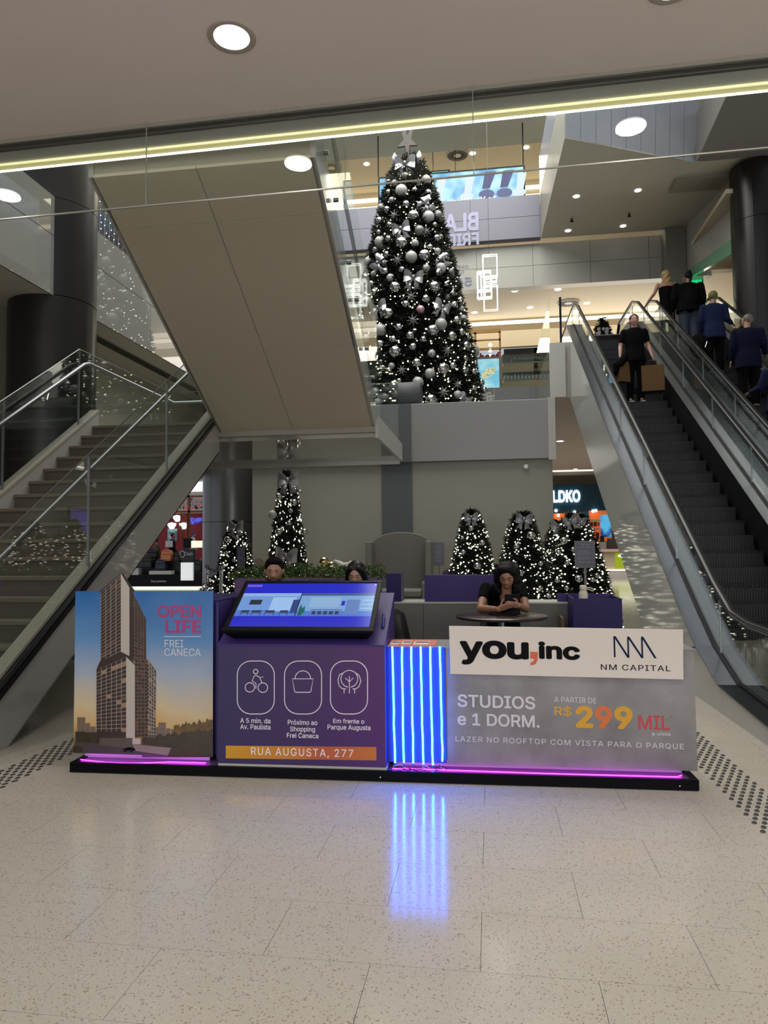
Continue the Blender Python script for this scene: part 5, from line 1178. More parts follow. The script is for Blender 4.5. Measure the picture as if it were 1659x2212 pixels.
obj('logo_comma', MB(KM).hexa([Vector((u, VW-.0015, z)) for u, z in Q], [Vector((u, VW, z)) for u, z in Q]), mat('print_terracotta', srgb(204, 92, 56), .3, var=0), wb)
mb = MB(KM)
def bar(p, q, w):
    p = Vector(atk(*crop6(*p), VW)); q = Vector(atk(*crop6(*q), VW)); w *= 1
    mb.hexa([Vector((p.x, VW-.0015, p.y)), Vector((p.x+w, VW-.0015, p.y)), Vector((q.x+w, VW-.0015, q.y)), Vector((q.x, VW-.0015, q.y))], [Vector((p.x, VW, p.y)), Vector((p.x+w, VW, p.y)), Vector((q.x+w, VW, q.y)), Vector((q.x, VW, q.y))])
for (p, q) in (((1064, 150), (1068, 276)), ((1146, 153), (1150, 279)), ((1229, 153), (1233, 281))): bar(p, q, .010)
for (p, q) in (((1064, 150), (1148, 279)), ((1146, 153), (1231, 281)), ((1229, 153), (1309, 282))): bar(p, q, .014)
obj('logo_zigzag', mb, M_inkn, wb)
wt('NM CAPITAL', (990, 351), (1406, 360), 34, M_inkg, .004, space=1.1)
# ---- magenta strips
mg = thing('magenta_light_strip', 'wavy magenta light strip under the tower poster', 'light', tuple(K(.5, .07, .07)))
P = [(.03+.90*i/24, .10-.055*sin(pi*min(1, (i/24)/.72))*(1 if i/24 < .72 else 0)-.02, .066) for i in range(25)]
obj('strip', MB(KM).tube(P, .0035, 6), M_magenta, mg)
obj('back_strip', MB(KM).tube([(.03, .155, .094), (.925, .155, .094)], .003, 6), M_magenta, mg)
mg = thing('magenta_light_strip', 'straight magenta light strip under the price panel', 'light', tuple(K(3.2, .07, .07)))
obj('strip', MB(KM).tube([(2.2, .07, .066), (2.5, .072, .066), (3.2, .055, .066), (3.98, .06, .066), (4.02, .1, .066)], .0035, 6), M_magenta, mg)
obj('back_strip', MB(KM).tube([(2.25, .165, .094), (4.03, .165, .094)], .003, 6), M_magenta, mg)
tag(obj('purple_flap', MB(KM).hexa([Vector(p) for p in [(4.0, .3, .83), (4.19, .3, .835), (4.15, .3, .80), (4.0, .3, .795)]], [Vector(p) for p in [(4.0, .33, .83), (4.19, .33, .835), (4.15, .33, .80), (4.0, .33, .795)]]), M_purple), 'small purple corner showing behind the right edge of the logo board', 'box')
# ---- rear of the kiosk
bk = thing('rear_counter', 'low grey rear counter of the kiosk with pale top edge', 'counter', (-.2, 7.9, .06))
M_greyp = mat('rear_grey', srgb(102, 102, 98), .6)
for a, b in ((-2.9, -1.75), (-1.745, -.745), (-.74, .80)): obj('panel', MB().box(a, 7.88, .06, b, 7.90, .90), M_greyp, bk)
obj('body', MB().box(-2.9, 7.90, .06, .80, 8.3, .895), M_greyp, bk); obj('top', MB().box(-2.9, 7.875, .895, .84, 8.3, .912), mat('rear_top', srgb(176, 174, 168), .5), bk)
tag(obj('purple_box', MB().box(-1.155, 7.92, .912, -.99, 8.2, 1.225), M_purpleD, bevel=.003), 'narrow upright purple box on the rear counter right of the screen', 'box')
tag(obj('low_divider', MB().box(-.73, 7.93, .912, .26, 8.0, 1.205), M_purple, bevel=.003), 'long low purple panel on the rear counter behind the seated woman', 'panel')
ob = thing('open_box', 'open topped purple box right of the table', 'box', (1.03, 7.4, .3))
mb = MB()
obj('front', MB().box(.80, 7.38, .12, 1.272, 7.40, .985), M_purpleD, ob); obj('side', MB().box(.80, 7.40, .12, .82, 7.95, .985), M_purpleD, ob); obj('side', MB().box(1.252, 7.40, .12, 1.272, 7.95, .985), M_purpleD, ob)
obj('back', MB().box(.70, 7.95, .12, 1.272, 7.97, 1.0), M_purple, ob); obj('shelf', MB().box(.82, 7.40, .86, 1.25, 7.95, .875), M_purpleD, ob); obj('edge_board', MB().box(.70, 7.5, .12, .72, 7.95, .78), mat('raw_board', srgb(90, 76, 60), .6), ob)
bt = thing('water_bottle', 'white steel water bottle with a loop lid in the purple box', 'bottle', (.93, 7.6, .875))
M_bot = mat('bottle_white', srgb(196, 192, 176), .35)
obj('bottle_body', MB().lathe([(0, .0), (.044, .002), (.046, .02), (.046, .14), (.040, .165), (.032, .175), (.032, .18), (0, .18)], .93, 7.6, 20), M_bot, bt, True).location = (0, 0, .0)
for o in bt.children: 
    for v in o.data.vertices: v.co.z += .875
obj('cap', MB().add([(x, y, z+.875) for x, y, z in MB().lathe([(0, .18), (.033, .18), (.035, .185), (.035, .225), (.028, .232), (0, .232)], .93, 7.6, 20).v], MB().lathe([(0, .18), (.033, .18), (.035, .185), (.035, .225), (.028, .232), (0, .232)], .93, 7.6, 20).f), M_bot, bt, True)
obj('carry_loop', MB().tube([(.955, 7.6, 1.075), (.99, 7.6, 1.083), (1.02, 7.6, 1.075), (1.035, 7.6, 1.055), (1.022, 7.6, 1.045), (1.0, 7.6, 1.06), (.965, 7.6, 1.065)], .006, 8), M_bot, bt, True)
# planter with hedge plants
pt = thing('planter', 'purple planter box full of leafy green plants behind the screen', 'planter', (-2.1, 8.0, .06))
obj('box', MB().box(-2.93, 7.95, .912, -1.25, 8.25, 1.18), mat('plum_laminate', srgb(88, 58, 104), .4), pt, bevel=.003)
mb = MB(); mb2 = MB(); random.seed(6)
def leaf(mb, p, d, s, w=.5):
    d = Vector(d).normalized(); a = d.orthogonal().normalized(); a.rotate(Matrix.Rotation(random.random()*6.28, 3, d)); p = Vector(p)
    mb.quad(p, p+d*s*.5+a*s*w*.5, p+d*s, p+d*s*.5-a*s*w*.5)
for i in range(2600):
    x = random.uniform(-3.0, -1.2); h = .05+.09*abs(noise.noise(Vector((x*3, 0, 1)))) + .03
    if -2.75 < x: h += .035
    th = random.uniform(0, pi); r = random.random()**.4
    p = (x, 8.08+.15*r*cos(th), 1.17+h*1.25*r*sin(th)-.02*random.random())
    leaf(mb if i % 3 else mb2, p, (random.uniform(-1, 1), -random.random(), random.uniform(-.3, 1)), random.uniform(.022, .042), .8)
o = obj('foliage', mb, mat('leaf_green', srgb(58, 84, 40), .5, var=.4, vs=30), pt); o['kind'] = 'stuff'
o = obj('light_foliage', mb2, mat('leaf_light_green', srgb(96, 120, 62), .5, var=.3, vs=30), pt); o['kind'] = 'stuff'
# round table
tb = thing('round_table', 'small round dark table where the woman leans', 'table', (.085, 6.62, .12))
obj('tabletop', MB().add([(x+.085, y+6.62, z) for x, y, z in MB().lathe([(0, .862), (.40, .862), (.41, .868), (.41, .884), (.405, .888), (0, .888)], n=48).v], MB().lathe([(0, .862), (.40, .862), (.41, .868), (.41, .884), (.405, .888), (0, .888)], n=48).f), mat('walnut_dark', srgb(44, 34, 34), .22, var=.25, vs=8), tb, True, angle=40)
obj('column', MB().cyl(.085, 6.62, .14, .862, .028, 16), M_chrome, tb, True, angle=40); obj('foot', MB().cyl(.085, 6.62, .12, .14, .26, 32), M_steel, tb, True, angle=40)
# black chairs
def chair(x, y, rz, label):
    t = thing('chair', label, 'chair', (0, 0, 0), 'black shell chairs of the kiosk')
    mb = MB(); rows = []
    for j in range(7):
        s = j/6; z = .46+.40*s; w_ = .21-.03*s; yb_ = .20+.07*s
        rows.append([Vector((w_*q, yb_-.06*(q*q)*(1-.2*s)*1.0, z+(-.05*q*q if j == 6 else 0))) for q in (-1, -.6, -.2, .2, .6, 1)])
    seat = [[Vector((.22*q, -.22+.4*j/4, .45-.012*(1-q*q)+(.0 if j < 4 else .012))) for q in (-1, -.6, -.2, .2, .6, 1)] for j in range(5)]
    for R2 in (rows, seat):
        b = MB(); 
        for r0, r1 in zip(R2, R2[1:]):
            for a in range(5): b.quad(r0[a], r0[a+1], r1[a+1], r1[a])
        o = obj('backrest' if R2 is rows else 'seat', b, mat('chair_black', (.012, .012, .013), .4), t, True, loc=(0, 0, 0)); s_ = o.modifiers.new('t', 'SOLIDIFY'); s_.thickness = .012
    for sx in (-1, 1):
        for sy in (-1, 1): obj('leg', MB().tube([(.19*sx, .18*sy, .44), (.22*sx, .21*sy, 0)], .012, 8), M_chrome, t, loc=(0, 0, 0))
    t.location = (x, y, .12); t.rotation_euler.z = rz; return t
chair(-.62, 6.15, radians(75), 'black shell chair left of the round table')
chair(.08, 7.35, radians(0), 'black shell chair under the woman at the table')
chair(-2.13, 6.5, radians(0), 'black shell chair of the bearded man behind the screen')
chair(-1.32, 6.6, radians(0), 'black shell chair of the dark haired woman behind the screen')
# ================================================================== TREES
M_fol = mat('fir_green', srgb(14, 24, 13), .7, var=.5, vs=14); M_firblock = mat('fir_light_block', srgb(8, 12, 7), .9)  # second one: dark inner cone that blocks light through the foliage
M_fairy = mat('fairy_light', (1, 1, .8), .4, emit=(1, .90, .60), es=7)
M_fairys = mat('fairy_light_small_tree', (1, 1, .85), .4, emit=(1, .93, .72), es=5)
M_bs = mat('bauble_shiny_silver', (.44, .44, .43), .12, 1); M_bm = mat('bauble_matte_silver', srgb(160, 160, 158), .45, .2); M_bd = mat('bauble_dark_silver', srgb(120, 120, 118), .35, .5); M_bp = mat('bauble_rose', srgb(190, 150, 158), .35, .3)
M_bow = mat('bow_silver_fabric', srgb(150, 150, 154), .32, .6, var=.25, vs=30); M_starm = mat('star_silver', srgb(150, 150, 150), .38, .5, var=.15, vs=20)
def foliage(prof, nt, size, seed):
    random.seed(seed); mb = MB(); zs = [p[1] for p in prof]; z0, z1 = zs[0], zs[-1]
    def rad(z):
        for (r0, a), (r1, b) in zip(prof, prof[1:]):
            if a <= z <= b: return r0+(r1-r0)*(z-a)/(b-a)
        return 0
    n = 0
    while n < nt:
        z = random.uniform(z0, z1)
        if random.random() > (rad(z)+.1)/(max(p[0] for p in prof)+.1): continue
        n += 1; a = random.uniform(0, 2*pi); r = rad(z)*random.uniform(.86, 1.0); base = Vector((r*cos(a), r*sin(a), z)); out = Vector((cos(a), sin(a), random.uniform(-.5, .35)))
        for k in range(6):
            d = (out+Vector((random.uniform(-.9, .9), random.uniform(-.9, .9), random.uniform(-.6, .6)))).normalized(); s = size*random.uniform(.6, 1.25)
            sd = d.orthogonal().normalized(); sd.rotate(Matrix.Rotation(random.random()*6.28, 3, d)); sd *= s*.11
            mb.add([base-sd, base+sd, base+d*s*.6+sd*.8, base+d*s, base+d*s*.6-sd*.8], [(0, 1, 2, 3, 4)])
    core = MB().lathe([(0, z0)]+[(p[0]*.90, p[1]) for p in prof]+[(0, z1)], n=20)  # inner cone added to block light behind the needles
    return mb, core, rad
def lights(rad, z0, z1, n, r, seed, lift=.04):
    random.seed(seed); mb = MB(); k = 0; R = max(rad(z0+(z1-z0)*i/20) for i in range(20))
    while k < n:
        z = random.uniform(z0, z1)
        if random.random() > (rad(z)+.05)/(R+.05): continue
        a = random.uniform(0, 2*pi); q = rad(z)+lift*random.uniform(-.1, 1); mb.ico((q*cos(a), q*sin(a), z), r*random.uniform(.7, 1.15)); k += 1
    return mb
def bow_mesh(s=1.0):
    """ribbon bow: two puffed loops, knot, two tails; faces -y"""
    mb = MB()
    for sx in (-1, 1):
        n = 10; rings = []
        for i in range(n+1):
            a = pi*i/n*1.0; x = sx*(.06+.44*sin(a*.5)**1.0) if False else None
        # loop: flattened closed ribbon, front and back sheets
        cols = []
        for i in range(8):
            t = i/7; x = sx*(.05+.45*t); h = .10+.20*sin(t*pi*.62)+.04*t; y = -.10*sin(t*pi)
            cols.append([Vector((x, y-.05*cos(j/4*pi*2)-.02, -h+2*h*j/4+.04*t)) for j in range(5)])
        back = [[Vector((v.x, -v.y*.2+.03, v.z)) for v in c] for c in cols]
        for G in (cols, back):
            for c0, c1 in zip(G, G[1:]):
                for j in range(4): mb.quad(c0[j], c1[j], c1[j+1], c0[j+1])
        for j in range(4): mb.quad(cols[-1][j], back[-1][j], back[-1][j+1], cols[-1][j+1])
        for c0, c1, b0_, b1_ in zip(cols, cols[1:], back, back[1:]):
            mb.quad(c0[-1], c1[-1], b1_[-1], b0_[-1]); mb.quad(c0[0], b0_[0], b1_[0], c1[0])
        tail = []
        for i in range(7):
            t = i/6; x = sx*(.02+.30*t+.04*sin(t*5)); z = -.04-.62*t; w_ = .05+.13*t; y = -.06*sin(t*pi*1.4)
            tail.append([Vector((x-w_, y, z-.02*sx)), Vector((x, y-.035, z+(.10 if i == 6 else 0))), Vector((x+w_, y, z+.05*sx))])
        for a, b in zip(tail, tail[1:]):
            for j in range(2): mb.quad(a[j], b[j], b[j+1], a[j+1])
    mb.sphere((0, -.07, .02), (.085, .07, .10), 10, 6)
    mb.v = [(x*s, y*s, z*s) for x, y, z in mb.v]; return mb
bow = bow_mesh().mesh('bow', M_bow, True)
def star_mesh(n=8):
    mb = MB(); vs = [Vector((0, -.12, 0)), Vector((0, .12, 0))]
    for i in range(2*n): r = .5 if i % 2 == 0 else .16; vs.append(Vector((r*cos(pi*i/n), 0, r*sin(pi*i/n))))
    fs = []
    for i in range(2*n): j = (i+1) % (2*n); fs += [(0, 2+i, 2+j), (1, 2+j, 2+i)]
    return mb.add(vs, fs)
starm = star_mesh().mesh('star_ornament', M_starm)
def bauble_mesh(nm, m):
    mb = MB().sphere((0, 0, 0), 1, 20, 14); mb.tube([(0, 0, .96), (0, 0, 1.1)], .16, 8)
    return mb.mesh(nm, m, True)
BM = {'s': bauble_mesh('bauble', M_bs), 'm': bauble_mesh('bauble', M_bm), 'd': bauble_mesh('bauble', M_bd), 'p': bauble_mesh('bauble', M_bp)}
BL = {'s': 'mirror silver bauble', 'm': 'large matte silver bauble', 'd': 'dull dark silver bauble', 'p': 'single rose pink bauble'}
def bauble(P, r, k, where, grp):
    o = bpy.data.objects.new('bauble', BM[k]); C.objects.link(o); o.location = P; o.scale = (r, r, r); o.rotation_euler = (random.uniform(-.5, .5), random.uniform(-.5, .5), 0)
    return tag(o, '%s %s' % (BL[k], where), 'bauble', '%s, %s' % (grp, BL[k]))
def place_bow(P, s, rot, where, grp=None, yaw=0):
    o = bpy.data.objects.new('bow', bow); C.objects.link(o); o.location = P; o.scale = (s, s, s); o.rotation_euler = (0, rot, yaw); return tag(o, where, 'bow', grp)
# ---- the tall tree
TY = 17.35; TX = aty(889, 800, TY).x; TZ = 4.44
def pr(y, half): P = aty(889, y, TY); return (half/F*TY*.94, P.z)
prof = [(1.85, TZ), pr(860, 152), pr(800, 142), pr(750, 133), pr(700, 121), pr(650, 112), pr(600, 100), pr(550, 89), pr(500, 76), pr(450, 62), pr(400, 46), pr(360, 27), pr(343, 10)]
tt = thing('tall_christmas_tree', 'tall dark Christmas tree covered in silver baubles on the gift box stage', 'tree', (TX, TY, TZ))
fo, core, rad = foliage([(r, z-TZ) for r, z in prof], 9000, .20, 1)
obj('core', core, M_firblock, tt, loc=(0, 0, 0)); o = obj('foliage', fo, M_fol, tt, loc=(0, 0, 0)); o['kind'] = 'stuff'
o = obj('fairy_lights', lights(rad, 0, prof[-2][1]-TZ, 1600, .019, 2, .10), M_fairy, tt, loc=(0, 0, 0)); o['kind'] = 'stuff'
def on_tree(px, py, out=0.0):
    d = ray(px, py); best = None
    t = (TY-2.2)/d.y
    while t < TY/d.y:
        P = Vector((d.x*t, d.y*t, EYE+d.z*t)); rr_ = sqrt((P.x-TX)**2+(P.y-TY)**2)
        if rr_ <= rad(max(0, P.z-TZ))+out: return P
        t += .02
    P = Vector((d.x*TY/d.y, TY, EYE+d.z*TY/d.y)); return P
c4 = lambda x, y: (700+x/3.318, 260+y/3.318); c5 = lambda x, y: (700+x/2.963, 580+y/2.963)
B4 = [(583,400,28,'d'),(510,455,30,'d'),(555,503,45,'m'),(648,500,22,'s'),(730,430,38,'m'),(745,522,27,'m'),(465,515,22,'s'),(465,445,24,'d'),(488,575,27,'d'),(588,600,27,'s'),(455,640,27,'s'),(415,630,35,'d'),(640,685,43,'s'),(747,693,45,'m'),(812,683,38,'d'),(400,720,30,'s'),(470,750,25,'s'),(395,805,22,'s'),(682,790,38,'d'),(805,845,28,'s'),(790,750,22,'s'),(835,835,20,'d'),(400,870,40,'m'),(463,850,26,'s'),(555,880,46,'s'),(650,882,30,'m'),(757,910,24,'s'),(370,930,25,'d'),(812,938,25,'m'),(625,980,45,'m'),(716,970,46,'s'),(450,960,24,'s'),(868,975,30,'s'),(320,1015,38,'m'),(437,1085,26,'s'),(558,1072,27,'s'),(730,1060,30,'m'),(475,1132,30,'m'),(835,1060,40,'m'),(815,1095,25,'s'),(905,1090,30,'d'),(355,1100,22,'m'),(300,1130,25,'s')]
B5 = [(425,60,27,'m'),(392,20,25,'s'),(455,122,40,'s'),(703,120,40,'s'),(733,22,25,'s'),(780,100,20,'s'),(322,155,27,'s'),(268,175,28,'s'),(305,100,24,'s'),(268,60,30,'s'),(280,222,42,'m'),(650,195,28,'s'),(523,230,26,'s'),(617,262,27,'p'),(412,290,40,'s'),(830,235,27,'s'),(868,210,30,'s'),(878,258,22,'m'),(820,158,20,'s'),(845,332,28,'s'),(890,320,25,'m'),(748,357,40,'m'),(693,400,42,'s'),(360,395,42,'m'),(478,378,27,'s'),(550,430,28,'s'),(635,455,23,'s'),(443,455,26,'s'),(815,435,33,'s'),(878,408,25,'s'),(358,487,32,'s'),(455,535,43,'s'),(568,503,27,'s'),(687,545,27,'m'),(907,497,32,'s'),(955,530,42,'m'),(920,440,20,'s'),(903,575,20,'s'),(432,623,22,'m'),(593,607,34,'s'),(676,673,35,'m'),(760,645,43,'s'),(823,625,25,'s'),(898,655,26,'s'),(957,662,22,'s'),(967,607,20,'s'),(980,675,18,'s'),(600,730,38,'m'),(683,845,42,'s'),(855,808,28,'m'),(957,768,22,'s'),(1005,730,24,'s'),(1025,778,24,'s'),(480,720,20,'s'),
      (270,450,30,'m'),(300,300,25,'s'),(330,790,28,'m'),(310,560,30,'m'),(250,330,24,'s'),(380,640,26,'s'),(280,700,26,'d'),(340,860,30,'m'),(250,860,26,'s')]
random.seed(12)
for L_, cf, sc_k in ((B4, c4, 3.318), (B5, c5, 2.963)):
    for (x, y, r, k) in L_:
        px, py = cf(x, y); P = on_tree(px, py, .08); rr_ = r/sc_k/F*P.y
        if k == 'm' and r < 36: lab = 'medium matte silver bauble'
        P.y += 0
        o = bauble(P, rr_, k, 'hanging on the tall tree', 'baubles of the tall tree')
        if k == 'm' and r < 36: o['label'] = 'smaller matte silver bauble hanging on the tall tree'; o['group'] = 'small matte baubles of the tall tree'
        if k == 's' and r < 32: o['label'] = 'small mirror silver bauble hanging on the tall tree'; o['group'] = 'small mirror baubles of the tall tree'
        if k == 's' and r >= 32: o['label'] = 'large mirror silver bauble hanging on the tall tree'; o['group'] = 'large mirror baubles of the tall tree'
        if k == 'p': del o['group']
bows = [(c4(580, 310), 75, 0, 'silver bow at the very top of the tall tree'), (c4(740, 600), 58, 1.1, 'silver bow hanging sideways near the top right of the tall tree'), (c4(550, 775), 66, -.15, 'silver bow in the upper middle of the tall tree'),
        (c4(385, 1020), 58, -.9, 'twisted silver bow at the left edge of the tall tree'), (c4(640, 1125), 70, .1, 'silver bow in the centre of the tall tree'), (c4(855, 1010), 50, .9, 'twisted silver bow at the right edge of the tall tree'),
        (c5(345, 250), 66, -.15, 'large silver bow low on the left of the tall tree'), (c5(755, 245), 62, .35, 'silver bow low on the right of the tall tree'), (c5(905, 835), 48, .5, 'silver bow at the foot of the tall tree')]
for (q, s, ro, lab) in bows:
    P = on_tree(q[0], q[1], .12); place_bow(P, s*2/3.2/F*P.y*.98, ro, lab, None, atan2(P.x-TX, -(P.y-TY))*.7)
for (q, s) in [(c4(500, 680), 45), (c4(735, 795), 40), (c4(525, 1000), 48), (c4(680, 440), 35), (c5(557, 178), 45), (c5(568, 330), 48), (c5(790, 525), 45), (c5(497, 650), 42), (c5(765, 790), 47), (c5(855, 740), 42), (c5(790, 180), 30), (c5(315, 315), 35)]:
    P = on_tree(q[0], q[1], .12); o = bpy.data.objects.new('star_ornament', starm); C.objects.link(o); o.location = P; f_ = 2*s/3.1/F*P.y; o.scale = (f_, f_, f_); o.rotation_euler = (0, random.uniform(-.4, .4), atan2(P.x-TX, -(P.y-TY))*.6)
    tag(o, 'silver eight pointed star on the tall tree', 'ornament', 'stars of the tall tree')
# tree top: puffs and the tall wooden star on posts
P = aty(880, 340, TY)
st_ = thing('tree_top_star', 'grey metal star on thin posts crowning the tall tree', 'star', tuple(P))
z0 = aty(880, 345, TY).z; z1 = aty(880, 268, TY).z
M_tstar = mat('tree_star_grey', srgb(78, 70, 68), .5)
obj('post', MB().tube([(P.x-.03, TY, z0-.3), (P.x-.06, TY, z1)], .035, 6), M_tstar, st_); obj('post', MB().tube([(P.x+.09, TY+.05, z0-.3), (P.x+.06, TY+.05, z1)], .03, 6), M_tstar, st_)
mb = MB(); c = aty(880, 305, TY-.1); pts = []
for i in range(10): r = .42 if i % 2 == 0 else .15; a = .95+pi*i/5; pts.append(Vector((c.x+r*.62*cos(a), TY-.15, c.z-.02+r*1.0*sin(a))))
mb.slab(pts, (0, .06, 0)); obj('star_plate', mb, M_tstar, st_)
for dx in (-.27, .3): tag(obj('bow_end', MB().tube([(P.x+dx, TY-.25, z0-.28), (P.x+dx*1.05, TY-.25, z0-.05), (P.x+dx*1.08, TY-.25, z0+.06)], [.07, .075, .015], 8), M_bow, smooth=True), 'silver pointed ribbon end at the %s of the tree top' % ('left' if dx < 0 else 'right'), 'bow')
# ---- small trees
sprof = [(.50, 0), (.50, .12), (.42, .6), (.33, 1.1), (.235, 1.6), (.15, 2.0), (.07, 2.25), (.02, 2.32)]
sfo, score, srad = foliage(sprof, 2600, .11, 5)
smf = sfo.mesh('foliage', M_fol); smc = score.mesh('core', M_firblock); sml = lights(srad, 0.02, 2.25, 820, .0150, 7, .085).mesh('fairy_lights', M_fairys)
def small_tree(px_axis, py_top, py_ref, Y, half_ref, label, lean=0, bows=(), nb_=8, seed=0, where='', z0=0.0):
    """placed so that the top meets py_top and the half width at py_ref matches"""
    Pt = aty(px_axis, py_top, Y); zr = aty(px_axis, py_ref, Y).z; H_ = Pt.z-z0; s = H_/2.32
    rr_ = srad((zr-z0)/s)*s; want = half_ref/F*Y; sx = want/max(rr_, .01)*1.0
    t = thing('small_christmas_tree', label, 'tree', (Pt.x, Y, z0), 'small lit Christmas trees')
    del t['group']
    for nm, me in (('core', smc), ('foliage', smf), ('fairy_lights', sml)):
        o = bpy.data.objects.new(nm, me); C.objects.link(o); o.parent = t; o.scale = (sx, sx, s); 
        if nm != 'core': o['kind'] = 'stuff'
        o.rotation_euler.z = seed
        if abs(lean): pass
    for q in bows:
        P = aty(q[0], q[1], Y-.3 if len(q) < 5 else q[4]); r_ = sx/s*srad(max(0, min(2.3, (P.z-z0)/s)))*s
        P.y = Y-r_-.08; P = aty(q[0], q[1], P.y)
        place_bow(P, q[2]/F*P.y, q[3], 'silver bow %s' % (q[5] if len(q) > 5 else where), None)
    random.seed(seed+50)
    return t, sx, s
def sb(px, py, Y, r, k, where):
    P = aty(px, py, Y); return bauble(P, r/F*Y, k, 'on '+where, 'baubles, '+where)
c8 = lambda x, y: (430+x/3.858, 930+y/3.858); c1 = lambda x, y: (780+x/2.86, 960+y/2.86)
small_tree(621, 1019, 1230, 13.0, 48, 'tallest of the small lit trees standing left in front of the gift box stage', seed=1, bows=[(622, 1037, 50, 0, 0, 'on top of the tallest small lit tree'), (618, 1200, 50, .1, 0, 'low on the tallest small lit tree')])
w_ = 'the tallest small tree'
for (x, y, r, k) in [(663, 548, 32, 's'), (790, 600, 30, 's'), (610, 700, 38, 'm'), (765, 668, 20, 's'), (663, 843, 31, 's'), (877, 845, 30, 's'), (750, 770, 20, 's'), (840, 510, 18, 's')]:
    q = c8(x, y); sb(q[0], q[1], 12.62, r/3.858, k, w_)
small_tree(509, 1127, 1250, 12.6, 33, 'slim small lit tree at the left behind the belt barrier', seed=2, bows=[(509, 1137, 36, 0, 0, 'on top of the slim tree by the belt barrier')])
w_ = 'the slim tree by the barrier'
for (x, y, r, k) in [(238, 907, 28, 's'), (315, 890, 18, 's'), (215, 975, 15, 's'), (228, 1022, 18, 's'), (292, 1082, 16, 's'), (205, 1135, 16, 's'), (322, 1207, 24, 's'), (247, 1225, 18, 's'), (287, 1360, 20, 's'), (405, 1060, 12, 's')]:
    q = c8(x, y); sb(q[0], q[1], 12.25, r/3.858, k, w_)
small_tree(474, 1245, 1290, 13.4, 18, 'low small lit tree half hidden behind the belt barrier posts', seed=2.5)
for (x, y, r, k) in [(130, 1320, 16, 's'), (143, 1345, 14, 's'), (150, 1375, 13, 's')]: q = c8(x, y); sb(q[0], q[1], 13.0, r/3.858, k, 'the low tree by the barrier')
small_tree(1019, 1103, 1238, 13.0, 38, 'small lit tree right of the grey armchair', seed=3, bows=[(1018, 1117, 30, 0, 0, 'on top of the small tree right of the armchair')])
for (x, y, r, k) in [(680, 518, 16, 's'), (748, 608, 17, 's'), (632, 666, 16, 's'), (717, 753, 24, 's'), (625, 577, 12, 's')]: q = c1(x, y); sb(q[0], q[1], 12.62, r/2.86, k, 'the small tree right of the armchair')
small_tree(1128, 1107, 1280, 12.7, 50, 'small lit tree behind the seated woman at the table', seed=4, bows=[(1132, 1121, 34, .1, 0, 'on top of the tree behind the seated woman')])
for (x, y, r, k) in [(1050, 563, 25, 's'), (960, 628, 17, 's'), (985, 795, 22, 's'), (1105, 890, 17, 's'), (1110, 735, 14, 's'), (1160, 938, 14, 's')]: q = c1(x, y); sb(q[0], q[1], 12.25, r/2.86, k, 'the tree behind the seated woman')
small_tree(1210, 1125, 1270, 13.85, 42, 'left one of the two lit trees at the right edge of the gift box stage', seed=5, bows=[(1208, 1136, 34, 0, 0, 'on the left one of the two right lit trees')])
small_tree(1243, 1110, 1270, 12.8, 52, 'right one of the two lit trees, behind the tall sign stand', seed=6, bows=[(1232, 1124, 30, -.3, 0, 'on the left side of the rightmost lit tree top'), (1252, 1122, 28, .5, 0, 'on the right side of the rightmost lit tree top')])
for (x, y, r, k) in [(1253, 595, 22, 's'), (1310, 648, 14, 's'), (1222, 667, 14, 's'), (1275, 730, 17, 's'), (1345, 832, 26, 's'), (1273, 890, 18, 's'), (1213, 840, 16, 's'), (1432, 838, 16, 's'), (1458, 810, 15, 's')]: q = c1(x, y); sb(q[0], q[1], 12.3, r/2.86, k, 'the two trees at the right')
# potted fir seen between the escalators upstairs
P = aty(1302, 724, 21); t = thing('potted_fir', 'small dark potted fir with white flowers between the escalators upstairs', 'tree', (P.x, 21, 6.45))
fo3, co3, _ = foliage([(.05, 0), (.17, .3), (.2, .9), (.15, 1.3), (.03, 1.6)], 260, .12, 9)
obj('core', co3, M_firblock, t, loc=(0, 0, 0)); o = obj('foliage', fo3, M_fol, t, loc=(0, 0, 0)); o['kind'] = 'stuff'
for (x, y) in ((1294, 711), (1304, 711), (1311, 711), (1295, 718), (1310, 717), (1295, 723), (1311, 723)):
    P = aty(x, y, 20.75); bauble(P, .05, 'm', 'on the small upstairs fir', 'baubles of the upstairs fir')
# gold baubles and white prop on the stage floor by the planter
P = aty(699, 1214, 12.6); bauble(P, .095*1.0, 's', 'lying left of the white prop beyond the planter', 'floor'); o = C.objects[-1]
tag(obj('gold_bauble', MB().sphere((aty(699, 1214, 12.4)), .095, 20, 14), mat('gold_mirror', (.55, .47, .25), .06, 1), smooth=True), 'dark gold mirror bauble above the planter leaves', 'bauble')
tag(obj('gold_bauble', MB().sphere((aty(716, 1224, 12.4)), .10, 20, 14), mat('gold_mirror', (0, 0, 0)), smooth=True), 'second gold mirror bauble half hidden by the leaves', 'bauble')
P = aty(735, 1222, 12.3); tag(obj('white_sleigh_prop', MB().tube([P+Vector((-.16, 0, .02)), P+Vector((-.10, 0, .09)), P+Vector((0, 0, .03)), P+Vector((.06, 0, .0)), P+Vector((.18, 0, .03)), P+Vector((.2, 0, .08))], [.01, .02, .05, .05, .04, .02], 8), M_white, smooth=True), 'white curved prop standing on the stage floor beyond the planter', 'prop')
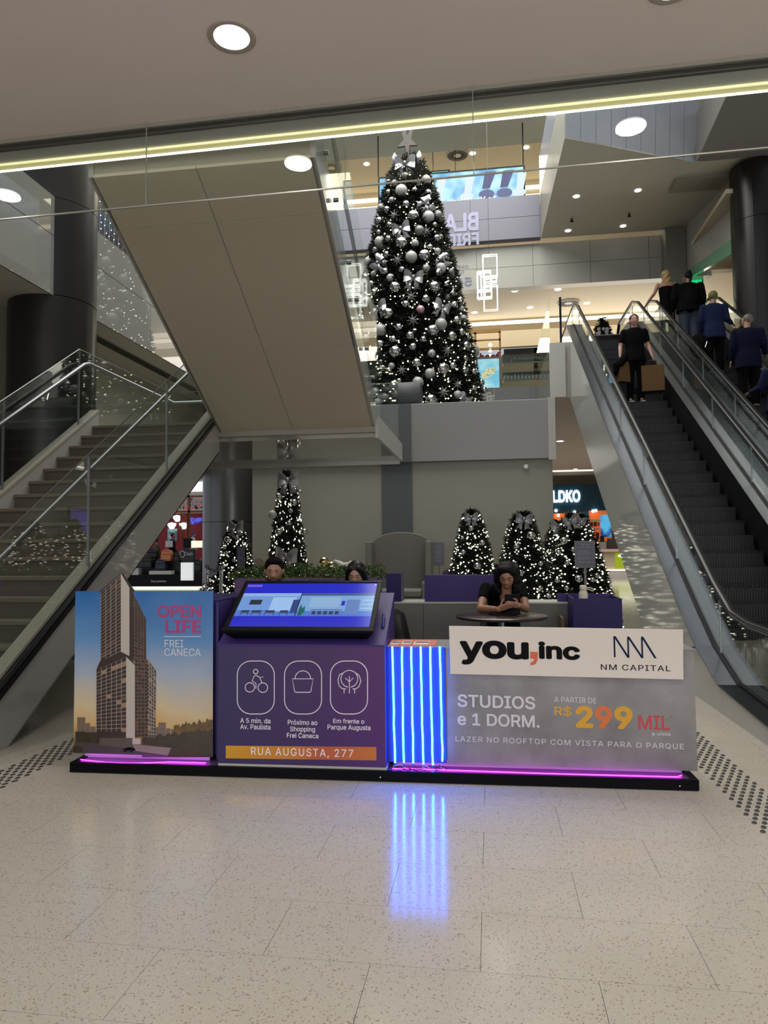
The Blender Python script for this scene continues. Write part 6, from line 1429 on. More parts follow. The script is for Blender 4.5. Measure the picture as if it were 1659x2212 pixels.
for (x, y, m_) in ((559, 1216, 'pinkish'), (966, 1242, 'plum')):
    Y_ = 14.2 if m_ == 'pinkish' else 13.4
    P = aty(x, y, Y_); t = tag(obj('round_sign', MB().tube([P, P+Vector((0, .05, 0))], .085*Y_/13*1.1, 24).tube([(P.x, P.y+.025, 0), (P.x, P.y+.025, P.z)], .015, 6), mat('disc_'+m_, srgb(120, 104, 98) if m_ == 'pinkish' else srgb(70, 44, 84), .6)), 'round %s disc on a thin post in front of the gift box stage' % m_, 'sign')
# ---- armchair
ac = thing('armchair', 'tall grey wing armchair with a rounded back in front of the stage', 'armchair', (-1.72, 13.2, 0))
M_arm = mat('armchair_fabric', srgb(112, 110, 104), .85, var=.04); AY = 13.2
def ax(px, y=1200, Y=AY): return aty(px, y, Y)
pts = []
zl = ax(800, 1175).z; zt = ax(858, 1148).z; xl = ax(797).x; xr = ax(925).x
pts = [(xl, .5)]+[(xl+(xr-xl)*(1-cos(pi*i/16))/2, zl+(zt-zl)*sin(pi*i/16)) for i in range(17)]+[(xr, .5)]
obj('backrest', MB().slab([(x, AY+.45, z) for x, z in pts], (0, .18, 0)), M_arm, ac, bevel=.02)
for (a, b) in ((787, 800), (917, 930)):
    x0, x1 = ax(a).x, ax(b).x; zt_ = ax(790, 1170).z
    obj('wing', MB().hexa([Vector((x0, AY+.05, .55)), Vector((x1, AY+.05, .55)), Vector((x1, AY+.62, .55)), Vector((x0, AY+.62, .55))], [Vector((x0, AY+.12, zt_)), Vector((x1, AY+.12, zt_)), Vector((x1, AY+.62, zt_)), Vector((x0, AY+.62, zt_))]), M_arm, ac, bevel=.02)
for (a, b) in ((783, 797), (913, 930)):
    x0, x1 = ax(a).x, ax(b).x; zt_ = ax(920, 1255, AY-.3).z
    obj('armrest', MB().box(x0, AY-.35, .25, x1, AY+.6, zt_), M_arm, ac, bevel=.05)
zc = ax(860, 1275, AY-.3).z
obj('seat_cushion', MB().box(ax(797).x, AY-.34, zc-.12, ax(913).x, AY+.45, zc), M_arm, ac, bevel=.03); obj('seat_base', MB().box(ax(795).x, AY-.32, .2, ax(915).x, AY+.6, zc-.13), M_arm, ac, bevel=.02)
for sx in (ax(797).x, ax(915).x):
    for y in (AY-.25, AY+.5): obj('leg', MB().cyl(sx, y, 0, .2, .03, 10), M_black, ac)
# ---- sign stands
M_sign = mat('sign_frame_grey', srgb(92, 92, 96), .4, .3); M_paper = mat('sign_sheet', srgb(92, 92, 108), .5)
def sign_stand(x0, y0, x1, y1, Y, label, text=True):
    a = aty(x0, y1, Y); b = aty(x1, y0, Y); t = thing('sign_stand', label, 'sign', ((a.x+b.x)/2, Y, 0))
    obj('frame', MB().box(a.x, Y, a.z, b.x, Y+.02, b.z), M_sign, t, bevel=.004); f_ = .13*(b.x-a.x)*.5
    obj('sheet', MB().box(a.x+f_, Y-.003, a.z+f_, b.x-f_, Y, b.z-f_), M_paper, t)
    c = (a.x+b.x)/2; obj('pole', MB().box(c-.016, Y+.004, .02, c+.016, Y+.02, a.z), M_sign, t); obj('foot', MB().box(c-.18, Y-.15, 0, c+.18, Y+.17, .02), M_sign, t)
    Mx = Matrix.Translation((0, Y-.003, 0)); w__ = (b.x-a.x)*.5-f_; h = b.z-a.z
    M_t = mat('sign_text', srgb(138, 138, 150), .5, var=0)
    text_on('lettering', 'TIRE SUA', M_t, Mx, c-w__*.55, c+w__*.5, b.z-h*.16, b.z-h*.11, t, bold=.02); text_on('lettering', 'FOTO AQUI', M_t, Mx, c-w__*.65, c+w__*.6, b.z-h*.26, b.z-h*.20, t, bold=.02)
    mb = MB(); random.seed(int(x0))
    for i in range(12):
        z = b.z-h*(.36+.04*i); 
        if i not in (5, 9): mb.box(c-w__*.8, Y-.005, z-.002*h/.3, c+w__*random.uniform(.3, .8), Y-.003, z+.002*h/.3)
    obj('text_lines', mb, M_t, t); return t
sign_stand(1242, 1168, 1285, 1227, 10.6, 'tall grey framed photo notice on a pole at the right'); sign_stand(937, 1171, 959, 1222, 13.6, 'small grey framed notice right of the armchair'); sign_stand(511, 1180, 528, 1236, 11.6, 'narrow grey framed notice in front of the slim left tree')
# ---- belt barrier
for (x, y, Y, lab) in ((478, 1224, 12.0, 'right chrome post of the belt barrier by the left tree'), (447, 1220, 12.6, 'left chrome post of the belt barrier by the grey column')):
    P = aty(x, y, Y); t = thing('barrier_post', lab, 'barrier', (P.x, Y, 0))
    obj('post', MB().cyl(P.x, Y, .02, P.z, .032, 16), M_chrome, t, True, angle=40); obj('cap', MB().cyl(P.x, Y, P.z-.07, P.z+.01, .036, 16), M_steel, t, True, angle=40); obj('base', MB().lathe([(0, .0), (.17, 0), (.17, .015), (.04, .035), (0, .035)], 0, 0, 24), M_steel, t, loc=(0, 0, 0))
A = aty(478, 1230, 12.0); B = aty(447, 1226, 12.6)
tag(obj('barrier_belt', MB().slab([A+Vector((0, 0, .02)), A-Vector((0, 0, .03)), (A+B)/2-Vector((0, 0, .07)), B-Vector((0, 0, .03)), B+Vector((0, 0, .02)), (A+B)/2-Vector((0, 0, .02))], (0, .004, 0)), M_black), 'black belt between the two chrome posts', 'belt')
# ================================================================== PEOPLE
def skin(nm, c, r=.5): return mat(nm, srgb(*c), r, var=.05, vs=30)
def capsule(mb, pts, rad, n=14):
    """closed tapered limb with rounded ends; rad entries r or (rx, ry)"""
    pts = [Vector(p) for p in pts]; rad = [r if isinstance(r, tuple) else (r, r) for r in rad]
    d0 = (pts[0]-pts[1]).normalized(); d1 = (pts[-1]-pts[-2]).normalized(); P = []; R = []
    for a in (80, 55, 28): P.append(pts[0]+d0*min(rad[0])*sin(radians(a))); R.append((rad[0][0]*cos(radians(a)), rad[0][1]*cos(radians(a))))
    P += pts; R += rad
    for a in (28, 55, 80): P.append(pts[-1]+d1*min(rad[-1])*sin(radians(a))); R.append((rad[-1][0]*cos(radians(a)), rad[-1][1]*cos(radians(a))))
    mb.tube(P, R, n); return mb
def torso(mb, rings, n=18):
    """rings: (centre, rx, ry) horizontal ellipses"""
    P = []; k = len(rings)
    vs = []; fs = []
    for (c, rx, ry) in rings: c = Vector(c); vs += [c+Vector((rx*cos(2*pi*j/n), ry*sin(2*pi*j/n), 0)) for j in range(n)]
    for i in range(k-1):
        for j in range(n): j2 = (j+1) % n; fs.append((i*n+j, i*n+j2, (i+1)*n+j2, (i+1)*n+j))
    fs += [tuple(range(n-1, -1, -1)), tuple((k-1)*n+j for j in range(n))]; return mb.add(vs, fs)
def fused(nm, mb, m, parent, voxel=.008, smooth=3):
    o = obj(nm, mb, m, parent, True)
    r = o.modifiers.new('remesh', 'REMESH'); r.mode = 'VOXEL'; r.voxel_size = voxel; r.use_smooth_shade = True
    s = o.modifiers.new('smooth', 'SMOOTH'); s.factor = .5; s.iterations = smooth; return o
def head_mesh(M, face_w=.074, jaw=.72, seg=40, ring=32, nose=1.0, lips=1.0):
    """head of height ~.225, centre at the middle of the skull, face towards -y; M places it"""
    mb = MB(); vs = []; fs = []
    g = lambda x, s: math.exp(-(x*x)/(2*s*s))
    for i in range(ring+1):
        ph = -pi/2+pi*i/ring
        for j in range(seg):
            th = 2*pi*j/seg; x = cos(ph)*sin(th); y = -cos(ph)*cos(th); z = sin(ph)
            fr = max(0, -y)
            X = face_w*x; Y = .093*y; Z = .112*z
            if z < 0:   # narrow to jaw and chin
                k = 1-(1-jaw)*min(1, -z*1.15)**1.5; X *= k; Y = Y*(1-.10*(-z)) if y < 0 else Y*(1-.45*(-z)**1.1)
                if y < 0: Y -= .012*g(z+.80, .18)*g(x, .35)
            else: Y = Y*(1+.03*z); X *= 1+.03*z
            if fr > 0:
                zz = Z; xx = X
                Y += .010*fr*g(zz-.008, .012)*(g(xx-.030, .014)+g(xx+.030, .014))        # eye sockets
                Y -= .004*fr*g(zz-.026, .008)*g(xx, .045)                                 # brow
                Y -= nose*fr*(.019*g(zz+.028, .010)*g(xx, .0085)+.010*g(zz+.010, .018)*g(xx, .006)+.007*g(zz+.031, .007)*(g(xx-.012, .006)+g(xx+.012, .006)))
                Y -= lips*fr*(.006*g(zz+.053, .005)+.0065*g(zz+.063, .005))*g(xx, .018); Y += .003*fr*g(zz+.058, .0022)*g(xx, .020)
                Y -= .006*fr*g(zz+.092, .012)*g(xx, .018)
                Y -= .004*fr*g(zz+.030, .022)*(g(xx-.040, .016)+g(xx+.040, .016))          # cheeks
            vs.append(Vector((X, Y, Z)))
    for i in range(ring):
        for j in range(seg): j2 = (j+1) % seg; fs.append((i*seg+j, i*seg+j2, (i+1)*seg+j2, (i+1)*seg+j))
    mb.add([M @ v for v in vs], fs)
    for sx in (-1, 1):   # ears
        mb.tube([M @ Vector((sx*(face_w+.001), .012, -.030)), M @ Vector((sx*(face_w+.006), .012, -.010)), M @ Vector((sx*(face_w+.010), .018, .012)), M @ Vector((sx*(face_w+.004), .016, .026))], [.006, .010, .013, .007], 8)
    return mb
def face_parts(par_, M, skincol, lip, brow=(24, 18, 16), closed=.5, face_w=.074, iris=(40, 26, 20), beard=None):
    E_w = mat('eye_white', srgb(200, 196, 190), .25); E_i = mat('eye_iris', srgb(*iris), .2); ML = mat('lips_%d' % lip[0], srgb(*lip), .4); MBb = mat('brow_%d' % brow[0], srgb(*brow), .7)
    lid = mat('lid_%d' % skincol[0], srgb(*[int(c*.82) for c in skincol]), .5)
    for sx in (-1, 1):
        e = Vector((sx*.030, -.0725, .006)); mb = MB(M); mb.sphere(e, (.0125, .010, .0085), 14, 10); obj('eye', mb, E_w, par_, True)
        mb = MB(M); mb.sphere(e+Vector((0, -.0065, -.002)), (.0052, .0042, .0052), 10, 8); obj('iris', mb, E_i, par_, True)
        mb = MB(M); mb.sphere(e+Vector((0, -.0012, .0105-.0085*closed)), (.0140, .0112, .0085), 14, 8); obj('eyelid', mb, lid, par_, True)
        mb = MB(M); mb.tube([e+Vector((-.013*1, -.0095, -.003-.0045*closed)), e+Vector((0, -.0125, -.0035-.006*closed+.001)), e+Vector((.013, -.0085, -.003-.0045*closed))], .0012, 5); obj('eyelash', mb, MBb, par_)
        mb = MB(M); mb.tube([Vector((sx*.014, -.0895, .026)), Vector((sx*.030, -.086, .031)), Vector((sx*.047, -.073, .026))], [.0022, .0030, .0015], 6); obj('eyebrow', mb, MBb, par_, True)
    mb = MB(M); mb.tube([(-.021, -.083, -.057), (-.010, -.0945, -.0535), (0, -.096, -.0548), (.010, -.0945, -.0535), (.021, -.083, -.057)], [.0012, .0034, .0028, .0034, .0012], 6)
    mb.tube([(-.019, -.084, -.0585), (0, -.0965, -.0628), (.019, -.084, -.0585)], [.0012, .0046, .0012], 6); obj('lips', mb, ML, par_, True)
def hand(mb, wrist, palm_end, side, curls, thumb_pt, r=.0082, spread=.017):
    """palm from wrist to knuckles, four fingers given as point lists relative to the knuckles"""
    wrist = Vector(wrist); palm_end = Vector(palm_end); side = Vector(side).normalized(); d = (palm_end-wrist).normalized()
    for q in (-1.3, -.45, .45, 1.3): capsule(mb, [wrist+side*q*.012, palm_end+side*q*spread], [.015, .0115], 10)
    for i, q in enumerate((-1.5, -.5, .5, 1.5)):
        b = palm_end+side*q*spread*.95; L_ = (.88, 1.0, .95, .75)[i]; P = [b]
        for v in curls: P.append(P[-1]+Vector(v)*L_)
        capsule(mb, P, [r*1.08, r, r*.92, r*.8][:len(P)], 10)
    P = [wrist+d*.02-side*.02]+[Vector(t) for t in thumb_pt]; capsule(mb, P, [.013, .0105, .0095, .008][:len(P)], 10)
S1 = (150, 108, 84)
# ---------------------------------------------------------------- woman with the tablet at the table
W = Vector((.085, 7.0, 0))
wm = thing('person', 'curly haired woman in black reading a tablet at the round table', 'person', (W.x, 7.2, .12))
SK1 = skin('skin_brown', (142, 102, 82)); TZ_ = .888
hc = aty(1095, 1247, 6.83); HM = Matrix.Translation(hc) @ Matrix.Rotation(radians(-6), 4, 'Z') @ Matrix.Rotation(radians(20), 4, 'X')
mb = head_mesh(HM, .073, .70, nose=.9, lips=1.2)
neck = hc+Vector((-.005, .055, -.13))
capsule(mb, [hc+Vector((0, .035, -.05)), neck, neck+Vector((-.005, .03, -.06))], [.050, .050, .062])
sh_z = 1.245; cx = aty(1087, 1270, 7.0).x
torso(mb, [((cx, 7.08, 1.10), .17, .08), ((cx, 7.12, 1.04), .155, .09), ((cx, 7.20, .95), .135, .10), ((cx, 7.24, .80), .14, .11), ((cx, 7.25, .66), .17, .13), ((cx, 7.25, .56), .17, .14)])
shL = Vector((cx-.165, 7.06, 1.105)); shR = Vector((cx+.170, 7.06, 1.105))
eL = aty(1038, 1324, 6.80); eL.z = TZ_+.042; eR = aty(1136, 1323, 6.82); eR.z = TZ_+.042
wL = aty(1076, 1318, 6.60); wR = aty(1121, 1311, 6.64); wL.z = TZ_+.055; wR.z = TZ_+.085
for sh, el, wr in ((shL, eL, wL), (shR, eR, wR)):
    mid = (sh+el)/2+Vector((0, 0, .0)); capsule(mb, [sh, sh.lerp(el, .5), el], [.050, .046, .036]); capsule(mb, [el, el.lerp(wr, .35), wr], [.036, .036, .024])
# hands hold the tablet from below on both sides
tab_c = aty(1101, 1303, 6.60)
hand(mb, wL, wL+Vector((.062, -.015, .022)), (0.15, -.35, .9), [(.030, -.012, .012), (.026, .0, .006), (.018, .006, .002)], [wL+Vector((.03, -.01, .06)), wL+Vector((.045, -.012, .085))])
hand(mb, wR, wR+Vector((-.055, -.020, .010)), (-.15, -.30, .9), [(-.030, -.012, .006), (-.026, .002, .002), (-.016, .008, -.002)], [wR+Vector((-.02, -.012, .055)), wR+Vector((-.045, -.018, .062))])
for sx in (-1, 1):
    hp = Vector((cx+sx*.09, 7.22, .62)); kn = Vector((cx+sx*.13, 6.86, .60)); an = Vector((cx+sx*.12, 6.92, .20)); capsule(mb, [hp, kn], [.085, .06]); capsule(mb, [kn, kn.lerp(an, .35), an], [.055, .056, .035]); capsule(mb, [an, an+Vector((0, -.15, -.045))], [.035, .028])
fused('body', mb, SK1, wm, .0062, 2)
face_parts(wm, HM, (142, 102, 82), (150, 88, 80), closed=.95)
# t-shirt
mb = MB(); torso(mb, [((cx+.003, 7.00, 1.168), .062, .066), ((cx, 7.05, 1.135), .125, .095), ((cx, 7.07, 1.10), .185, .11), ((cx, 7.10, 1.04), .178, .12), ((cx, 7.17, .95), .150, .118), ((cx, 7.23, .82), .155, .125), ((cx, 7.25, .66), .175, .145)])
for sh, el in ((shL, eL), (shR, eR)): capsule(mb, [sh+Vector((0, 0, .002)), sh.lerp(el, .25), sh.lerp(el, .50)], [.060, .058, .054])
M_tee = mat('black_cotton', (.004, .004, .005), .9, spec=.05, var=.2)
fused('t_shirt', mb, M_tee, wm, .010, 3)
mb = MB(); torso(mb, [((cx, 7.25, .70), .175, .145), ((cx, 7.25, .55), .185, .155)])
for sx in (-1, 1):
    hp = Vector((cx+sx*.09, 7.22, .62)); kn = Vector((cx+sx*.13, 6.86, .60)); an = Vector((cx+sx*.12, 6.92, .24)); capsule(mb, [hp, kn], [.095, .07]); capsule(mb, [kn, an], [.066, .05])
fused('trousers', mb, M_tee, wm, .014, 3)
# hair: full curly mass around skull down to the shoulders
mb = MB(); random.seed(21)
M_hair = mat('black_hair', (.004, .0035, .0035), .6, spec=.15, var=.4, vs=60, bump=.5, bs=120)
hl = lambda x, y, z: HM @ Vector((x, y, z))
mb.sphere(hl(0, .030, .040), (.104, .104, .104), 20, 14); mb.sphere(hl(0, -.030, .088), (.070, .050, .042), 16, 10)
for i in range(150):
    a = random.uniform(-pi*.50, pi*1.50); zz = random.uniform(-.14, .10)
    rx = .106-.02*max(0, zz)*5
    x = rx*cos(a); y = .035+.085*sin(a)
    if y < -.055 and zz < .065: continue
    if y < -.02 and zz < .055 and abs(x) < .066: continue
    mb.sphere(hl(x, y, zz), random.uniform(.018, .028), 8, 6)
for i in range(16):
    x = -.075+.150*i/15; mb.sphere(hl(x, -.062+4.5*x*x, .104-9.0*x*x), .017, 8, 6)
for sx, n_ in ((-1, 14), (1, 14)):
    for i in range(n_): mb.sphere(hl(sx*(.094+.012*sin(i*1.7)), .0+.02*cos(i), .06-.019*i), .026, 8, 6)
fused('hair', mb, M_hair, wm, .009, 1)
obj('earring', MB(HM).sphere((-.081, -.002, -.032), .0045, 8, 6), M_chrome, wm, True)
# tablet standing in her hands
tb_ = thing('tablet', 'black tablet held by the woman at the table', 'tablet', tuple(tab_c))
TMx = Matrix.Translation(aty(1107, 1303, 6.665)) @ Matrix.Rotation(radians(-25), 4, 'X')
obj('case', MB(TMx).box(-.068, -.004, -.11, .068, .004, .085), M_kblack, tb_, bevel=.004); obj('display', MB(TMx).box(-.06, .004, -.1, .06, .005, .075), mat('tablet_screen', (.02, .02, .03), .1, emit=(.35, .38, .42), es=.6), tb_)
part_label(obj('top_edge', MB(TMx).box(-.066, -.0035, .0848, .066, .0035, .0862), mat('edge_grey', srgb(80, 80, 84), .3, .5), tb_), 'thin grey top edge')
# ---------------------------------------------------------------- the two heads behind the big screen
def seated(px, py, Y, scale_h, sk, label, yaw, pitch, hair_fn, shirt, face_w=.074, roll=0, lip=(120, 80, 70), closed=.6, jaw=.74, beard=False, nose=1.0):
    hc = aty(px, py, Y); t = thing('person', label, 'person', (hc.x, Y+.1, .12)); HM = Matrix.Translation(hc) @ Matrix.Rotation(radians(yaw), 4, 'Z') @ Matrix.Rotation(radians(pitch), 4, 'X') @ Matrix.Rotation(radians(roll), 4, 'Y')
    SK = skin('skin_%d' % sk[0], sk); mb = head_mesh(HM, face_w, jaw, nose=nose); cx, cy, cz = hc
    capsule(mb, [hc+Vector((0, .03, -.05)), hc+Vector((0, .05, -.13)), hc+Vector((0, .06, -.2))], [.055, .056, .07])
    z = cz-.24; torso(mb, [((cx, cy+.08, z+.04), .10, .07), ((cx, cy+.09, z), .19, .09), ((cx, cy+.1, z-.12), .16, .11), ((cx, cy+.11, z-.3), .14, .11), ((cx, cy+.12, z-.42), .16, .13)])
    arms = []
    for sx in (-1, 1):
        sh = Vector((cx+sx*.185, cy+.08, z-.01)); el = Vector((cx+sx*.23, cy-.02, z-.27)); wr = Vector((cx+sx*.10, cy-.22, z-.26)); arms.append((sh, el))
        capsule(mb, [sh, el], [.05, .038]); capsule(mb, [el, wr], [.037, .026]); hand(mb, wr, wr+Vector((-sx*.04, -.06, -.01)), (1, 0, 0), [(0, -.03, -.004), (0, -.022, -.012), (0, -.012, -.015)], [wr+Vector((-sx*.05, -.03, .01)), wr+Vector((-sx*.06, -.055, .0))])
        hp = Vector((cx+sx*.09, cy+.1, .66)); kn = Vector((cx+sx*.11, cy-.30, .62)); an = Vector((cx+sx*.11, cy-.26, .2)); capsule(mb, [hp, kn], [.09, .06]); capsule(mb, [kn, an], [.055, .036]); capsule(mb, [an, an+Vector((0, -.15, -.04))], [.035, .028])
    torso(mb, [((cx, cy+.12, z-.40), .16, .13), ((cx, cy+.12, .60), .17, .14)])
    fused('body', mb, SK, t, .008, 2); face_parts(t, HM, sk, lip, closed=closed)
    mb = MB(); torso(mb, [((cx, cy+.07, z+.055), .085, .075), ((cx, cy+.09, z+.01), .19, .11), ((cx, cy+.1, z-.12), .18, .13), ((cx, cy+.11, z-.3), .16, .13), ((cx, cy+.12, z-.45), .18, .15)])
    for sh, el in arms: capsule(mb, [sh, sh.lerp(el, .6)], [.062, .056])
    fused('shirt', mb, shirt, t, .012, 3)
    mb = MB(); torso(mb, [((cx, cy+.12, .76), .18, .15), ((cx, cy+.12, .58), .185, .155)])
    for sx in (-1, 1): hp = Vector((cx+sx*.09, cy+.1, .66)); kn = Vector((cx+sx*.11, cy-.30, .62)); an = Vector((cx+sx*.11, cy-.26, .25)); capsule(mb, [hp, kn], [.1, .07]); capsule(mb, [kn, an], [.066, .05])
    fused('trousers', mb, mat('dark_trousers', (.015, .015, .02), .8), t, .014, 3)
    hair_fn(t, HM, SK); return t
def short_hair(t, HM, SK):
    M_ = mat('short_black_hair', (.005, .004, .004), .8, spec=.1, var=.4, vs=80, bump=.5, bs=200); mb = MB()
    mb.sphere(HM @ Vector((0, .030, .050)), (.088, .100, .086), 24, 16); mb.sphere(HM @ Vector((0, -.030, .098)), (.062, .048, .034), 16, 10)
    fused('hair', mb, M_, t, .006, 2)
    mb = MB()
    for i in range(25):
        a = -1.15+2.3*i/24; x = .070*sin(a); y = -.078*cos(a)+.004
        for j in range(4):
            z = -.060-.012*j-.022*cos(a)*(1 if j else .3)
            mb.sphere(HM @ Vector((x*(1-.05*j)*.96, y*(1-.02*j), z if abs(a) > .5 or j else -.082)), .0105, 8, 5)
    for i in range(9): x = -.026+.052*i/8; mb.sphere(HM @ Vector((x, -.0905+abs(x)*.2, -.045-abs(x)*.25)), .0058, 6, 5)
    fused('beard', mb, mat('beard_black', (.012, .010, .009), .8), t, .005, 2)
def long_hair(t, HM, SK):
    M_ = mat('straight_black_hair', (.005, .0045, .005), .45, spec=.25, var=.2); mb = MB()
    mb.sphere(HM @ Vector((0, .022, .034)), (.094, .102, .106), 24, 16)
    for sx in (-1, 1): capsule(mb, [HM @ Vector((sx*.036, -.052, .085)), HM @ Vector((sx*.070, -.030, .055)), HM @ Vector((sx*.082, -.004, 0)), HM @ Vector((sx*.088, .015, -.08)), HM @ Vector((sx*.088, .03, -.19))], [(.022, .022), (.020, .020), (.018, .026), (.020, .034), (.016, .03)])
    capsule(mb, [HM @ Vector((0, .05, 0)), HM @ Vector((0, .07, -.12)), HM @ Vector((0, .08, -.24))], [(.075, .05), (.075, .04), (.065, .03)])
    fused('hair', mb, M_, t, .007, 2)
seated(592, 1235, 6.35, 1, (150, 112, 92), 'bearded man with short black hair behind the slanted screen', 12, 8, short_hair, mat('shirt_dark', (.02, .02, .025), .8), .074, closed=.75, lip=(120, 78, 70), nose=1.15)
seated(769, 1244, 6.5, 1, (156, 122, 106), 'woman with long straight black hair looking down behind the screen', 0, 14, long_hair, mat('shirt_dark', (0, 0, 0)), .070, closed=1.0, jaw=.70, lip=(130, 84, 80))
# ---------------------------------------------------------------- people on the escalators
def standing(foot, h, yaw, label, sk, top, bottom, shoe, hair, arms, pose=None, build=1.0, coat_len=.50, sleeve=1.0, top_off=.0, group=None, bare_shoulder=False, head_yaw=0, face=False, slit=0):
    """standing figure; local frame faces -y; foot = point between the feet, arms = [(elbow, wrist)] offsets in local units of height"""
    t = thing('person', label, 'person', tuple(foot)); LM = Matrix.Translation(foot) @ Matrix.Rotation(yaw, 4, 'Z') @ Matrix.Scale(h, 4); B = build
    def g(x, y, z): return LM @ Vector((x, y, z))
    HM = Matrix.Translation(g(0, -.012, .932)) @ Matrix.Rotation(yaw+head_yaw, 4, 'Z') @ Matrix.Scale(h/1.72, 4)
    SK = skin('skin_%d' % sk[0], sk); mb = head_mesh(HM, .074, .74, 28, 22)
    def cap(m_, pts, rad): capsule(m_, [g(*p) for p in pts], [(r[0]*h, r[1]*h) if isinstance(r, tuple) else r*h for r in rad], 12)
    def tor(m_, rings):
        n = 18; vs = []; fs = []
        for (x, y, z, rx, ry) in rings: vs += [g(x+rx*cos(2*pi*j/n), y+ry*sin(2*pi*j/n), z) for j in range(n)]
        for i in range(len(rings)-1):
            for j in range(n): j2 = (j+1) % n; fs.append((i*n+j, i*n+j2, (i+1)*n+j2, (i+1)*n+j))
        fs += [tuple(range(n-1, -1, -1)), tuple((len(rings)-1)*n+j for j in range(n))]; m_.add(vs, fs)
    cap(mb, [(0, .005, .90), (0, .012, .855), (0, .015, .83)], [.032, .032, .04])
    tor(mb, [(0, .01, .835, .06*B, .04), (0, .01, .81, .115*B, .052), (0, .008, .74, .095*B, .062*B), (0, .006, .62, .080*B, .058*B), (0, .008, .53, .095*B, .066*B), (0, .01, .48, .09*B, .07*B)])
    A = []
    for sx, arm in zip((-1, 1), arms):
        sh = (sx*.108*B, .01, .805); el, wr = arm; cap(mb, [sh, tuple((Vector(sh)+Vector(el))/2), el], [.030*B, .027, .022]); cap(mb, [el, tuple(Vector(el).lerp(Vector(wr), .35)), wr], [.022, .022, .015]); A.append((sh, el, wr))
        d = (Vector(wr)-Vector(el)).normalized(); w3 = g(*wr); pe = g(*(Vector(wr)+d*.038)); dd = (pe-w3).normalized(); sd = Vector((0, 1, 0)) if abs(dd.z) > .6 else Vector((1, 0, 0))
        fw = dd*.028; hand(mb, w3, pe, sd, [tuple(fw), tuple(fw*.6+Vector((0, 0, -.012))), tuple(fw*.3+Vector((0, 0, -.012)))], [w3+dd*.04-sd*.03, w3+dd*.07-sd*.03])
    legs = pose or [((-.055, .0, .48), (-.06, -.01, .27), (-.06, .015, .045)), ((.055, .0, .48), (.06, -.01, .27), (.06, .015, .045))]
    for (hp, kn, an) in legs: cap(mb, [hp, kn], [.052*B, .034]); cap(mb, [kn, tuple(Vector(kn).lerp(Vector(an), .3)), an], [.032, .032, .021]); cap(mb, [an, (an[0], an[1]-.07, an[2]-.028)], [.02, .014])
    fused('body', mb, SK, t, .011 if h > 1 else .01, 2)
    if face: face_parts(t, HM, sk, (120, 76, 70), closed=.4)
    mb = MB()
    z_t = .852-top_off; rr_ = [(0, .012, z_t, .055*B, .045), (0, .01, .825-top_off*.6, .105*B, .060*B), (0, .008, .79-top_off*.3, .125*B, .068*B), (0, .006, .72, .112*B, .076*B), (0, .006, .62, .098*B, .074*B), (0, .008, .53, .112*B, .090*B), (0, .008, coat_len+.02, .118*B, .096*B), (0, .008, coat_len-.01, .119*B, .097*B)]
    if bare_shoulder: rr_ = [(0, .01, .775, .098*B, .062), (0, .008, .72, .104*B, .070*B), (0, .006, .62, .090*B, .068*B), (0, .008, coat_len, .108*B, .082*B)]
    tor(mb, rr_)
    if sleeve > 0:
        for sh, el, wr in A:
            if sleeve >= 1: cap(mb, [sh, el], [.041*B, .034*B]); cap(mb, [el, tuple(Vector(el).lerp(Vector(wr), .92))], [.034*B, .025])
            else: cap(mb, [sh, tuple(Vector(sh).lerp(Vector(el), sleeve))], [.040*B, .036*B])
    fused('top', mb, top, t, .014, 3)
    mb = MB(); tor(mb, [(0, .008, .54, .092*B, .068*B), (0, .008, .50, .100*B, .076*B), (0, .008, .46, .100*B, .076*B)])
    for (hp, kn, an) in legs: cap(mb, [hp, kn], [.058*B, .042*B]); cap(mb, [kn, (an[0], an[1], an[2]+.0)], [.042*B, .033*B])
    fused('trousers', mb, bottom, t, .013, 3)
    for (hp, kn, an) in legs:
        mb = MB(); cap(mb, [(an[0], an[1]+.012, .02), (an[0], an[1]-.06, .016), (an[0], an[1]-.09, .013)], [(.026, .02), (.026, .018), (.022, .013)]); o = fused('shoe', mb, shoe, t, .008, 2)
        mb = MB(); mb.hexa([g(an[0]-.027, an[1]+.035, -.002), g(an[0]+.027, an[1]+.035, -.002), g(an[0]+.024, an[1]-.105, -.002), g(an[0]-.024, an[1]-.105, -.002)], [g(an[0]-.027, an[1]+.035, .009), g(an[0]+.027, an[1]+.035, .009), g(an[0]+.024, an[1]-.105, .009), g(an[0]-.024, an[1]-.105, .009)]); obj('shoe_sole', mb, mat('pale_sole', srgb(190, 186, 178), .6), t)
    hair(t, HM); return t, LM
def H_long(col, n, L_=.30, wav=.02):
    def f(t, HM):
        mb = MB(); mb.sphere(HM @ Vector((0, .018, .034)), (.100, .110, .110), 18, 12); random.seed(3)
        for i in range(n):
            a = pi*(.0+1.0*i/(n-1)); x = .075*cos(a); y = .03+.07*sin(a); P = [HM @ Vector((x+wav*sin(j*1.4+i), y+wav*.5*cos(j*1.7+i), .03-L_*j/6)) for j in range(7)]
            capsule(mb, P, [.022, .024, .024, .024, .022, .018, .012], 8)
        fused('hair', mb, col, t, .010, 1)
    return f
def H_short(col, top=.086):
    def f(t, HM):
        mb = MB(); mb.sphere(HM @ Vector((0, .024, .042)), (.092, .100, top+.012), 18, 12); fused('hair', mb, col, t, .008, 1)
    return f
def H_pony(col):
    def f(t, HM):
        mb = MB(); mb.sphere(HM @ Vector((0, .028, .044)), (.092, .102, .094), 18, 12); capsule(mb, [HM @ Vector((-.03, .08, .02)), HM @ Vector((-.055, .09, -.06)), HM @ Vector((-.075, .06, -.13)), HM @ Vector((-.085, .03, -.17))], [.022, .026, .022, .010], 8); fused('hair', mb, col, t, .008, 1)
    return f
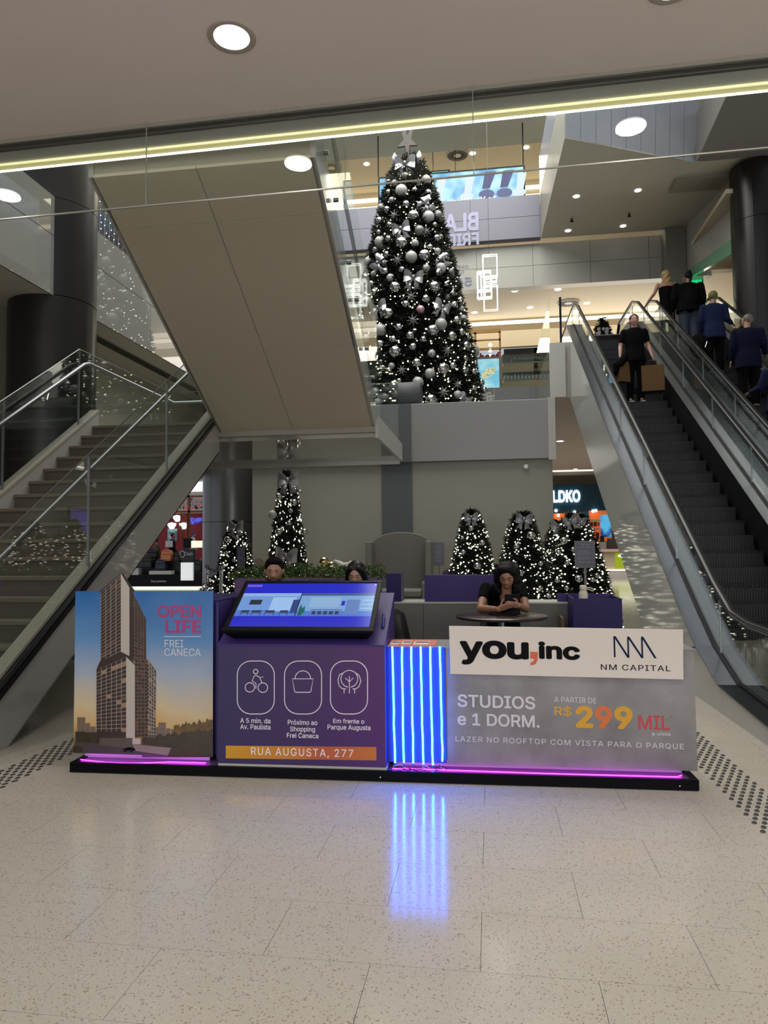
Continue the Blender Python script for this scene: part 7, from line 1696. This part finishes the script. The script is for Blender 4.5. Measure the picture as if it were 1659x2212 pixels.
def H_bun(col):
    def f(t, HM):
        mb = MB(); mb.sphere(HM @ Vector((0, .022, .038)), (.094, .104, .098), 18, 12); mb.sphere(HM @ Vector((.01, .045, .115)), (.052, .05, .05), 12, 8); capsule(mb, [HM @ Vector((0, .07, .02)), HM @ Vector((.02, .08, -.08)), HM @ Vector((.03, .07, -.15))], [(.06, .04), (.05, .03), (.03, .02)], 8); fused('hair', mb, col, t, .009, 1)
    return f
M_blk = mat('black_cloth', (.004, .004, .004), .9, spec=.05, var=.2); M_denim = mat('blue_denim', srgb(38, 48, 66), .8, var=.2, vs=20); M_navy = mat('navy_cloth', srgb(12, 15, 36), .9, spec=.1, var=.15); M_blue = mat('blue_neon_core', (0, 0, 0)); M_bshirt = mat('blue_shirt_cloth', srgb(25, 31, 58), .9, spec=.1, var=.12); M_bshoe = mat('black_shoe', (.012, .012, .012), .5)
def efoot(px, v, u=None):
    """point on the escalator steps under picture column px at run position v"""
    d = ray(px, 900); p0 = EM @ Vector((0, v, 0)); yv = Vector((-sin(.01), cos(.01), 0)); t = (p0.dot(yv))/(d.dot(yv)); P = Vector((0, 0, EYE))+d*t
    k = int(round((v-1.2)/(.2/SLO)-.5)); vv = 1.2+(k+.5)*.2/SLO
    return Vector((P.x, P.y, step_line(1.2+k*.2/SLO)+.012))
def by_pixels(px, py_foot, U):
    """foot point from picture: on vertical plane u = U of the escalator frame, snapped to a step height"""
    d = ray(px, py_foot); uu = Vector((cos(.01), sin(.01), 0)); c = Vector((0, 0, EYE)); t = (U+(EO-c).dot(uu))/d.dot(uu); P = c+d*t
    v = (P-EO).dot(Vector((-sin(.01), cos(.01), 0))); return P, v
def onstep(px, py, v):
    """place the feet on the tread nearest to run position v, below picture point px, py"""
    k = int(round((v-.16-1.2)/(.2/SLO))); vs = 1.2+k*.2/SLO; vf = vs+.17; yv = Vector((-sin(.01), cos(.01), 0))
    d = ray(px, py); t = (EO.dot(yv)+vf)/d.dot(yv); P = Vector((0, 0, EYE))+d*t
    return Vector((P.x, P.y, step_line(vs)+.008))
M_brnh = mat('brown_hair', srgb(44, 32, 26), .5, var=.3); M_blond = mat('blonde_hair', srgb(150, 122, 72), .45, var=.25, vs=40); M_grayh = mat('grey_hair', srgb(92, 84, 76), .6, var=.3); M_cap = mat('cap_olive', srgb(84, 88, 40), .7)
ft = onstep(1374, 860, 7.5)
standing(ft, 1.71, 0, 'woman in black riding down the left escalator with paper bags', (176, 134, 118), M_blk, M_blk, M_bshoe, H_pony(M_brnh), [((-.150, .02, .655), (-.165, -.03, .53)), ((.150, .02, .655), (.172, -.04, .52))], coat_len=.47, sleeve=.62, face=True, build=1.02)
def paper_bag(c, w_, h_, d_, yaw, label, text=False):
    t = thing('paper_bag', label, 'bag', tuple(c)); M = rotz(yaw, c); m = mat('kraft_paper', srgb(92, 70, 46), .8, var=.08, spec=.1, vs=10)
    mb = MB(M)
    b = [(-w_/2, -d_/2), (w_/2, -d_/2), (w_/2, d_/2), (-w_/2, d_/2)]
    mb.hexa([Vector((x, y, 0)) for x, y in b], [Vector((x*1.03, y*.55, h_)) for x, y in b]); obj('bag_body', mb, m, t, bevel=.004)
    for s in (-1, 1): obj('handle', MB(M).tube([(-w_*.22, s*d_*.25, h_*.96), (-w_*.16, s*.02, h_*1.2), (w_*.16, s*.02, h_*1.2), (w_*.22, s*d_*.25, h_*.96)], .004, 6), m, t)
    if text: text_on('lettering', 'SCARF ME' if False else 'YOUCOM', mat('bag_print', srgb(60, 44, 30), .6, var=0), M @ Matrix.Translation((0, -d_/2*.8-.012, 0)), -.10, .10, h_*.5, h_*.5+.03, t, depth=.002) if False else None
    return t
P = aty(1409, 862, ft.y-.10); bagz = aty(1406, 846, P.y).z
paper_bag(Vector((aty(1411, 850, P.y).x, P.y, bagz)), .40, .50, .16, -.12, 'large brown paper bag in the left hand of the descending woman')
paper_bag(Vector((aty(1347, 830, P.y).x, P.y, aty(1347, 826, P.y).z)), .22, .40, .14, .5, 'smaller brown paper bag in the right hand of the descending woman')
dress = MB(); Pp = aty(1340, 800, ft.y-.12)
capsule(dress, [aty(1352, 762, ft.y-.05), aty(1345, 778, ft.y-.1), aty(1334, 790, ft.y-.12), aty(1330, 806, ft.y-.12)], [.03, .08, .10, .05])
o = fused('jacket', dress, M_blk, None, .012, 3); tag(o, 'black jacket hanging over the arm of the descending woman', 'jacket')
for o in list(C.objects):
    pass
f2 = onstep(1441, 700, 10.9)
standing(f2, 1.70, pi, 'blonde woman in a black strap dress at the top of the right escalator', (150, 116, 100), M_blk, M_blk, M_bshoe, H_long(M_blond, 9, .23), [((.155, .0, .66), (.10, -.10, .60)), ((-.17, .04, .70), (-.24, .13, .60))][::-1] if False else [((-.13, .0, .655), (-.11, -.08, .55)), ((.16, .01, .69), (.235, -.03, .60))], coat_len=.30, sleeve=0, bare_shoulder=True)
f3 = onstep(1490, 745, 10.35)
standing(f3, 1.72, pi, 'broad person in a black padded jacket and blue jeans with hair tied up', (110, 80, 68), M_blk, M_denim, M_bshoe, H_bun(M_hair), [((-.185, .0, .65), (-.18, -.07, .50)), ((.185, .0, .65), (.18, -.07, .50))], build=1.38, coat_len=.47, head_yaw=.9)
tag(obj('backpack', MB(Matrix.Translation(f3+Vector((0, -.13, 1.02))) @ Matrix.Rotation(.0, 4, 'Z')).sphere((0, 0, 0), (.19, .12, .27), 20, 14), M_blk, smooth=True), 'black backpack on the back of the person in blue jeans', 'backpack')
f4 = onstep(1545, 790, 8.8)
standing(f4, 1.70, pi, 'person in a dark blue shirt and green cap holding a black bag', (130, 100, 84), M_bshirt, M_blk, M_bshoe, H_short(M_cap, .090), [((-.145, .02, .655), (-.225, -.06, .62)), ((.155, .0, .65), (.15, -.05, .50))], build=1.12, coat_len=.43)
tag(obj('cap_brim', MB().sphere(f4+Vector((0, .12, 1.60)), (.085, .10, .016), 16, 8), M_cap, smooth=True), 'green cap brim of the person in dark blue', 'cap')
bg = thing('shoulder_bag', 'bulky black bag hanging beside the person in the dark blue shirt', 'bag', tuple(f4+Vector((-.26, 0, .35))))
obj('bag_body', MB().sphere(f4+Vector((-.30, -.02, .58)), (.20, .16, .26), 20, 14), M_blk, bg, True); obj('strap', MB().tube([f4+Vector((-.32, -.02, .78)), f4+Vector((-.24, -.04, .98)), f4+Vector((-.18, -.02, .80))], .012, 6), M_blk, bg); obj('buckle', MB().tube([f4+Vector((-.20, -.19, .62)), f4+Vector((-.24, -.2, .50))], .006, 6), M_chrome, bg)
f5 = onstep(1619, 860, 7.3)
standing(f5, 1.70, pi-.15, 'grey haired man with glasses in dark blue climbing the right escalator', (150, 112, 96), M_navy, M_blk, M_bshoe, H_short(M_grayh, .084), [((-.150, .03, .66), (-.18, -.04, .57)), ((.150, .02, .655), (.165, -.02, .52))], build=1.15, coat_len=.42, head_yaw=1.25)
GM = Matrix.Translation(f5+Vector((0, .02, 1.588))) @ Matrix.Rotation(pi-.15+1.25, 4, 'Z')
tag(obj('glasses', MB(GM).tube([(.03+.026*cos(2*pi*i/14), -.098, .006+.020*sin(2*pi*i/14)) for i in range(14)], .0035, 5, closed=True).tube([(-.03+.026*cos(2*pi*i/14), -.098, .006+.020*sin(2*pi*i/14)) for i in range(14)], .0035, 5, closed=True).tube([(.056, -.095, .008), (.078, -.01, .012)], .003, 5).tube([(-.056, -.095, .008), (-.078, -.01, .012)], .003, 5), M_black), 'dark glasses on the face of the grey haired man', 'glasses')
f6 = onstep(1688, 1000, 5.4)
standing(f6, 1.70, pi, 'person in denim blue at the right picture edge with a hand on the escalator rail', (160, 120, 104), M_bshirt, M_blk, M_bshoe, H_short(M_brnh), [((-.14, .0, .66), (-.11, -.16, .64)), ((.15, -.02, .68), (.20, -.14, .66))], build=1.0, coat_len=.45)
# staff figures by the luggage kiosk, far away
def tiny(px, py_top, Y, zf, label, top, hair):
    P = aty(px, py_top, Y); foot = Vector((P.x, Y, zf)); h = P.z-zf; standing(foot, h, pi*.6, label, (160, 120, 100), top, M_blk, M_bshoe, hair, [((-.13, .0, .66), (-.12, -.08, .56)), ((.13, .0, .66), (.12, -.08, .56))])
tiny(373, 1152, 28.2, .46, 'man in dark clothes standing at the luggage kiosk', M_navy, H_short(M_brnh)); 
tiny(340, 1163, 28.0, .46, 'person in an olive top standing at the left in the luggage kiosk', mat('olive_cloth', srgb(84, 80, 64), .8), H_short(M_brnh))
tiny(418, 1150, 36, .62, 'figure in white with blue headwear in the red shop', mat('white_cloth', srgb(220, 220, 220), .8), H_short(mat('blue_cap', srgb(40, 50, 140), .6)))
# ================================================================== labels that single each repeated thing out
def project(P):
    q = Vector(P)-Vector((0, 0, EYE)); z = q.dot(_f); return (CX+F*q.dot(R_)/z, CY-F*q.dot(U_)/z) if z > .1 else None
ORD = ['first', 'second', 'third', 'fourth', 'fifth', 'sixth', 'seventh', 'eighth', 'ninth', 'tenth', 'eleventh', 'twelfth', 'thirteenth', 'fourteenth', 'fifteenth', 'sixteenth', 'seventeenth', 'eighteenth', 'nineteenth', 'twentieth', 'twenty-first', 'twenty-second']
def ranked(objs, base, along):
    objs.sort(key=along)
    for i, o in enumerate(objs): o['label'] = base(i, len(objs))
bands = [(0, 400, 'near the top'), (400, 480, 'in the upper quarter'), (480, 560, 'above the middle'), (560, 640, 'around the middle'), (640, 720, 'below the middle'), (720, 800, 'in the lower quarter'), (800, 900, 'near the foot')]
cells = {}
for o in C.objects:
    L_ = o.get('label', '')
    if o.get('category') in ('bauble', 'ornament') and 'tall tree' in L_ and o.get('group'):
        p = project(o.location); cx_ = 889+(p[1]-340)*.008; hw = max(20, (p[1]-330)*.30+8 if p[1] < 700 else 115+(p[1]-700)*.22)
        f_ = (p[0]-cx_)/hw; h_ = 'far left' if f_ < -.6 else 'left of centre' if f_ < -.2 else 'at centre' if f_ < .2 else 'right of centre' if f_ < .6 else 'far right'
        b_ = [t for a, b, t in bands if a <= p[1] < b][0]; kind_ = L_.split(' hanging')[0].split(' on the')[0]
        cells.setdefault((kind_, b_, h_), []).append((p[1], o))
for (kind_, b_, h_), L_ in cells.items():
    L_.sort(key=lambda t: t[0])
    for i, (y, o) in enumerate(L_):
        suf = '' if len(L_) == 1 else (', higher one' if i == 0 else ', lower one') if len(L_) == 2 else ', %s from above' % ORD[i]
        o['label'] = '%s, tall tree, %s, %s%s' % (kind_, b_, h_, suf)
dups = {}
for o in C.objects:
    if o.get('category') and o.get('label') and o.parent is None: dups.setdefault(o['label'], []).append(o)
for lab, L_ in dups.items():
    if len(L_) < 2 or 'overhead' in lab or len(L_) > len(ORD): continue
    P = [(project(o.location if o.location.length > 0 else sum((Vector(v) for v in o.bound_box), Vector())/8), o) for o in L_]
    if any(p is None for p, o in P): continue
    if max(p[0] for p, o in P)-min(p[0] for p, o in P) > 12: P.sort(key=lambda t: t[0][0]); way = 'from the left'
    else: P.sort(key=lambda t: t[0][1]); way = 'from above'
    for i, (p, o) in enumerate(P): o['label'] = '%s, %s %s' % (lab, ORD[i], way)
# ================================================================== finer pieces go one level below the part they belong to
def centre(o):
    n = len(o.data.vertices); return sum((v.co for v in o.data.vertices), Vector())/max(1, n)
RULES = {'iris': 'eye', 'eyelid': 'eye', 'eyelash': 'eye', 'shoe_sole': 'shoe', 'room_picture': 'display', 'picture_border': 'display', 'menu_pill': 'display', 'corner_dot': 'display', 'carry_loop': 'cap', 'bracket': 'handrail', 'glass_fixing': 'handrail',
         'rail_profile': 'handrail', 'rib_bars': 'lit_ribs', 'dark_print': 'card', 'text_lines': 'sheet', 'top_edge': 'case', 'picture_shoes': 'picture', 'picture_trousers': 'picture', 'picture_pale_shoe': 'picture', 'menu_food': 'menu_screen', 'printed_windows': 'tower_front',
         'car_wheels': 'printed_car', 'niche_shelf': 'niche_back', 'panel_print': 'green_panel', 'screw': 'edge_frame', 'logo_comma': 'board', 'logo_zigzag': 'board', 'edge_line': 'board'}
stem_ = lambda n: n.rsplit('.', 1)[0] if n.rsplit('.', 1)[-1].isdigit() else n
I16 = Matrix()
for root in [o for o in C.objects if o.parent is None and o.type == 'EMPTY']:
    kids = [k for k in root.children if k.type == 'MESH' and k.matrix_basis == I16]
    by = {}
    for k in kids: by.setdefault(stem_(k.name), []).append(k)
    for nm, pn in list(RULES.items())+[('picture_'+x, 'display') for x in ('floor', 'ceiling', 'tv', 'curtain', 'door', 'chair', 'table', 'back_wall', 'cupboard', 'phone', 'shelf', 'plant')]:
        if nm in by and pn in by:
            for k in by[nm]:
                c = centre(k); q = min(by[pn], key=lambda p: (centre(p)-c).length); k.parent = q; k.matrix_parent_inverse = Matrix()
